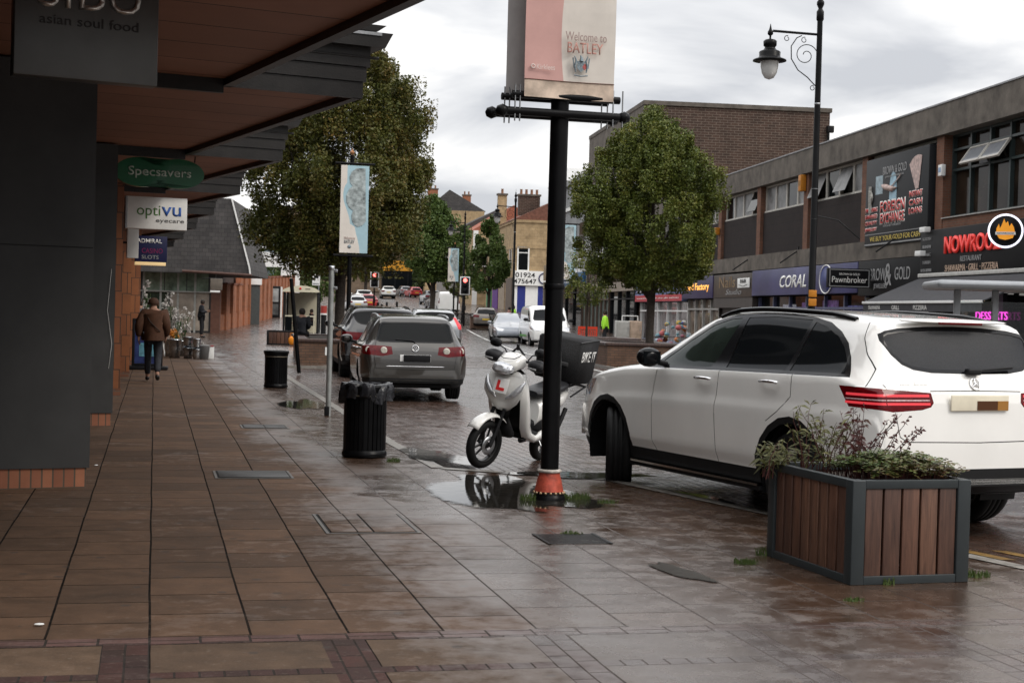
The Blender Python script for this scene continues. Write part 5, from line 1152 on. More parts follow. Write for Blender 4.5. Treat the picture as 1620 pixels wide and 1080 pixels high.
# ================================================================ STREET FURNITURE
# ---- banner posts
def banner(px0,Y,label,w,h,top,base_col,side,rz=R(15),fancy=False,z0=None,bz=0.,near=False):
    g=at(px0,500,Y); t=thing('banner_post',label,'banner post',(g.x,Y,gz(Y)+(z0 or 0)),rz,'banner posts along the street'); hb=top-h
    if not near:
        MB().tube([(0,0,0),(0,0,top+.35)],.055,12).build('pole',BLACK,t)
        MB().tube([(0,0,0),(0,0,.4)],[.09,.07],12).build('base',BLACK,t)
        for z in(hb-.06,top+.06): MB().tube([(-w*.5-.05,-.02,z),(w*.5+.12,-.02,z)],.03,8).build('cross_bar',BLACK,t)
        MB().lathe([(.001,.14),(.05,.09),(.06,.05),(.03,0),(.03,-.02)],12,Matrix.Translation((0,0,top+.38))).build('finial',mat('worn_gold',(.30,.14,.06),.5,.4),t)
    return t
BCREAM=mat('banner_cream',(.68,.63,.57),.7,var=.10,scale=2.5,bump=.1,bscale=4); BPINK=mat('banner_pink',(.56,.33,.30),.7,var=.10,scale=3); BBLUE=mat('banner_blue',(.36,.52,.58),.7,var=.10,scale=3); BPIC=mat('banner_photo',(.30,.34,.34),.6,var=.85,scale=5)
# the near one
g=gnd(868,790); bp=thing('banner_post','black banner post with pink and cream banner and red bell foot, nearest the camera','banner post',(g.x,g.y,0),R(15.5),'banner posts along the street')
MB().tube([(0,0,.20),(0,0,1.72),(.004,0,3.45),(.006,0,5.6)],.073,24).build('pole',BLACK,bp)
MB().lathe([(.078,1.70),(.082,1.71),(.082,1.735),(.078,1.745)],24).build('pole_collar',BLACK,bp)
DIRTR=mat('worn_red_paint',(.42,.075,.045),.45,var=.45,scale=14,bump=.2); 
MB().lathe([(.118,.072),(.112,.10),(.100,.155),(.088,.20),(.085,.222)],28).build('red_foot',DIRTR,bp)
MB().lathe([(.085,.222),(.098,.226),(.10,.240),(.085,.25),(.075,.25)],28).build('foot_ring',mat('worn_white',(.42,.38,.34),.5,var=.5,scale=20),bp)
MB().lathe([(.13,-.01),(.132,.028),(.125,.034),(.119,.072)],28).build('foot_plinth',BLACK,bp)
mb=MB()
for k in range(18):
    a=2*math.pi*k/18; M_=Matrix.Translation((.121*math.cos(a),.121*math.sin(a),.062)); mb.lathe([(.0005,-.012),(.010,-.007),(.013,0),(.010,.007),(.0005,.012)],8,M_)
mb.build('foot_studs',mat('brass_studs',(.40,.27,.16),.4,.6,var=.3),bp)
for yy in(-.085,.085):
    xx=-.02 if yy<0 else -.06
    c=MB().tube([(-.47+xx,yy,3.10),(.53+xx,yy,3.10)],.034,14); 
    for e_ in(-.48+xx,.54+xx): c.lathe([(.001,-.055),(.035,-.04),(.052,0),(.035,.04),(.001,.055)],14,Matrix.Translation((e_,yy,3.10)),axis='x')
    c.build('lower_bar',BLACK,bp)
    MB().tube([(-.40+xx,yy,3.235),(.50+xx,yy,3.235)],.030,12).build('banner_roll',BLACK,bp)
    for e_ in(-.38,-.34,.44,.49): MB().tube([(e_+xx,yy-.02,3.02),(e_+xx,yy-.02,3.31)],.006,6).build('tie_rod',STEEL,bp)
    if yy<0:
        # front banner : cream field, pink field with a curved edge, stained hem
        X0,X1=-.335,.415; zt_=5.6; zb_=3.22; cv=[]
        for k in range(25):
            z=zb_+(zt_-zb_)*k/24; xc=.065+.0*z; cv.append((.075+ (-.105+1.0*((z-3.75)/1.0)**2*.17 if z>3.2 else 0),z))
        b_=MB(); nx=10
        def bx_(x,z): return V(x,-.117-.012*math.sin(x*7+z*1.2)-.006*math.sin(z*5+x*3),z)
        rows=[[bx_(c0+(X1-c0)*j/nx,z) for j in range(nx+1)] for c0,z in cv]
        for r0,r1 in zip(rows,rows[1:]):
            for j in range(nx): b_.add([r0[j],r0[j+1],r1[j+1],r1[j]],[(0,1,2,3)],True)
        b_.build('banner_cream_field',BCREAM,bp,recalc=False)
        b_=MB(); rows=[[bx_(X0+(c0-X0)*j/nx,z) for j in range(nx+1)] for c0,z in cv]
        for r0,r1 in zip(rows,rows[1:]):
            for j in range(nx): b_.add([r0[j],r0[j+1],r1[j+1],r1[j]],[(0,1,2,3)],True)
        b_.build('banner_pink_field',BPINK,bp,recalc=False)
        b_=MB(); 
        for j in range(30):
            xa=X0+(X1-X0)*j/30; xb=X0+(X1-X0)*(j+1)/30; p=[bx_(xa,3.215),bx_(xb,3.215),bx_(xb,3.355),bx_(xa,3.355)]; b_.add([q_+V(0,-.004,0) for q_ in p],[(0,1,2,3)],True)
        mh=mat('stained_hem',(.50,.40,.32),.7,var=.5,scale=5); o=b_.build('banner_hem',mh,bp,recalc=False)
        b_=MB()
        for j in range(24):
            xa=X0+.02+(X1-X0-.3)*j/24; xb=xa+(X1-X0-.3)/24; hh=.05+.03*math.sin(j*1.7)
            b_.add([bx_(xa,3.213)+V(0,-.007,0),bx_(xb,3.213)+V(0,-.007,0),bx_(xb,3.213+.05+.03*math.sin((j+1)*1.7))+V(0,-.007,0),bx_(xa,3.213+hh)+V(0,-.007,0)],[(0,1,2,3)],True)
        if 0: b_.build('rust_stain',mat('rust_stain',(.20,.09,.04),.8,var=.5,scale=12),bp,recalc=False)
        MB().tube([bx_(X0+(X1-X0)*j/12,3.355)+V(0,-.008,0) for j in range(13)],.003,5).build('hem_seam',mat('seam_brown',(.15,.07,.05),.8),bp)
        FADEP=mat('faded_brown_pink',(.34,.24,.22),.7,var=.1); FADED=mat('faded_pink_letter',(.44,.23,.19),.7,var=.1)
        text('Welcome to',bp,frame((.165,-.140,3.715),(1,0,0)),w=.345,h=.070,m=FADEP,depth=.002); text('BATLEY',bp,frame((.160,-.140,3.625),(1,0,0)),w=.30,h=.085,m=FADED,depth=.002,bold=.012)
        PALEW=mat('faded_white',(.70,.60,.56),.7,var=0)
        text('Kirklees',bp,frame((-.165,-.140,3.455),(1,0,0)),w=.15,h=.042,m=PALEW,depth=.002,name='council_lettering'); MB().tube([(-.27+.015*math.cos(a),-.141,3.455+.015*math.sin(a)) for a in np.linspace(0,6.283,13)],.005,5).build('council_emblem',PALEW,bp)
        CR=mat('crest_blue_grey',(.22,.27,.30),.7,var=.5,scale=60)
        cr=MB()
        cr.prism([(.12,3.60),(.16,3.56),(.20,3.60),(.20,3.67),(.12,3.67)],-.152,-.149,'xz')
        for sg in(1,-1):
            cr.tube([(.16+sg*.055,-.151,3.56),(.16+sg*.065,-.151,3.62),(.16+sg*.05,-.151,3.67),(.16+sg*.07,-.151,3.72)],[.006,.012,.010,.005],6); cr.tube([(.16+sg*.075,-.151,3.60),(.16+sg*.085,-.151,3.70)],[.004,.008],5)
        cr.tube([(.16,-.151,3.67),(.165,-.151,3.70),(.15,-.151,3.73)],[.022,.016,.004],6); cr.tube([(.09,-.151,3.53),(.16,-.151,3.52),(.23,-.151,3.53)],.006,6)
        cr.build('crest',CR,bp,loc=(0,.010,.584)).scale=(.8,1,.8); bp.children[-1].location.x=.03
        sh=MB().prism([(.135,3.615),(.16,3.58),(.185,3.615),(.16,3.65)],-.1535,-.1525,'xz').build('crest_shield',mat('crest_red',(.40,.10,.09),.7),bp,loc=(.03,.010,.584)); sh.scale=(.8,1,.8)
    else:
        MB().box(-.42,.36,.110,.116,3.22,5.6).build('back_banner',mat('banner_back',(.40,.38,.37),.7,var=.1),bp)
# the left tall one with the blue picture banner
b2=banner(553,41,'banner post with pale blue picture banner, seen against the biggest tree','',0,0,0,0) if 0 else None
def picbanner(px,Y,label,w=.76,h=2.35,top=5.35,off=0.,rz=R(15)):
    g=at(px,500,Y); t=thing('banner_post',label,'banner post',(g.x,Y,gz(Y)),rz,'banner posts along the street'); hb=top-h
    MB().tube([(0,0,.0),(0,0,.5),(0,0,top+.28)],[.085,.062,.055],14).build('pole',BLACK,t)
    for z in(hb-.07,top+.05):
        MB().tube([(off-w*.5-.16,-.06,z),(off+w*.5+.16,-.06,z)],.032,8).build('cross_bar',BLACK,t)
    MB().lathe([(.03,-.02),(.03,.02),(.07,.06),(.05,.10),(.015,.14),(.001,.2)],12,Matrix.Translation((0,0,top+.28))).build('finial',mat('worn_gold',(.30,.14,.06),.5,.4),t)
    y=-.085; cv=[]
    for k in range(31):
        u=k/30; z=hb+h*u
        xe = off-w*.5+w*( .62+.10*math.cos(u*9) if u<.33 else (.22+.13*math.cos((u-.33)*9.5) if u<.8 else .22+.02*(u-.8)))
        cv.append((xe,z))
    a=MB(); b=MB()
    for (x0,z0),(x1,z1) in zip(cv,cv[1:]):
        a.quad(V(off-w/2,y,z0),V(x0,y,z0),V(x1,y,z1),V(off-w/2,y,z1)); b.quad(V(x0,y,z0),V(off+w/2,y,z0),V(off+w/2,y,z1),V(x1,y,z1))
    a.build('banner_cream_field',BCREAM,t); b.build('banner_blue_field',BBLUE,t)
    PO_=[(.36,.97),(.05,.97),(-.12,.93),(-.20,.87),(-.17,.80),(-.08,.765),(-.20,.73),(-.30,.66),(-.29,.58),(-.20,.52),(-.05,.485),(-.10,.43),(-.08,.37),(.0,.325),(.12,.30),(.30,.32),(.42,.37)]
    MB().prism([(off+w*a_,hb+h*b_) for a_,b_ in PO_[::-1]],y-.012,y-.008,'xz').build('picture_collage',BPIC,t)
    MB().box(off-w/2,off+w/2,-.06,-.05,hb,top).build('banner_back',BCREAM,t)
    text('Welcome to',t,frame((off-w*.15,y-.008,hb+.40),(1,0,0)),w=.30,h=.07,m=mat('faded_brown_pink',(.34,.24,.22),.7),depth=.003); text('BATLEY',t,frame((off-w*.15,y-.008,hb+.30),(1,0,0)),w=.28,h=.085,m=mat('slate_letter',(.15,.17,.18),.7,var=0),depth=.003,bold=.01)
    MB().lathe([(.001,0),(.05,0),(.05,.004),(.001,.004)],8,Matrix.Translation((off-w*.15,y-.01,hb+.17)),axis='y').build('crest',mat('crest_blue_grey',(.22,.27,.30),.7),t)
    return t
picbanner(551,41,'banner post with a pale blue picture banner, seen against the biggest tree',off=.08)
picbanner(886,66,'banner post right of the near black post, its cream banner partly hidden',off=.2,w=.8)
picbanner(717,108,'far banner post with a pale banner beside the third street lamp',off=-.1)
# ---- lamp posts
def lamp(px,Y,label,H=8.0,rz=R(0),dz=0):
    g=at(px,500,Y); t=thing('street_lamp',label,'street lamp',(g.x,Y,gz(Y)+dz),rz,'swan arm street lamps')
    MB().tube([(0,0,0),(0,0,1.3),(0,0,1.35),(0,0,H-.5)],[.11,.10,.075,.055],16).build('post',BLACK,t)
    MB().lathe([(.055,-.55),(.075,-.52),(.075,-.36),(.055,-.33),(.04,-.30),(.075,-.22),(.075,-.17),(.03,-.10),(.04,-.05),(.012,0),(.004,.18)],14,Matrix.Translation((0,0,H))).build('finial',BLACK,t)
    za=H-.82; MB().tube([(0,0,za),(-.95,0,za+.04)],.026,10).build('arm',BLACK,t)
    s=MB(); 
    sp=[( -.27+ (.24-.19*u)*math.cos(.2+u*9.0), (za-.42)+(.24-.19*u)*math.sin(.2+u*9.0)) for u in np.linspace(0,1,34)]
    s.tube([(x,0,z) for x,z in sp],.009,6)
    s.tube([(-.06,0,za-1.02),(-.22,0,za-.86),(-.42,0,za-.72),(-.56,0,za-.50),(-.57,0,za-.25),(-.46,0,za-.08),(-.36,0,za-.03)],.011,6)
    for cx,cz,rr in((-.66,za-.10,.06),(-.31,za-.12,.06),(-.11,za-1.07,.055)):
        s.tube([(cx+rr*(1-u*.5)*math.cos(1.2+u*6.5),0,cz+rr*(1-u*.5)*math.sin(1.2+u*6.5)) for u in np.linspace(0,1,16)],.008,6)
    s.build('scroll_bracket',BLACK,t)
    L_=Matrix.Translation((-1.0,0,za))
    MB().lathe([(.004,.18),(.02,.10),(.03,.06),(.055,.02),(.055,-.03),(.02,-.06),(.02,-.12),(.10,-.14),(.135,-.17),(.13,-.26),(.10,-.29),(.13,-.34),(.20,-.37),(.215,-.39),(.21,-.47),(.23,-.50),(.33,-.54),(.335,-.565),(.20,-.575),(.001,-.57)],28,L_).build('lantern',BLACK,t)
    MB().lathe([(.185,-.576),(.178,-.68),(.15,-.80),(.09,-.90),(.001,-.935)],24,L_).build('globe',mat('lamp_globe',(.62,.62,.60),.12,var=.05,coat=1,trans=.15),t)
    for z in(H-2.2,H-3.9,H-4.5): 
        MB().lathe([(.062,-.015),(.068,0),(.062,.015)],14,Matrix.Translation((0,0,z))).build('band',STEEL,t)
    return t
lp=lamp(1283,30.5,'near street lamp with scrolled bracket rising in front of the bookmaker sign',H=8.05,rz=R(4))
MB().rbox(-.085,.075,-.11,-.075,1.98,2.12,.01).build('orange_notice',YB,lp); MB().rbox(-.085,.075,-.11,-.075,1.80,1.95,.01).build('orange_notice',YB,lp)
MB().tube([(0,0,3.62),(.55,.2,3.55),(1.1,.5,3.2)],.012,6).build('stay_arm',BLACK,lp)
lamp(811,84,'second street lamp standing before the stone corner building',H=8.0,rz=R(3))
lamp(732,108,'third street lamp standing beside the far banner',H=8.0,rz=R(3))
# ---- litter bins
def bin_(px,py,label,r=.215,h=.74,liner=False):
    g=gnd(px,py); t=thing('litter_bin',label,'litter bin',(g.x,g.y,0),R(8),'black slatted litter bins')
    mb=MB(); n=28
    for k in range(n):
        a=2*math.pi*k/n; M_=Matrix.Rotation(a,4,'Z'); mb.box(r*.90,r*.975,-.019,.019,.06,h-.13,M_)
    mb.build('slats',BLACK,t)
    MB().lathe([(r*.88,.04),(r*.88,h-.12)],28).build('inner_drum',BLACKP,t)
    MB().lathe([(.001,0),(r*.94,0),(r*1.03,.015),(r*1.03,.05),(r*.99,.058),(r*.99,.075),(r*.90,.08)],32).build('foot_ring',BLACK,t)
    MB().lathe([(r*.9,h-.14),(r*1.0,h-.135),(r*1.0,h-.11),(r*.98,h-.10),(r*1.0,h-.09),(r*1.08,h-.045),(r*1.10,h-.02),(r*1.06,h-.004),(r*.80,h),(r*.74,h-.02),(r*.70,h-.12),(.001,h-.13)],32).build('lid_ring',BLACK,t)
    MB().lathe([(r*1.002,h-.118),(r*1.012,h-.112),(r*1.002,h-.106)],32).build('gold_band',mat('dull_brass_band',(.20,.17,.13),.5,.5),t)
    if liner:
        r_=random.Random(5); n=72; vs=[];
        prof=[(r*.78,h-.05),(r*.92,h+.012),(r*1.10,h+.006),(r*1.14,h-.05),(r*1.11,h-.11),(r*1.09,h-.15)]
        for i,(rr,z) in enumerate(prof):
            for k in range(n):
                a=2*math.pi*k/n; w_=(.008+.006*i)*math.sin(9*a+i*.8)+(.005+.003*i)*math.sin(23*a+1.3*i)+r_.uniform(-.005,.005)
                dz=(.03*math.sin(3*a+1)+.02*math.sin(7*a))*(i/5.) ; vs.append((( rr+w_)*math.cos(a),(rr+w_)*math.sin(a),z+dz+r_.uniform(-.004,.004)))
        mb=MB(); mb.add(vs,[(i*n+k,i*n+(k+1)%n,(i+1)*n+(k+1)%n,(i+1)*n+k) for i in range(len(prof)-1) for k in range(n)],True)
        mb.build('bag_liner',mat('black_bin_bag',(.02,.02,.023),.22,var=.2,bump=.5,bscale=22),t)
    return t
bin_(576,722,'near black slatted litter bin with a crumpled black bag over its rim',liner=True,r=.222)
bin_(436,613,'farther black slatted litter bin with a plain rim',r=.215,h=.69)
# ---- posts
g=gnd(519,657); t=thing('metal_post','bare grey galvanised post between the litter bins','post',(g.x,g.y,0),0)
p_=MB().tube([(0,0,.0),(.0,0,2.06)],.038,16); p_.build('pole',mat('pole_grey',(.30,.31,.30),.5,.5,var=.25,scale=8),t); MB().lathe([(.001,0),(.04,0),(.042,-.03),(.042,-.06),(.038,-.06)],16,Matrix.Translation((0,0,2.09))).build('cap',STEEL,t)
c_=MB(); 
for z in(2.02,1.78): c_.rbox(.03,.085,-.02,.02,z-.02,z+.02,.005)
c_.build('sign_clip',STEEL,t); MB().rbox(-.05,.02,-.055,.01,0,.13,.01).build('ground_socket',BLACKP,t)
g=gnd(473,590); h2=at(457,443,34.2); t=thing('leaning_post','thin black post leaning left in front of the bus shelter','post',(g.x,g.y,0),0)
MB().tube([(0,0,0),((h2.x-g.x)*.5,0,1.05),((h2.x-g.x),0,2.12)],.045,12).build('pole',BLACK,t); MB().lathe([(.04,0),(.05,.01),(.04,.05),(.001,.06)],12,Matrix.Translation(((h2.x-g.x),0,2.10))).build('cap',BLACK,t)
# ---- traffic signals
def signal(px,Y,label,dz=0,post_h=3.2,extra=True,zc=2.75,lit=True):
    g=at(px,460,Y); t=thing('traffic_signal',label,'traffic light',(g.x,Y,gz(Y)),R(8),'traffic signals at the crossing')
    MB().tube([(0,0,0),(0,0,post_h)],.06,12).build('post',BLACK,t); W_=.34; H_=.62
    bk=MB().rbox(-W_,W_,-.16,-.12,zc-H_,zc+H_,.03); o=bk.build('backing_board',PAPER,t); MB().rbox(-W_+.07,W_-.07,-.20,-.161,zc-H_+.07,zc+H_-.07,.02).build('head',BLACKP,t)
    for i,(mm) in enumerate((mat('signal_red',(1,.1,.08),.4,var=0,emit=(1,.12,.10),es=4.0) if lit else GLASS,GLASS,GLASS)):
        MB().lathe([(.001,-.02),(.13,-.015),(.14,0),(.14,.02)],16,Matrix.Translation((0,-.205,zc+.36-.36*i)),axis='y').build('lens',mm,t)
        v_=MB(); v_.tube([(.15*math.cos(a),-.27,zc+.36-.36*i+.15*math.sin(a)) for a in np.linspace(0,math.pi,9)],.012,5); v_.build('hood',BLACKP,t)
    MB().rbox(-.1,.1,-.12,-.06,1.1,1.4,.02).build('push_button_box',BLACKP,t)
    return t
signal(592,120,'left traffic signal with red lit, beside the bollards',zc=2.9)
signal(735,103,'traffic signal with red lit on the right of the road',zc=2.75)
signal(537,97,'traffic signal seen from its edge beside the left banner post',zc=3.1,lit=False)
# ---- bollards
for i,(px,Y) in enumerate(((598,122),(612,124),(628,126),(604,116))):
    g=at(px,480,Y); t=thing('bollard',['leftmost of the dark bollards by the far crossing','second dark bollard by the far crossing','rightmost dark bollard by the far crossing','nearest dark bollard below the left signal'][i],'bollard',(g.x,Y,gz(Y)),0,'bollards by the far crossing')
    MB().tube([(0,0,0),(0,0,.98)],.09,12).build('post',BLACK,t); MB().lathe([(.09,0),(.10,.02),(.09,.07),(.04,.12),(.001,.13)],12,Matrix.Translation((0,0,.97))).build('cap',BLACK,t)
# ---- pedestrian guard rail near the right signal
g0=at(705,480,112); g1=at(790,480,97)
t=thing('guard_railing','dark pedestrian guard railing right of the far crossing','railing',(g0.x,112,gz(105)-.2),math.atan2(g1.y-g0.y,g1.x-g0.x)); LL=(V(g1.x,97,0)-V(g0.x,112,0)).length
mb=MB(); mb.box(0,LL,-.03,.03,1.0,1.07).box(0,LL,-.03,.03,.18,.24); mb.build('rails',BLACK,t)
mb=MB()
for k in range(int(LL/.22)): mb.box(k*.22,k*.22+.03,-.015,.015,.241,.999)
mb.build('bars',BLACK,t)
# brick bed by the crossing
def bed(pts_px,Y,w,d,h,label,rz=R(14),cap=True,m=None,x=None,cat='raised bed',coping=None,soil=True):
    xx=x if x is not None else at(pts_px,500,Y).x
    t=thing('brick_planter',label,cat,(xx,Y,gz(Y)),rz); M1=m or brickmat('bed_brick',(.15,.085,.055),(.11,.065,.045),(.07,.055,.045),.225,.075,axes='auto',var=.4)
    CP=coping or brickmat('bed_coping',(.085,.055,.045),(.07,.045,.04),(.04,.03,.028),.11,.4,axes='xy',rough=.4)
    MB().box(0,w,0,d,0,h).build('wall',M1,t)
    c=MB(); c.rbox(-.05,w+.05,-.05,.30,h,h+.10,.03).rbox(-.05,w+.05,d-.30,d+.05,h,h+.10,.03).rbox(-.05,.30,.301,d-.301,h,h+.10,.03).rbox(w-.30,w+.05,.301,d-.301,h,h+.10,.03); c.build('coping',CP,t)
    MB().box(.3,w-.3,.3,d-.3,h+.001,h+.05).build('soil',mat('soil',(.03,.022,.016),.9,var=.4,scale=8,bump=.6,bscale=20),t)
    return t
bl=bed(0,41.0,1.75,7.6,.56,'brick raised bed around the biggest tree, white notice on its face',x=-5.80,rz=R(9))
MB().box(.75,1.0,-.012,-.003,.22,.44).build('notice',PAPER,bl)
bed(0,45.3,2.4,4.6,.60,'brick raised bed at the foot of the round crowned tree',x=2.85,rz=R(8))
bed(0,57.5,2.6,3.2,.55,'second brick raised bed farther up, around the thin young tree',x=2.3,rz=R(8))
bed(0,99.5,4.0,1.2,.7,'brick bed below the right traffic signal',x=at(745,500,99.5).x,rz=R(5))
# ---- far wooden planter, orange bag
def slat_box(t,W_,D_,H_,frame_m,wood,nf,ns,fr=.055,post=.07):
    f=MB()
    for x in(0,W_-post):
        for y in(0,D_-post): f.rbox(x,x+post,y,y+post,0,H_,.006)
    for z0,z1 in((0,fr),(H_-fr,H_)):
        f.rbox(post,W_-post,0.003,fr,z0,z1,.004).rbox(post,W_-post,D_-fr,D_-.003,z0,z1,.004).rbox(.003,fr,post,D_-post,z0,z1,.004).rbox(W_-fr,W_-.003,post,D_-post,z0,z1,.004)
    f.build('frame',frame_m,t)
    r_=random.Random(9)
    for k in range(nf):
        g_=.014; a=post+(W_-2*post)*k/nf+g_/2; b=post+(W_-2*post)*(k+1)/nf-g_/2
        MB().rbox(a,b,.012,.034,fr-.01,H_-fr+.01,.004).build('slat',wood[r_.randrange(len(wood))],t); MB().rbox(a,b,D_-.034,D_-.012,fr-.01,H_-fr+.01,.004).build('slat',wood[r_.randrange(len(wood))],t)
    for k in range(ns):
        g_=.024; a=post+(D_-2*post)*k/ns+g_/2; b=post+(D_-2*post)*(k+1)/ns-g_/2
        for x in(.012,W_-.034): MB().rbox(x,x+.022,a,b,fr-.01,H_-fr+.01,.004).build('slat',wood[r_.randrange(len(wood))],t)
    MB().box(.04,W_-.04,.04,D_-.04,H_-.10,H_-.06).build('soil',mat('soil',(.03,.022,.016),.9,bump=.6,bscale=20),t)
def woodmat(name,c):
    m=bpy.data.materials.new(name); m.use_nodes=True; t=m.node_tree; b=t.nodes['Principled BSDF']; L=t.links.new
    tcn=nd(t,'ShaderNodeTexCoord'); mp=nd(t,'ShaderNodeMapping'); mp.inputs['Scale'].default_value=(14,14,1.1); L(tcn.outputs['Object'],mp.inputs[0])
    n=nd(t,'ShaderNodeTexNoise',i_Scale=3.2,i_Detail=6.0,i_Roughness=.65,i_Distortion=.5); L(mp.outputs[0],n.inputs['Vector']); r=nd(t,'ShaderNodeValToRGB'); L(n.outputs[0],r.inputs[0])
    r.color_ramp.elements[0].position=.3; r.color_ramp.elements[0].color=(c[0]*.45,c[1]*.4,c[2]*.4,1); r.color_ramp.elements[1].position=.68; r.color_ramp.elements[1].color=(c[0]*1.25,c[1]*1.25,c[2]*1.25,1)
    L(r.outputs[0],b.inputs['Base Color']); b.inputs['Roughness'].default_value=.5; bn=nd(t,'ShaderNodeBump',i_Strength=.35,i_Distance=.004); L(n.outputs[0],bn.inputs['Height']); L(bn.outputs[0],b.inputs['Normal']); return m
WOODS=[woodmat('planter_wood_a',(.105,.047,.028)),woodmat('planter_wood_b',(.078,.036,.023)),woodmat('planter_wood_c',(.125,.060,.036))]
FRM=mat('slate_green_frame',(.026,.031,.033),.42,var=.12,scale=5)
g=gnd(422,545); t=thing('wooden_planter','low slatted wooden planter in front of the bus shelter','planter',(g.x,g.y,gz(g.y)),R(10)); slat_box(t,1.2,.8,.56,BLACKP,WOODS,7,5)
ob=at(462,536,58.2); t=thing('bag','orange carrier bag slumped against the low planter','bag',(ob.x,58.2,0),0)
o=MB(); o.box(-.17,.17,-.1,.1,0,.42); o=subsurf(o,'bag_body',mat('orange_bag',(.80,.27,.02),.45,var=.1,bump=.4,bscale=12),t); MB().tube([(-.08,-.03,.36),(-.05,-.03,.5),(.05,-.03,.5),(.08,-.03,.36)],.012,6).build('handle',mat('orange_bag',(.80,.27,.02),.45),t)
# ---- left bus shelter
CREAM=mat('cream_panel',(.62,.58,.44),.5,var=.06); g=at(448,500,78); zb_=gz(78)
t=thing('bus_shelter','cream lined bus shelter with an arched cream roof end on the left pavement','bus shelter',(g.x,78,zb_+.05),R(6)); W_=1.72; DP=4.2
MB().prism([(-.05,2.12),(-.05,2.22),(.25,2.36),(.8,2.46),(1.2,2.44),(1.6,2.34),(1.82,2.2),(1.82,2.12)],-.15,-.05,'xz').build('roof_end',CREAM,t)
MB().prism([(-.05,2.16),(.25,2.33),(.8,2.43),(1.2,2.41),(1.6,2.31),(1.82,2.16)],-.045,DP,'xz').build('roof',BLACKP,t)
MB().lathe([(.001,-.17),(.06,-.17),(.06,-.155),(.001,-.155)],14,Matrix.Translation((.85,0,2.3)),axis='y').build('roundel',REDTXT,t); MB().box(1.1,1.35,-.165,-.155,2.27,2.30).build('stop_label',BLACKP,t)
p=MB(); 
for x in(-.02,1.70): p.box(x,x+.10,-.04,.06,0,2.14).box(x,x+.10,DP-.1,DP,0,2.14)
p.build('frame',BLACKP,t)
MB().box(.09,1.69,DP-.3,DP-.27,.0,2.12).build('back_panel',CREAM,t); MB().box(-.0,.03,.07,DP-.31,.35,2.1).build('side_glass',GLASS,t)
MB().box(.10,1.68,-.01,.02,.86,.92).build('cross_rail',CREAM,t); MB().box(1.55,1.60,.0,.04,.0,.86).box(.1,.14,.0,.04,0,.86).build('rail_legs',CREAM,t)
MB().box(.2,1.4,DP-.9,DP-.6,.45,.5).build('bench',mat('bench_red',(.25,.05,.04),.5),t)
MB().box(.10,.45,-.02,.02,.05,.84).build('low_glass',GLASS,t)
# ---- bus stop flag
g=at(503,500,80); t=thing('bus_stop_sign','white bus stop flag on a thin pole above the shelter','bus stop',(g.x,80,gz(80)),R(8)); MB().tube([(0,0,0),(0,0,3.15)],.035,8).build('pole',GREY,t)
MB().box(-.34,.06,-.04,-.01,2.55,3.12).build('flag',PAPER,t); MB().box(-.26,-.02,-.045,-.041,2.92,3.05).build('bus_symbol',BLACKP,t); MB().box(-.3,.02,-.045,-.041,2.6,2.66).build('route_strip',GREY,t)
g=at(512,500,70); t=thing('short_post','short post with a red and white striped top behind the brick bed','post',(g.x,70,0),0); MB().tube([(0,0,0),(0,0,1.25)],.12,12).build('post',BLACKP,t); MB().tube([(0,0,1.25),(0,0,1.6)],.14,12).build('red_top',mat('dull_red',(.35,.05,.04),.5),t); MB().tube([(0,0,1.18),(0,0,1.25)],.15,12).build('white_band',PAPER,t)
# ---- brick wall with tall openings, notice case, store sign
def wallseg(pts,label):
    """pts: list of (px, Z, top height above ground)"""
    a=at(pts[0][0],500,pts[0][1]); t=thing('brick_wall',label,'wall',(a.x,a.y,gz(a.y)-.05),0)
    return t,a
P=[(-15.35,77.6),(-17.75,112.),(-18.9,136.)]
d1=V(P[1][0]-P[0][0],P[1][1]-P[0][1],0); ang=math.atan2(d1.y,d1.x); L1=d1.length
t=thing('brick_wall','orange red brick boundary wall with tall narrow openings rising up the left pavement','wall',(P[0][0],P[0][1],0),ang)
# local x along wall, y to the left (away from the street is +y)
x=0; seg=[]; zt0=2.45
def zl(x): return gz(P[0][1]+d1.y*x/L1)
mb=MB(); pm=MB(); cpm=MB()
def panel(x0,x1,top,openz=None):
    g0=min(zl(x0),zl(x1)); tp=g0+top
    if openz is None: mb.box(x0,x1,-.0,.30,-.2,tp)
    else: mb.box(x0,x1,.0,.30,-.2,g0+.95); mb.box(x0,x1,.0,.30,tp-.0,tp+.001) if 0 else None; 
    return tp
edges=[0]; 
tops=lambda x: 2.5 if x<9 else 2.75
panel(0,3.6,2.48); 
xx=3.6; k=0
while xx<L1+20:
    # low wall with dark recess then a pier
    g0=zl(min(xx,L1)) if xx<L1 else gz(P[0][1]+d1.y*xx/L1); tp=g0+(2.5 if xx<11 else 2.95)
    mb.box(xx,xx+1.5,0,.30,-.2,g0+.85); pm.box(xx+1.501,xx+3.1,-.10,.40,-.2,tp); cpm.box(xx+1.45,xx+3.15,-.14,.44,tp,tp+.09)
    if xx>11: mb.box(xx,xx+1.5,.0,.30,tp-.45,tp-.02); cpm.box(xx,xx+1.449,-.03,.33,tp-.019,tp+.05)
    xx+=3.1; k+=1
mb.build('wall',REDBRICK,t); pm.build('piers',REDBRICK,t); cpm.box(-.04,3.64,-.04,.34,2.48,2.57); cpm.build('coping',mat('brick_coping',(.22,.09,.06),.7,var=.3),t)
MB().box(3.6,L1+20,.42,.46,-.2,4.6-1.4).build('dark_infill',mat('dark_infill',(.05,.035,.03),.8,var=.3),t)
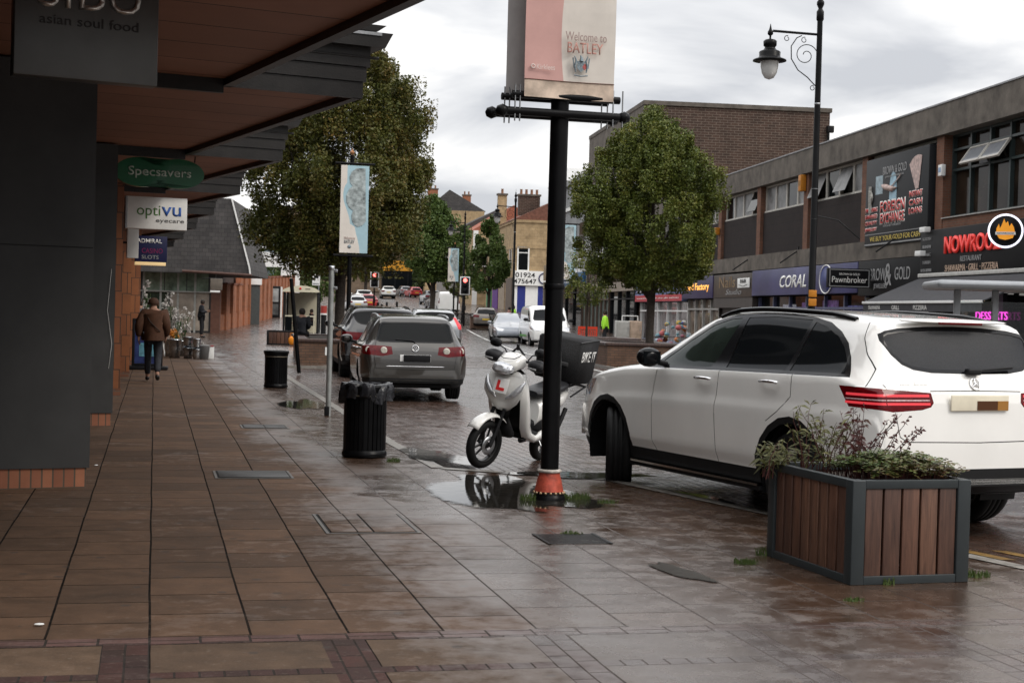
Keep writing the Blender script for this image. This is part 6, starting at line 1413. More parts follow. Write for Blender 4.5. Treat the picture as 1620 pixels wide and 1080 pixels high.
g=at(427,500,111); t=thing('notice_case','black framed poster case standing before the brick wall','notice case',(g.x,111,gz(111)),R(12)); MB().rbox(-.72,.72,-.08,.08,.0,2.3,.03).build('case',BLACKP,t); MB().box(-.58,.58,-.095,-.081,1.15,2.12).build('poster',mat('smudged_poster',(.32,.34,.34),.5,var=.5,scale=3),t); MB().box(-.58,.58,-.095,-.081,.2,1.0).build('lower_panel',mat('dark_poster',(.08,.085,.085),.3,var=.7,scale=3,coat=.5),t)
MB().box(.74,.86,-.05,.05,0,2.25).build('pale_edge',PAPER,t)
g=at(378,420,128); zz=gz(128); t=thing('store_sign','white illuminated opening hours board of a supermarket behind the wall','sign',(g.x-1.5,128,zz),R(12))
zz0=at(400,421,128).z-zz; 
MB().box(-.2,5.0,-.1,.1,zz0,zz0+1.25).build('board',PAPER,t); text('7am to Midnight',t,frame((2.5,-.105,zz0+.55),(1,0,0)),w=3.3,h=.34,m=mat('olive_lettering',(.22,.22,.14),.6,var=0)); text('Opening hours',t,frame((1.6,-.105,zz0+.98),(1,0,0)),w=1.6,h=.14,m=GREYT); text('Open every day',t,frame((2.0,-.105,zz0+.2),(1,0,0)),w=1.5,h=.13,m=GREYT)
MB().box(-.4,4.8,-.1,.1,zz0+1.5,zz0+1.75).build('top_rail',PAPER,t); MB().box(5.01,5.9,-.25,.25,-1,zz0+1.3).build('post',PAPER,t); MB().box(6.2,6.6,-.2,.2,-1,zz0+1.5).build('post',PAPER,t)
MB().box(5.91,6.19,-.1,.1,zz0-.5,zz0-.2).build('post_link',PAPER,t)
g=at(368,400,132); t=thing('store_building','blue grey clad supermarket with white trim behind the arcade roof','building',(g.x-6,134,gz(134)),R(12)); MB().box(0,9.2,0,12,0,at(380,366,134).z-gz(134)).build('wall',mat('blue_grey_cladding',(.20,.25,.29),.6,var=.1),t)
MB().box(-.1,9.3,-.06,-.002,at(380,366,134).z-gz(134)-.3,at(380,366,134).z-gz(134)+.05).build('white_trim',PAPER,t)
g=at(360,450,95); t=thing('small_kiosk','low white roofed cabin just visible over the brick wall','cabin',(g.x-1.2,95,gz(95)),R(12)); MB().box(0,3.2,0,2,0,2.5).build('wall',mat('dark_cabin',(.07,.08,.08),.5),t); MB().box(-.1,3.3,-.1,2.1,2.5,3.0).build('roof',PAPER,t)
# ---- end shop facing the camera behind the flower buckets
g=at(228,500,76); t=thing('florist_shop','glazed shop with pale green upper panes behind the flower buckets','shop',(g.x,76,gz(76)),R(4)); 
MB().box(-3.5,3.5,.02,.3,0,3.4).build('wall',DGREY,t)
for k in range(3): MB().box(-.1+k*1.1,.95+k*1.1,-.02,.015,2.05,3.3).build('upper_pane',mat('green_lit_pane',(.13,.17,.13),.2,var=.7,scale=1.4,coat=.4),t)
for k in range(4): MB().box(-.1+k*.85,.0+k*.85,-.05,-.021,0,3.35).build('mullion',mat('pale_mullion',(.25,.25,.23),.5),t)
MB().box(.0,1.2,-.015,.018,.1,2.0).build('dark_window',mat('dark_green_glass',(.015,.03,.022),.1,var=.5,coat=.5),t); MB().box(1.3,3.2,-.015,.018,.1,2.0).build('blinds',mat('beige_blinds',(.22,.185,.15),.6,var=.4,scale=1.2),t)
MB().box(-.2,3.3,-.12,-.06,2.0,2.07).build('transom',mat('pale_mullion',(.25,.25,.23),.5),t)
MB().prism([(-6,3.0),(5.3,2.95),(5.25,3.3),(4.44,6.2),(4.30,6.7),(-6,6.7)],-1.0,9,'xz').build('roof',SLATE,t)
MB().prism([(5.36,2.95),(5.31,3.3),(4.50,6.2),(4.36,6.7),(4.29,6.7),(4.43,6.2),(5.24,3.3),(5.29,2.95)],-1.08,-1.0,'xz').build('verge_trim',PAPER,t)
MB().tube([(2.0,-1.12,3.05),(5.4,-1.12,2.93)],.07,8).build('gutter',mat('brown_gutter',(.09,.05,.04),.4,var=.2),t)
MB().box(3.3,3.75,-.1,.3,0,2.6).build('corner_pier',mat('brown_pier',(.10,.045,.03),.6,var=.2),t)
g=at(333,440,66); t=thing('hanging_sign','small brown hanging sign near the end of the arcade','sign',(g.x,66,at(340,463,66).z),R(16)); MB().rbox(0,.52,-.03,.03,.12,.62,.01).build('panel',mat('brown_grey_sign',(.13,.11,.09),.5,var=.2),t); MB().box(0,.42,-.034,-.031,0.02,.10).build('white_strip',PAPER,t); MB().tube([(-.35,0,.6),(.5,0,.66)],.015,6).build('bracket',BLACKP,t)
# ================================================================ LEFT HANGING SIGNS
def hsign(name,px0,py0,Y,label,rz=R(26)):
    p=at(px0,py0,Y); return thing(name,label,'sign',tuple(p),rz,None)   # origin: bottom left corner
t=hsign('hanging_sign',18,119,8.5,'large dark grey box sign with silver letters hanging beside the nearest pier')
BR=mat('brushed_dark_metal',(.10,.10,.098),.35,.5,var=.12,scale=3); MB().rbox(0,.80,-.06,.06,0,.66,.006).build('box',BR,t)
SILV=mat('silver_letters',(.50,.48,.45),.3,.8,var=.3,scale=6); text('SIBU',t,frame((.41,-.061,.50),(1,0,0)),w=.57,h=.22,m=SILV,depth=.012,bold=-.004)
text('asian soul food',t,frame((.41,-.061,.325),(1,0,0)),w=.55,h=.055,m=mat('dark_letters',(.022,.02,.02),.5,var=0),depth=.006)
MB().tube([(.25,0,.66),(.25,0,.85)],.012,8).build('hanger',BLACKP,t); MB().tube([(.65,0,.66),(.65,0,.85)],.012,8).build('hanger',BLACKP,t)
# green double oval
c=at(252,274,19.6); t=thing('hanging_sign','green sign of two overlapping ovals under the canopy','sign',tuple(c),R(22))
GG=mat('optician_green',(.012,.12,.05),.35,var=.1,coat=.4); prof=[]
pts=[]
for a in np.linspace(math.pi*.16,2*math.pi-math.pi*.16,30): pts.append((-.235+.335*math.cos(a),.19*math.sin(a)))
for a in np.linspace(-math.pi*.84,math.pi*.84,30): pts.append((.235+.335*math.cos(a),.19*math.sin(a)))
MB().prism(pts,-.05,.05,'xz').build('box',GG,t); text('Specsavers',t,frame((0,-.051,-.005),(1,0,0)),w=.80,h=.15,m=mat('green_white_letters',(.50,.58,.50),.5,var=0),depth=.006,bold=.008)
MB().rbox(-.66,-.56,-.05,.05,-.02,.10,.01).build('bracket',GREY,t); MB().tube([(.25,0,.17),(.40,0,.36)],.006,6).build('cable',BLACKP,t); MB().tube([(.45,0,.16),(.46,0,.30)],.008,6).build('hanger',BLACKP,t)
# white optician sign
t=hsign('hanging_sign',197,361,24.9,'white rectangular sign with green and blue lettering',R(22)); MB().rbox(0,1.0,-.08,.08,0,.53,.01).build('box',WHITE,t); MB().box(.0,.03,-.083,-.079,.01,.52).build('edge_trim',GREY,t)
G1=mat('olive_green_letter',(.06,.16,.03),.5,var=.3,scale=4); G2=mat('blue_letter',(.03,.10,.36),.5,var=.1); text('opti',t,frame((.37,-.081,.28),(1,0,0)),w=.38,h=.22,m=G1,depth=.004); text('vu',t,frame((.74,-.081,.30),(1,0,0)),w=.32,h=.15,m=G2,depth=.004,bold=.01); text('eyecare',t,frame((.72,-.081,.13),(1,0,0)),w=.46,h=.065,m=mat('dark_letters',(.022,.02,.02),.5,var=0),depth=.004)
t=hsign('hanging_sign',200,408,29.5,'plain white upright sign panel just under the white optician sign',R(22)); MB().rbox(0,.22,-.05,.05,0,.60,.008).build('panel',WHITE,t); MB().tube([(-.1,0,.3),(0,0,.3)],.02,6).build('bracket',BLACKP,t)
t=hsign('hanging_sign',213,419,31.,'navy blue sign with white and red lettering and a cream bottom strip',R(22)); MB().rbox(0,.64,-.05,.05,.07,.60,.008).build('panel',mat('navy_panel',(.008,.010,.05),.4,var=.1),t); MB().rbox(0,.62,-.055,.055,0,.068,.005).build('bottom_strip',mat('cream_strip',(.68,.50,.25),.5,var=.05,emit=(1,.7,.35),es=.25),t)
text('ADMIRAL',t,frame((.28,-.051,.50),(1,0,0)),w=.50,h=.085,m=WTXT,depth=.004,bold=.01); text('CASINO',t,frame((.34,-.051,.30),(1,0,0)),w=.42,h=.10,m=mat('magenta_letter',(.20,.01,.08),.5,var=0),depth=.004); text('SLOTS',t,frame((.30,-.051,.17),(1,0,0)),w=.34,h=.075,m=GREYT,depth=.004)
# dark wall sconce
# A-frame sign
g=gnd(208,584); t=thing('a_board','black framed pavement board with a casino poster beside the tiled wall','pavement sign',(g.x,g.y,0),R(10)); f=MB(); f.rbox(0,.06,-.03,.03,.08,1.15,.008).rbox(.62,.68,-.03,.03,.08,1.15,.008).rbox(.06,.62,-.03,.03,1.09,1.15,.008).rbox(.06,.62,-.03,.03,.08,.14,.008); f.build('frame',BLACKP,t)
MB().box(.06,.62,-.015,.015,.14,1.09).build('poster',mat('navy_poster',(.03,.045,.14),.35,var=.7,scale=5,coat=.3),t); text('FREE',t,frame((.33,-.018,.72),(1,0,0)),w=.3,h=.1,m=WTXT,depth=.002) if 0 else MB().box(.12,.56,-.02,-.016,.80,.86).build('poster_heading',WTXT,t); MB().box(.16,.5,-.02,-.016,.30,.60).build('poster_picture',mat('poster_cyan',(.12,.30,.38),.5,var=.5,scale=9),t)
MB().rbox(-.12,.80,-.22,.22,0,.08,.02).build('base',BLACKP,t)
# flower buckets and flowers
def bucket(px,py,r,h,label,flowers,n=0,tiers=1):
    g=gnd(px,py); t=thing('metal_bucket',label,'bucket',(g.x,g.y,0),0,'galvanised flower buckets by the florist')
    GAL=mat('galvanised_bucket',(.46,.48,.50),.22,.95,var=.25,scale=14)
    for k in range(tiers):
        z=k*h; o=MB().lathe([(.001,z),(r*.72,z),(r*.78,z+h*.5),(r*.94,z+h*.93),(r,z+h*.94),(r,z+h),(r*.93,z+h),(r*.88,z+h*.9),(.001,z+h*.9)],24).build('pail',GAL,t)
    return t
FLW=[leafmat('flower_white',[(.5,.5,.48),(.65,.62,.58),(.6,.5,.5)]),leafmat('flower_orange',[(.45,.12,.02),(.6,.25,.04),(.35,.08,.03)]),leafmat('wrap_pale',[(.4,.38,.36),(.55,.52,.5),(.2,.22,.16)])]
def bouquet(px,py,Y,label,m,sx=.22,n=260,hz=.5,seed=1,z0=.5):
    g=at(px,py,Y); z0=g.z-hz*.5; t=thing('bouquet',label,'flowers',(g.x,Y,z0),0,'flowers standing in the buckets')
    v=leaf_cloud(egg(sx,.6,1.6,.5),0,hz,n,.035,seed,nclump=14,lump=.28,hollow=.1)
    MB().add([tuple(p) for p in v],[(i,i+1,i+2,i+3) for i in range(0,len(v),4)],False).build('flower_heads',m,t,recalc=False)
    st=MB(); r_=random.Random(seed)
    for k in range(9): st.tube([(r_.uniform(-.06,.06),r_.uniform(-.06,.06),-.25),(r_.uniform(-sx,sx)*.7,r_.uniform(-sx,sx)*.7,hz*.6)],.008,5)
    st.build('stems',mat('flower_stem',(.05,.10,.03),.6),t)
B_=[(276,566,.20,.52,'galvanised bucket of orange flowers nearest the brown coated man',1),(297,567,.155,.30,'tall pair of stacked galvanised buckets in the middle of the row',2),(311,568,.13,.28,'slim pair of stacked galvanised buckets left of the white box',2),(286,563,.15,.45,'dark shaded bucket squeezed behind the first two',1),(266,564,.12,.5,'slim bucket showing at the left end of the row',1),(303,564,.12,.45,'small bucket half hidden behind the middle pair',1)]
for px,py,r,h,lb,tr in B_: bucket(px,py,r,h,lb,None,tiers=tr)
bouquet(276,527,43,'orange and red flowers in the left bucket',FLW[1],.17,200,.22,3); bouquet(269,490,44,'tall white wrapped bouquet behind the walking man',FLW[0],.26,420,1.0,4); bouquet(290,505,44.5,'white lilies standing above the middle buckets',FLW[0],.30,420,.75,5); bouquet(281,512,44,'pale paper wrapped flowers beside the orange ones',FLW[2],.22,300,.7,6); bouquet(318,546,43,'clear wrapped bunch lying on the right end of the buckets',FLW[2],.14,160,.28,7); bouquet(233,470,38,'white hanging net of blooms against the dark doorway',FLW[0],.14,240,.8,8)
g=gnd(331,568); t=thing('storage_box','white box with a red lid at the right end of the flower buckets','box',(g.x-.06,g.y,0),R(10)); MB().rbox(0,.18,0,.3,0,.34,.01).build('box',PAPER,t); MB().rbox(-.16,.17,-.01,.31,.341,.38,.01).build('lid',mat('dull_red_lid',(.22,.03,.03),.5),t)
g=gnd(322,568); t=thing('grey_pail','dull grey plastic pail beside the white box','bucket',(g.x,g.y,0),0); MB().lathe([(.001,0),(.13,0),(.17,.36),(.18,.37),(.18,.39),(.15,.38),(.13,.05),(.001,.05)],20).build('pail',mat('dull_grey_plastic',(.20,.20,.20),.5),t); MB().tube([(.17*math.cos(a),.0,.38-.12*math.sin(a)) for a in np.linspace(0,3.14,9)],.005,5).build('handle',STEEL,t)
for i,px in enumerate((261,264)):
    g=gnd(px,563); t=thing('white_pole','%s white pole leaning behind the walking man'%('left','right')[i] if 1 else '','pole',(g.x,g.y,0),0,'white poles leaning by the buckets'); MB().tube([(0,0,0),(-.18,.1,.75)],.02,8).build('shaft',PAPER,t); MB().lathe([(.022,0),(.028,.01),(.022,.03),(.001,.03)],8,Matrix.Translation((0,0,0))).build('tip',PAPER,t)
# ================================================================ RIGHT PAVEMENT OBJECTS
# white goods
def cabinet(px,Y,w,d,h,label,m,open_=False,z=0.):
    g=at(px,500,Y); t=thing('old_appliance',label,'appliance',(g.x,Y,z),R(4),'discarded white appliances outside the shops'); MB().rbox(0,w,0,d,0,h,.03).build('case',m,t); MB().rbox(.03,w-.03,-.03,-.002,h*.08,h*.95,.01).build('door',m,t)
    MB().tube([(w-.08,-.05,h*.5),(w-.08,-.05,h*.7)],.012,6).build('handle',GREY,t); return t
AP1=mat('appliance_white',(.46,.45,.42),.5,var=.15); AP2=mat('appliance_rusty',(.48,.36,.27),.6,var=.35,scale=5)
cabinet(976,62.,.55,.6,.85,'greyish appliance stacked at the left of the pair',AP1,z=.45); cabinet(997,62,.5,.6,.86,'rust stained appliance on the right of the pair',AP2,z=.45); cabinet(984,61.5,.9,.7,.44,'low pale box under the stacked appliances',AP1); cabinet(962,61.8,.5,.6,.42,'small white box left of the stacked appliances',PAPER)
g=at(985,490,62.3); t=thing('tube_rack','white tubular frame standing on top of the appliances','rack',(g.x,62.3,1.33),0); MB().tube([(0,0,0),(0,0,.18),(.64,0,.18),(.64,0,0)],.02,6).build('hoop',PAPER,t); MB().tube([(0,.2,0),(0,.2,.18),(.64,.2,.18),(.64,.2,0)],.02,6).build('hoop',PAPER,t)
# red barrier
g=at(915,500,70); t=thing('plastic_barrier','orange red plastic mesh barrier in front of the vacant shop','barrier',(g.x,70,0),R(4)); RB_=mat('barrier_red',(.72,.06,.025),.45,var=.1); f=MB(); f.box(0,.9,-.02,.02,.10,.2).box(0,.9,-.02,.02,.85,.97).box(0,.07,-.02,.02,.2,.85).box(.83,.9,-.02,.02,.2,.85); f.build('frame',RB_,t)
f=MB(); 
for k in range(8): f.box(.09+k*.095,.12+k*.095,-.012,.012,.2,.85)
for k in range(6): f.box(.07,.83,-.010,.010,.25+k*.1,.28+k*.1)
f.build('mesh',RB_,t); MB().box(.05,.3,-.2,.2,0,.1).box(.6,.85,-.2,.2,0,.1).build('feet',BLACKP,t)
# stall of goods outside the discount shop : each heap item
r_=random.Random(12); COL=[(.45,.12,.12),(.10,.14,.35),(.32,.38,.42),(.5,.35,.08),(.30,.10,.14),(.42,.42,.38),(.15,.28,.32),(.55,.2,.08)]
CN=['dark red','navy','pale grey blue','mustard','maroon','off white','teal','orange']
cnt={}
for k in range(52):
    px=1034+r_.random()*58; Y=64+r_.random()*4; ci=r_.randrange(8); row=r_.random()
    zz=.15+row*1.15 if px>1046 else .1+row*.7; g=at(px,500,Y)
    t=thing('display_item','%s packaged item in the heap of goods outside the discount shop'%CN[ci],'goods',(g.x,Y,zz),r_.random()*3,'goods heaped outside the discount shop')
    mm=mat('goods_%d'%ci,COL[ci],.5,var=.4,scale=9); s=r_.uniform(.13,.28); o=MB().obox((0,0,0),(s*1.2,s,s*1.1)); subsurf(o,'pack',mm,t,2); MB().box(-s*.3,s*.3,-s*.52,-s*.3,-s*.12,s*.15).build('print',mat('goods_%d'%((ci+3)%8),COL[(ci+3)%8],.5,var=.4,scale=9),t)
g=at(1045,500,66); t=thing('display_table','trestle table under the heap of goods outside the discount shop','table',(g.x-.3,66.2,0),R(2)); MB().box(0,1.9,-.4,.5,.62,.66).build('top',mat('dark_cloth',(.12,.1,.1),.8),t)
for x in(.05,1.8):
    for y in(-.35,.42): MB().box(x,x+.05,y,y+.05,0,.62).build('leg',GREY,t)
# right bus shelter at the frame edge : grey tubular roof edge, posts, glass
g=at(1482,449,24); t=thing('bus_shelter','grey bus shelter with a rounded roof edge at the right of the photo','bus shelter',(g.x,24,0),R(-6)); zt=g.z
MB().rbox(0,5.5,-.1,1.5,zt-.07,zt+.07,.068).build('roof',mat('shelter_grey',(.30,.31,.32),.35,.5,var=.1),t)
for x in(.38,.98,2.1,3.4): MB().rbox(x,x+.10,.55,.65,0,zt-.071,.01).build('post',GREY,t)
MB().box(.48,.98,.6,.62,.3,zt-.25).box(1.08,2.1,.6,.62,.3,zt-.25).build('glass',mat('clear_glass',(.9,.95,.93),.02,var=0,trans=1.,spec=.5),t)
MB().box(.2,.2+3.2,.68,.72,.72,.80).build('red_rail',mat('shelter_red',(.32,.02,.03),.4),t)
for i,(x0,x1) in enumerate(((1500,1520),(1525,1553),(1565,1590))):
    a=at(x0,463,41.5); b=at(x1,463,41.5); t=thing('strip_light','%s of three white strip lights inside the restaurant'%('leftmost','middle one','rightmost')[i],'light',(a.x,41.5,a.z),-.03,'strip lights inside the restaurant')
    MB().box(0,(b.x-a.x),-.03,.03,-.03,.03).build('tube',mat('strip_lit',(1,1,.95),.4,var=0,emit=(1,.97,.88),es=2.5),t); MB().box(0,b.x-a.x,-.05,.05,.031,.06).build('fitting',PAPER,t)
# ================================================================ PEOPLE
SKIN=mat('skin',(.36,.20,.14),.55,var=.08); SKIND=mat('skin_dark',(.16,.085,.055),.55,var=.08)
def skinmesh(name,verts,edges,rad,mats,parent,root=0,sub=1):
    me=bpy.data.meshes.new(name); me.from_pydata([tuple(v) for v in verts],edges,[]); o=bpy.data.objects.new(name,me); sc.collection.objects.link(o)
    md=o.modifiers.new('sk','SKIN'); md.use_smooth_shade=True
    for i,r in enumerate(rad):
        d=me.skin_vertices[0].data[i]; d.radius=(r,r) if not isinstance(r,tuple) else r; d.use_root=(i==root)
    s=o.modifiers.new('ss','SUBSURF'); s.levels=sub; s.render_levels=sub
    o=bake(o,parent); o.data.materials.clear(); o.data.materials.append(mats); return o
def person(label,loc,rz,H=1.7,pose='stand',coat=None,legs=None,skin=SKIN,hair=(.02,.015,.012),hat=None,group=None,long=0.,hold=None,bulk=1.):
    k=H/1.75; t=thing('person',label,'person',loc,rz,group)
    J=dict(pel=(0,0,.95),wa=(0,0,1.08),ch=(.01,0,1.30),nk=(.0,0,1.47),hd=(.02,0,1.60),top=(.01,0,1.70))
    for s,n in((1,'l'),(-1,'r')):
        J['hp'+n]=(0,s*.09,.90); J['kn'+n]=(.02,s*.10,.49); J['an'+n]=(0,s*.10,.09); J['to'+n]=(.16,s*.115,.04)
        J['sh'+n]=(0,s*.18,1.40); J['el'+n]=(-.03,s*.235,1.12); J['wr'+n]=(.06,s*.23,.88)
    if pose=='walk':
        J.update(pel=(0,0,.94),ch=(.05,0,1.29),nk=(.09,0,1.45),hd=(.13,0,1.56),top=(.13,0,1.66),knl=(.17,.09,.52),anl=(.16,.09,.10),tol=(.32,.10,.05),knr=(-.03,-.11,.50),anr=(-.30,-.11,.17),tor=(-.20,-.12,.05),ell=(-.10,.27,1.13),wrl=(-.05,.27,.90),elr=(-.06,-.28,1.12),wrr=(.10,-.26,.92),shl=(.05,.19,1.38),shr=(.05,-.19,1.38))
    if pose=='phone':
        J.update(ell=(-.03,.22,1.12),wrl=(.24,.12,1.17),elr=(-.02,-.22,1.12),wrr=(.24,-.08,1.18),hd=(.06,0,1.59),top=(.05,0,1.69),knl=(.05,.10,.49))
    if pose=='sit':
        d=-.43
        for n,s in(('l',1),('r',-1)): J['kn'+n]=(.42,s*.12,.50); J['an'+n]=(.42,s*.12,.09); J['to'+n]=(.58,s*.13,.04); J['hp'+n]=(0,s*.1,.52)
        for q_ in('pel','wa','ch','nk','hd','top','shl','shr','ell','elr'): x,y,z=J[q_]; J[q_]=(x,y,z+d+.02)
        J['wrl']=(.25,.14,.66); J['wrr']=(.25,-.14,.66)
    names=['pel','wa','ch','nk','hd','top']; V_=[V(*J[n])*k for n in names]; Rr=[.13,.125,.135,.055,.088,.062]; Ed=[(0,1),(1,2),(2,3),(3,4),(4,5)]
    fc=V(1,0,0); V_.append((V(*J['hd'])+V(.085,0,-.005))*k); Rr.append(.022); Ed.append((4,6))   # nose
    def chain(start,pts,rs):
        a=start
        for p,r in zip(pts,rs): V_.append(V(*p)*k if not isinstance(p,Vector) else p); Rr.append(r); Ed.append((a,len(V_)-1)); a=len(V_)-1
        return a
    for n,s in(('l',1),('r',-1)):
        chain(0,[J['hp'+n],J['kn'+n],J['an'+n],J['to'+n]],[.088,.058,.04,.036])
        a=chain(2,[J['sh'+n],J['el'+n],J['wr'+n]],[.062,.044,.028])
        w_=V(*J['wr'+n])*k; e_=V(*J['el'+n])*k; d=(w_-e_).normalized(); sd=d.cross(V(0,1,0)).normalized() if abs(d.y)<.9 else V(1,0,0)
        pm=w_+d*.05; a=chain(a,[pm],[.030])
        for q_ in range(4):
            o_=sd*(.024*(q_-1.5)); L_=(.075,.085,.08,.062)[q_]
            p1=pm+d*.03+o_; p2=p1+d*L_*.55+V(0,-s*.012,0); p3=p2+d*L_*.4+V(0,-s*.02,0)
            chain(a,[p1,p2,p3],[.009,.0085,.007])
        chain(a,[pm+sd*.035-d*.005,pm+sd*.055+d*.03],[.010,.008])
    Rr=[r*k*(bulk if i<3 else 1) for i,r in enumerate(Rr)]
    body=skinmesh('body',V_,Ed,Rr,skin,t)
    hp=V(*J['hd'])*k
    for s in(1,-1):
        MB().lathe([(.001,-.01),(.009,-.006),(.012,0),(.009,.006),(.001,.01)],8,Matrix.Translation(hp+V(.078*k,s*.03,.012))).build('eye',BLACKP,body)
        MB().lathe([(.001,-.012),(.014,-.008),(.024,0),(.014,.008),(.001,.012)],10,Matrix.Translation(hp+V(0,s*.088*k,-.0))@Matrix.Diagonal((.8,1,1.3,1)),axis='y').build('ear',skin,body)
    MB().box(-.001,.004,-.025,.025,-.004,.004,Matrix.Translation(hp+V(.083*k,0,-.05))).build('mouth',mat('lips',(.22,.08,.07),.5,var=0),body)
    hm=mat('hair_%s'%(str(hair[0])[2:5]),hair,.7,var=.3,scale=30)
    if hat: 
        hb=MB().lathe([(.001,.135),(.06,.125),(.098,.085),(.112,.035),(.115,.01),(.108,.0)],20,Matrix.Translation(hp+V(-.01,0,.0))@Matrix.Scale(k,4)); hb.build('cap',hat,t)
        MB().prism([(.09,-.07),(.16,-.045),(.17,0),(.16,.045),(.09,.07)],.02,.03,'xy',Matrix.Translation(hp)).build('cap_peak',hat,t)
    else:
        MB().lathe([(.001,.118),(.05,.108),(.085,.075),(.100,.02),(.098,-.04),(.085,-.08),(.05,-.10)],20,Matrix.Translation(hp+V(-.018,0,.0))@Matrix.Diagonal((.96*k,k,k,1))).build('hair',hm,t)
    # clothing
    def sub(nms,rs,edges,nm,m,root=0):
        return skinmesh(nm,[V(*J[n])*k if isinstance(n,str) else V(*n)*k for n in nms],edges,[r*k for r in rs],m,t,root)
    if legs:
        sub(['pel','hpl','knl',tuple(V(*J['anl'])+V(0,0,.03)),'hpr','knr',tuple(V(*J['anr'])+V(0,0,.03))],[.145,.108,.080,.068,.108,.080,.068],[(0,1),(1,2),(2,3),(0,4),(4,5),(5,6)],'trousers',legs)
    if coat:
        ds=V(0,0,-long); hem=tuple(V(*J['pel'])+ds)
        sub(['wa',hem,'ch',tuple(V(*J['ch'])+V(0,0,.10)),'shl','ell','wrl','shr','elr','wrr'],[.165*bulk,.172*bulk,.175*bulk,.11,.095*(.6+.4*bulk),.075*(.5+.5*bulk),.055*(.6+.4*bulk),.095*(.6+.4*bulk),.075*(.5+.5*bulk),.055*(.6+.4*bulk)],[(0,1),(0,2),(2,3),(2,4),(4,5),(5,6),(2,7),(7,8),(8,9)],'coat',coat)
    for n in 'lr':
        a=V(*J['an'+n]); b=V(*J['to'+n]); skinmesh('shoe',[(a+V(-.05,0,-.03))*k,(a*.5+b*.5+V(0,0,-.01))*k,(b+V(.02,0,0))*k],[(0,1),(1,2)],[.045*k,.05*k,.038*k],mat('shoe_black',(.012,.011,.011),.4),t)
    if hold: hold(t,V(*J['wrr'])*k,V(*J['wrl'])*k,k)
    return t
COATB=mat('brown_coat',(.062,.026,.013),.85,var=.25,scale=6,bump=.3,bscale=8); DTR=mat('charcoal_trousers',(.028,.029,.034),.85,var=.2,bump=.2,bscale=10); NAVY=mat('black_jacket',(.010,.011,.015),.7,var=.2); HIV=mat('hi_vis',(.40,.80,.05),.6,var=.1,emit=(.4,.9,.05),es=.06)
g=gnd(240,604)
def strap(t,a,b,k): MB().tube([(.0,.17,1.36),(-.19,.05,1.15),(-.20,-.12,.98),(-.05,-.22,.9)],.012,6).build('bag_strap',mat('dark_strap',(.02,.012,.008),.7),t)
person('person in a brown jacket, dark trousers and flat cap walking away under the arcade',(g.x,g.y,0),R(90+12),1.66,'walk',COATB,DTR,hat=mat('brown_cap',(.05,.022,.012),.8,var=.2),bulk=1.5,hold=strap,long=.10)
g=gnd(318,534); person('person in black standing in profile looking at a phone by the brick wall',(g.x,g.y,gz(g.y)),R(5),1.74,'phone',NAVY,mat('black_trousers',(.008,.008,.01),.8),skin=SKIND,
  hold=lambda t,a,b,k: MB().rbox(a.x+.05,a.x+.065,-.03,.05,a.z-.02,a.z+.12,.004).build('phone_case',BLACKP,t))
g=at(478,500,45.9); person('person in a black coat sitting on the brick bed with their back to us',(g.x,g.y,.24),R(90),1.66,'sit',NAVY,mat('black_trousers',(.008,.008,.01),.8))
g=at(493,500,81.2); person('person seated inside the cream bus shelter',(g.x,g.y,gz(81)+.02),R(200),1.7,'sit',mat('dark_red_grey_coat',(.05,.035,.035),.8),DTR)
g=at(220,500,39); person('person in a pale top partly hidden by the tiled wall and the pavement board',(g.x,g.y,0),R(60),1.66,'stand',mat('pale_grey_top',(.34,.33,.33),.8,var=.2),DTR)
g=at(813,480,97); person('worker in a hi-vis yellow jacket behind the white van',(g.x,g.y,gz(97)-.1),R(200),1.75,'stand',HIV,DTR,group='workers in yellow')
g=at(958,480,66); person('worker in a hi-vis yellow jacket by the red barrier',(g.x,g.y,0),R(170),1.78,'stand',HIV,DTR,group='workers in yellow')
g=at(806,480,96); person('person in a pink and grey top beside the worker behind the van',(g.x,g.y,gz(96)-.1),R(160),1.65,'stand',mat('pinkish_top',(.32,.16,.14),.8,var=.4,scale=8),DTR)
# ================================================================ SCOOTER
def loft(rings,cap=True,n=20,sq=2.6):
    """rings: (x,z,half width y,half height, tilt) superellipse sections along x-z path"""
    mb=MB(); vs=[]
    for (x,z,hy,hh,tilt) in rings:
        for k in range(n):
            a=2*math.pi*k/n; c,s_=math.cos(a),math.sin(a); y=hy*abs(c)**(2/sq)*(1 if c>=0 else -1); u=hh*abs(s_)**(2/sq)*(1 if s_>=0 else -1)
            vs.append(V(x-u*math.sin(tilt),y,z+u*math.cos(tilt)))
    fs=[(i*n+k,i*n+(k+1)%n,(i+1)*n+(k+1)%n,(i+1)*n+k) for i in range(len(rings)-1) for k in range(n)]
    mb.add(vs,fs,True)
    if cap: mb.add(vs[:n],[tuple(range(n))[::-1]],True); mb.add(vs[-n:],[tuple(range(n))],True)
    return mb
g=gnd(757,735); gr=gnd(841,713)
SCW=paint('scooter_white',(.72,.71,.68),0,.3,.06)
yaw=math.atan2(g.y-15.95,g.x-.20); 
sc_t=thing('scooter','white motor scooter with a red L plate, hand muffs and black delivery box','scooter',(g.x-1.25*math.cos(yaw),g.y-1.25*math.sin(yaw),-.045),yaw)
sc_t.rotation_euler=(R(-10),0,yaw); sc_t.location.x+=.07
S_=sc_t   # local x forward, rear axle at 0, front axle at 1.25, y left
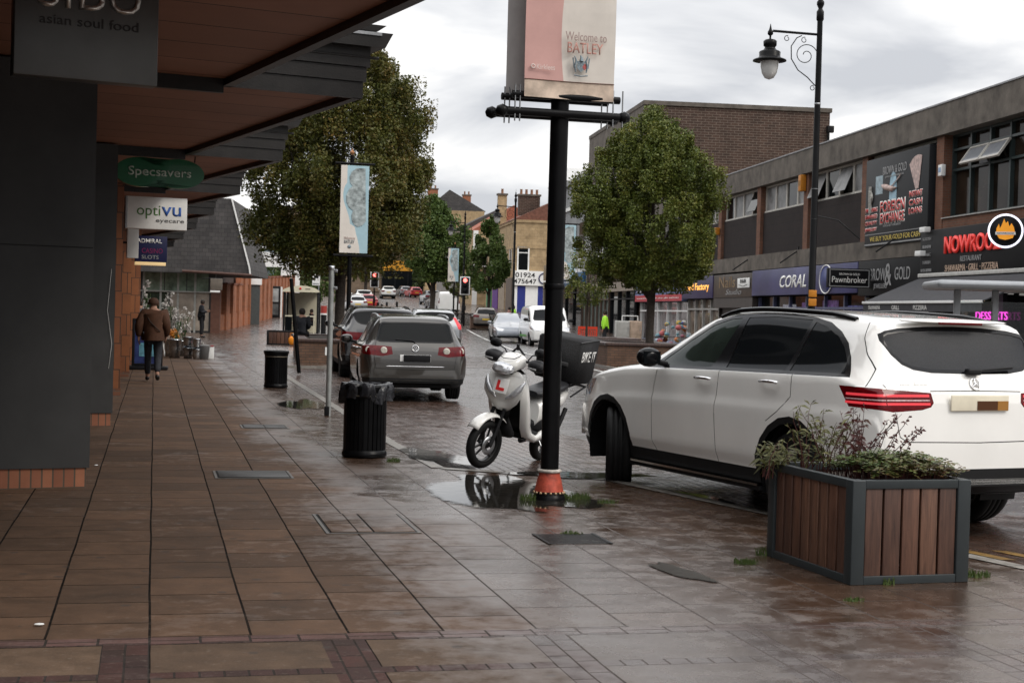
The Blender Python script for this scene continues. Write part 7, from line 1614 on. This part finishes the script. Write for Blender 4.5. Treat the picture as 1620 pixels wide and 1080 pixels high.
def swheel(x,y,r,wd,steer,par,nm,rim):
    w_=bpy.data.objects.new(nm,None); sc.collection.objects.link(w_); w_.parent=par; w_.location=(x,y,r); w_.rotation_euler=(0,0,steer)
    MB().lathe([(r-.065,-wd*.4),(r-.05,-wd*.5),(r-.02,-wd*.42),(r-.004,-wd*.2),(r,0),(r-.004,wd*.2),(r-.02,wd*.42),(r-.05,wd*.5),(r-.065,wd*.4)],40,axis='y').build('tyre',RUBBER,w_)
    m_=MB(); m_.lathe([(r-.066,-wd*.38),(r-.066,wd*.38),(r-.08,wd*.3),(r-.08,-wd*.3),(r-.066,-wd*.38)],36,axis='y').lathe([(.001,-.05),(.03,-.05),(.035,-.03),(.035,.03),(.03,.05),(.001,.05)],16,axis='y')
    for k in range(3):
        M=Matrix.Rotation(2*math.pi*k/3+.5,4,'Y')
        for q_ in(-1,1): m_.tube([M@V(.02,0,q_*.02),M@V(r-.075,0,q_*.045)],[.014,.010],8)
    m_.build('rim',rim,w_); MB().lathe([(.05,.055),(.095,.055),(.095,.059),(.05,.059)],24,axis='y').build('brake_disc',STEEL,w_); return w_
BRIM=mat('black_rim',(.02,.02,.02),.4,.3)
swheel(0,0,.235,.10,0,S_,'rear_wheel',BRIM)
FX=bpy.data.objects.new('front_end',None); sc.collection.objects.link(FX); FX.parent=S_; FX.location=(1.02,0,.76); st=R(-14); FX.rotation_euler=(0,0,st)
# everything steered sits under front_end, whose origin is (1.02,0,.80)
wf=swheel(.23,0,.245,.09,0,FX,'front_wheel',BRIM); wf.location=(.25,0,.245-.76)
for sg in(1,-1):
    MB().tube([(.25,sg*.075,-.515),(.185,sg*.07,-.36),(.12,sg*.065,-.15)],[.022,.02,.02],10).build('fork',BLACKP,FX)
fen=MB(); vs=[]
for i in range(15):
    a=R(36)+R(104)*i/14; rr=.30+.035*(i/14)
    for j in range(9):
        yv=-.075+.15*j/8; dr=-.030*(abs(yv)/.075)**2.5
        vs.append(V(.25+(rr+dr)*math.cos(a),yv,-.515+(rr+dr)*math.sin(a)))
fen.add(vs,[(i*9+j,i*9+j+1,(i+1)*9+j+1,(i+1)*9+j) for i in range(14) for j in range(8)],True); fo=fen.build('front_mudguard',SCW,FX); md=fo.modifiers.new('so','SOLIDIFY'); md.thickness=.006
# handlebar cowl with headlight, L plate carried by the leg shield
o=loft([(.20,.30-.02,.05,.03,.5),(.17,.29,.105,.07,.4),(.10,.31,.135,.095,.25),(.0,.33,.13,.085,0),(-.08,.33,.09,.05,0)]); o.build('handlebar_cowl',SCW,FX)
o=loft([(.238,.255,.04,.03,.5),(.222,.258,.095,.058,.5),(.17,.258,.122,.072,.4),(.12,.262,.11,.07,.4)]); o.build('headlight',CLEAR,FX)
MB().tube([(.07,-.11,.40),(.15,-.10,.365),(.19,0,.35),(.15,.10,.365),(.07,.11,.40)],.004,6).build('cowl_line',BLACKP,FX)
MB().tube([(-.05,-.36,.36),(-.02,-.15,.345),(-.02,.15,.345),(-.05,.36,.36)],.013,10).build('handlebar',BLACKP,FX)
for sg in(1,-1):
    o=MB().obox((.0,sg*.28,.33),(.20,.24,.15)); o=subsurf(o,'hand_muff',mat('muff_fabric',(.016,.016,.018),.6,bump=.3,bscale=14),FX,3)
    MB().rbox(.075,.09,sg*.28-.05,sg*.28+.05,.295,.312,.004).build('muff_stripe',GREYT,o)
    MB().tube([(-.03,sg*.13,.36),(-.02,sg*.18,.42),(-.01,sg*.25,.44)],.007,8).build('mirror_stem',BLACKP,FX)
    o=loft([(.03,.46,.02,.015,0),(.02,.46,.062,.042,0),(-.01,.46,.068,.046,0),(-.02,.46,.062,.042,0)],sq=2.2); o.v=[(a,b+sg*.29,c) for a,b,c in o.v]; o.build('mirror',BLACKP,FX)
br=MB().tube([(-.02,-.08,.40),(.0,0,.47),(-.02,.08,.40)],.012,8).tube([(0,0,.44),(.02,.01,.50)],.016,8); br.build('phone_mount',BLACKP,FX)
# leg shield / apron
vs=[]; NS=13; rows=[(.80,1.03,.13,1.0),(.90,1.10,.175,1.05),(1.0,1.10,.20,1.0)]
ap=loft([(1.11,.985,.12,.02,.45),(1.15,.95,.19,.04,.45),(1.17,.87,.225,.06,.45),(1.175,.79,.215,.075,.4),(1.15,.71,.165,.08,.3),(1.12,.65,.10,.06,.2),(1.10,.62,.05,.03,.2)],sq=2.2); ap.build('front_apron',SCW,S_)
def shield(y0,y1,m,nm,sg):
    P_=[(1.08,.98,.13),(1.10,.86,.19),(1.07,.72,.215),(.99,.56,.205),(.90,.43,.185),(.78,.33,.17),(.60,.27,.17),(.40,.30,.18)]
    Q_=[(1.0,.99,.12),(.985,.86,.18),(.94,.72,.20),(.85,.56,.195),(.77,.45,.18),(.68,.37,.17),(.55,.33,.17),(.40,.38,.18)]
    mb=MB(); vs=[]
    for (a,b,c),(d,e_,f_) in zip(P_,Q_):
        vs+=[V(a+.03,sg*(c-.05),b),V(a,sg*c,b),V((a+d)/2,sg*(c+.012),(b+e_)/2),V(d,sg*f_,e_),V(d-.01,sg*(f_-.04),e_)]
    mb.add(vs,[(i*5+j,i*5+j+1,(i+1)*5+j+1,(i+1)*5+j) for i in range(len(P_)-1) for j in range(4)],True); return mb.build(nm,m,S_)
for sg in(1,-1): shield(0,0,SCW,'side_leg_shield',sg)
loft([(1.02,.96,.12,.06,0),(.99,.80,.17,.07,0),(.93,.62,.18,.07,0),(.84,.48,.17,.05,0),(.70,.37,.15,.04,0),(.45,.34,.15,.03,0)],sq=3).build('inner_shield',BLACKP,S_)
for sg in(1,-1):
    MB().tube([(1.225,sg*.055,.725),(1.215,sg*.12,.775),(1.19,sg*.175,.84),(1.16,sg*.21,.92)],[.008,.028,.032,.006],12).build('indicator_lens',CLEAR,S_)
for k_ in range(4): MB().tube([(1.0,-.05+.03*k_,1.12),(1.13,-.07+.03*k_,1.06),(1.10,-.04+.02*k_,.96)],.004,5).build('cable',BLACKP,S_)
MB().rbox(1.16,1.20,-.06,.06,.965,1.0,.008).build('apron_vent',BLACKP,S_)
Lm=Matrix.Translation((1.236,-.01,.845))@Matrix.Rotation(R(-14),4,'Y')
MB().rbox(-.004,.001,-.075,.075,-.075,.075,.002,Lm).build('l_plate',mat('plate_white',(.76,.75,.73),.4,var=.03),S_)
MB().box(.0015,.004,-.045,-.015,-.05,.05,Lm).box(.0015,.004,-.0149,.045,-.05,-.02,Lm).build('l_plate_letter',REDTXT,S_)
loft([(1.06,.60,.06,.06,0),(1.10,.50,.07,.10,0),(1.02,.40,.10,.08,0),(.95,.36,.10,.05,0)]).build('radiator_cover',BLACKP,S_)
# floor, seat, rear body, engine
loft([(.80,.335,.14,.03,0),(.60,.30,.155,.028,0),(.42,.30,.15,.03,0)],sq=4).build('floorboard',BLACKP,S_)
loft([(.44,.52,.10,.14,.1),(.36,.58,.15,.13,0),(.18,.62,.165,.10,0),(-.05,.66,.15,.075,0),(-.30,.72,.09,.05,0),(-.38,.75,.04,.025,0)],sq=2.6).build('rear_body',SCW,S_)
loft([(.47,.40,.06,.05,0),(.40,.42,.13,.10,0),(.25,.46,.15,.10,0),(.10,.52,.14,.08,0)],sq=3).build('under_seat_panel',BLACKP,S_)
loft([(.47,.735,.06,.03,0),(.42,.745,.125,.045,0),(.20,.765,.15,.045,0),(-.05,.80,.14,.045,0),(-.25,.825,.11,.035,0)],sq=2.8).build('seat',mat('seat_vinyl',(.018,.018,.02),.42,bump=.1,bscale=60),S_)
loft([(.30,.30,.08,.08,0),(.12,.27,.11,.09,0),(-.08,.25,.09,.07,0)],sq=3).build('engine',mat('engine_grey',(.10,.10,.10),.4,.6,var=.3,scale=14),S_)
MB().tube([(.25,-.13,.2),(.0,-.16,.22),(-.25,-.16,.30)],[.03,.05,.055],12).build('exhaust',mat('exhaust_grey',(.07,.07,.07),.4,.7),S_)
MB().tube([(.30,.10,.25),(.34,.26,.05)],.011,8).build('side_stand',STEEL,S_)
for sg in(1,-1): MB().tube([(-.0,sg*.12,.24),(-.18,sg*.13,.58)],.025,8).build('shock_absorber',BLACKP,S_)
rk=MB(); 
for sg in(1,-1): rk.tube([(-.10,sg*.11,.80),(-.35,sg*.13,.84),(-.62,sg*.13,.80)],.011,8).tube([(-.28,sg*.12,.70),(-.60,sg*.13,.795)],.010,8)
rk.tube([(-.62,-.13,.80),(-.62,.13,.80)],.011,8); rk.build('rack',BLACKP,S_)
# delivery box (rests on the rack : moves with the scooter)
bx=MB(); bx.prism([(-.66,.845),(-.19,.845),(-.15,1.30),(-.69,1.33)],-.245,.245,'xz'); bmx=bmesh.new(); 
me_=bpy.data.meshes.new('x'); me_.from_pydata(bx.v,[],bx.f); bmx.from_mesh(me_); bmesh.ops.recalc_face_normals(bmx,faces=bmx.faces[:]); bmesh.ops.bevel(bmx,geom=bmx.edges[:],offset=.014,segments=2,affect='EDGES'); b2=MB(); b2.bm(bmx,None,True); bpy.data.meshes.remove(me_)
BOXF=mat('box_fabric',(.012,.012,.013),.75,var=.2,bump=.3,bscale=70); dbx=b2.build('delivery_box',BOXF,S_,loc=(0,-.07,0))
text('BIKE IT',dbx,frame((-.44,.247,1.14),(-1,0,0)),w=.38,h=.11,m=WTXT,depth=.002,bold=.004,shear=.12); 
MB().rbox(-.19,-.145,-.14,.14,1.02,1.06,.006).build('box_handle',mat('box_strap',(.05,.05,.05),.6),dbx)
MB().tube([(-.695,-.25,1.325),(-.695,.25,1.325)],.006,6).tube([(-.15,.248,1.295),(-.69,.248,1.325)],.006,6).build('box_piping',mat('box_strap',(.05,.05,.05),.6),dbx)
# ================================================================ HERO PLANTER
A_=gnd(1345,926); t=thing('wooden_planter','large square planter with dark metal frame and upright brown boards, nearest the camera','planter',(A_.x,A_.y,0),R(17)); PW,PD,PH=.80,1.16,.60
PW,PD=.775,1.06
slat_box(t,PW,PD,PH,FRM,WOODS,5,8,fr=.05,post=.085)
hp_=t; rz_=R(17)
def pl(x,y,z=0.): return (A_.x+x*math.cos(rz_)-y*math.sin(rz_),A_.y+x*math.sin(rz_)+y*math.cos(rz_),z)
def stemplant(label,x,y,n,hmin,hmax,spread,leafm,stemm,seed,ll=.06,lw=.16,den=16,lean=(0,0),nm='shrub',bare=0.):
    T_=thing(nm,label,'plant',pl(x,y,PH-.06),0); r_=random.Random(seed); st=MB(); lv=MB()
    for k in range(n):
        a=r_.uniform(0,6.28); h_=r_.uniform(hmin,hmax); sp=r_.uniform(.2,1)*spread; bx_,by_=r_.uniform(-.10,.10),r_.uniform(-.12,.12)
        P_=[V(bx_,by_,-.03)]; m_=6
        for j in range(1,m_+1):
            u=j/m_; P_.append(V(bx_+(sp*math.cos(a)+lean[0])*u**1.3+r_.uniform(-.012,.012),by_+(sp*math.sin(a)+lean[1])*u**1.3+r_.uniform(-.012,.012),h_*u*(1-.10*u)))
        st.tube(P_,[.0042*(1-.7*j/m_) for j in range(m_+1)],5,cap=False)
        for q_ in range(int(den*r_.uniform(.6,1.3))):
            u=r_.uniform(.25 if not bare else bare,1)*m_; i=min(int(u),m_-1); p=P_[i].lerp(P_[i+1],u-i)
            d=V(r_.uniform(-1,1),r_.uniform(-1,1),r_.uniform(-.5,.8)).normalized(); s_=d.orthogonal().normalized(); L_=ll*r_.uniform(.5,1.25); w_=L_*lw; dr=V(0,0,-L_*.25)
            e_=p+d*L_+dr; mp=p+d*L_*.5
            lv.add([p,mp+s_*w_,e_,mp-s_*w_],[(0,1,2,3)],False)
    st.build('stems',stemm,T_,recalc=False); lv.build('leaves',leafm,T_,recalc=False); return T_
LV1=leafmat('planter_leaf_green',[(.05,.045,.015),(.08,.085,.025),(.14,.12,.04)]); LV2=leafmat('planter_leaf_maroon',[(.03,.008,.008),(.07,.015,.012),(.05,.035,.015)]); STM=mat('maroon_stem',(.06,.018,.014),.6)
stemplant('arching green and maroon nandina shrub at the back left of the near planter',.18,.74,22,.26,.52,.19,LV1,STM,3,ll=.070,lw=.11,den=15)
stemplant('maroon leaved wispy stems rising from the middle of the near planter',.30,.52,15,.30,.50,.15,LV2,STM,5,ll=.05,lw=.17,den=14,lean=(.0,0),bare=.4)
stemplant('thin bare twigs with dark buds leaning right out of the near planter',.42,.50,9,.34,.46,.07,LV2,mat('dark_twig',(.03,.015,.012),.7),9,ll=.03,lw=.3,den=22,lean=(.22,0),bare=.45)
stemplant('pale green drooping grass like leaves over the back left edge of the planter',.0,.95,15,.12,.26,.14,LV1,STM,13,ll=.09,lw=.10,den=14)
# low clover like cover
T_=thing('clover','low mound of green and reddish clover filling the front of the near planter','plant',pl(.48,.34,PH-.07),R(17)); r_=random.Random(4); lv=MB(); st=MB()
for k in range(1500):
    x=r_.uniform(-.30,.29); y=r_.uniform(-.30,.32); hh=(.095+.095*max(0,1-((x+.02)/.42)**2)*max(0,1-(y/.36)**2)+r_.uniform(-.012,.03))*r_.uniform(.4,1)**.5; s_=r_.uniform(.014,.026); a0=r_.uniform(0,6.28); tl=V(r_.uniform(-.4,.4),r_.uniform(-.4,.4),1).normalized(); u_=tl.orthogonal().normalized(); v_=tl.cross(u_); c=V(x,y,hh)
    if k%3==0: st.tube([(x*.9,y*.9,0),(x,y,hh)],.0015,4,cap=False)
    for q_ in range(3):
        a=a0+q_*2.094; d=u_*math.cos(a)+v_*math.sin(a); p=u_*math.cos(a+1.57)+v_*math.sin(a+1.57)
        lv.add([c,c+d*s_*.8+p*s_*.55,c+d*s_*1.25,c+d*s_*.8-p*s_*.55],[(0,1,2,3)],False)
lv.build('leaves',leafmat('clover_leaf',[(.045,.08,.018),(.08,.12,.028),(.11,.09,.03),(.09,.035,.02)]),T_,recalc=False); st.build('stems',STM,T_,recalc=False)
# weeds in the joints
def weed(px,py,r0,n,h_,label,seed):
    g=gnd(px,py); T_=thing('weed',label,'weed',(g.x,g.y,0),0); r_=random.Random(seed); mb=MB(); c=MB()
    for k in range(n):
        a=r_.uniform(0,6.28); rr=r0*math.sqrt(r_.random()); x,y=rr*math.cos(a)*1.6,rr*math.sin(a); hh=h_*r_.uniform(.3,1); dx_,dy_=r_.uniform(-.5,.5)*hh,r_.uniform(-.5,.5)*hh; w_=.003
        mb.add([V(x-w_,y,0),V(x+w_,y,0),V(x+dx_*.5+w_*.8,y+dy_*.5,hh*.7),V(x+dx_,y+dy_,hh),V(x+dx_*.5-w_*.8,y+dy_*.5,hh*.7)],[(0,1,2,3,4)],False)
    mb.build('blades',LV3,T_,recalc=False); c.lathe([(.001,.006),(r0*.5,.004),(r0*.7,.001)],10).build('moss',mat('moss',(.03,.05,.012),.9,var=.4,scale=30),T_)
LV3=leafmat('weed_green',[(.03,.055,.012),(.055,.085,.018),(.09,.11,.03)])
for i,(px,py,r0,n,h_,lb) in enumerate(((836,792,.045,90,.07,'grass tuft left of the red bell foot of the banner post'),(910,790,.08,150,.07,'grass tuft right of the red bell foot of the banner post'),(622,730,.045,70,.05,'small weed at the foot of the near litter bin'),(1180,891,.05,90,.04,'weed in the paving joint left of the near planter'),(1215,878,.05,60,.07,'weed against the back left corner of the near planter'),(1262,890,.04,50,.05,'tiny weed at the side of the near planter'),(1405,924,.03,45,.05,'sprig at the middle of the planter front'),(1538,911,.07,120,.045,'grass tuft at the right corner of the near planter'),(1350,950,.035,50,.025,'flat weed in the joint in front of the planter'),(905,845,.05,60,.03,'weed at the edge of the gully grating'),(960,795,.06,60,.04,'sparse grass trailing right from the banner post foot'))): weed(px,py,r0,n,h_,lb,70+i)
# litter
for px,py,rz,lb in((62,990,.3,'scrap of white paper on the paving at the lower left'),(152,737,1.2,'small white scrap beside the grey pier'),(193,588,.8,'crumpled white wrapper against the tiled wall')):
    g=gnd(px,py); o=MB().obox((0,0,.008),(.055,.03,.012)); o=subsurf(o,'litter',PAPER,None,2); o.location=(g.x,g.y,.002); o.rotation_euler=(0,0,rz); tag(o,lb,'litter')
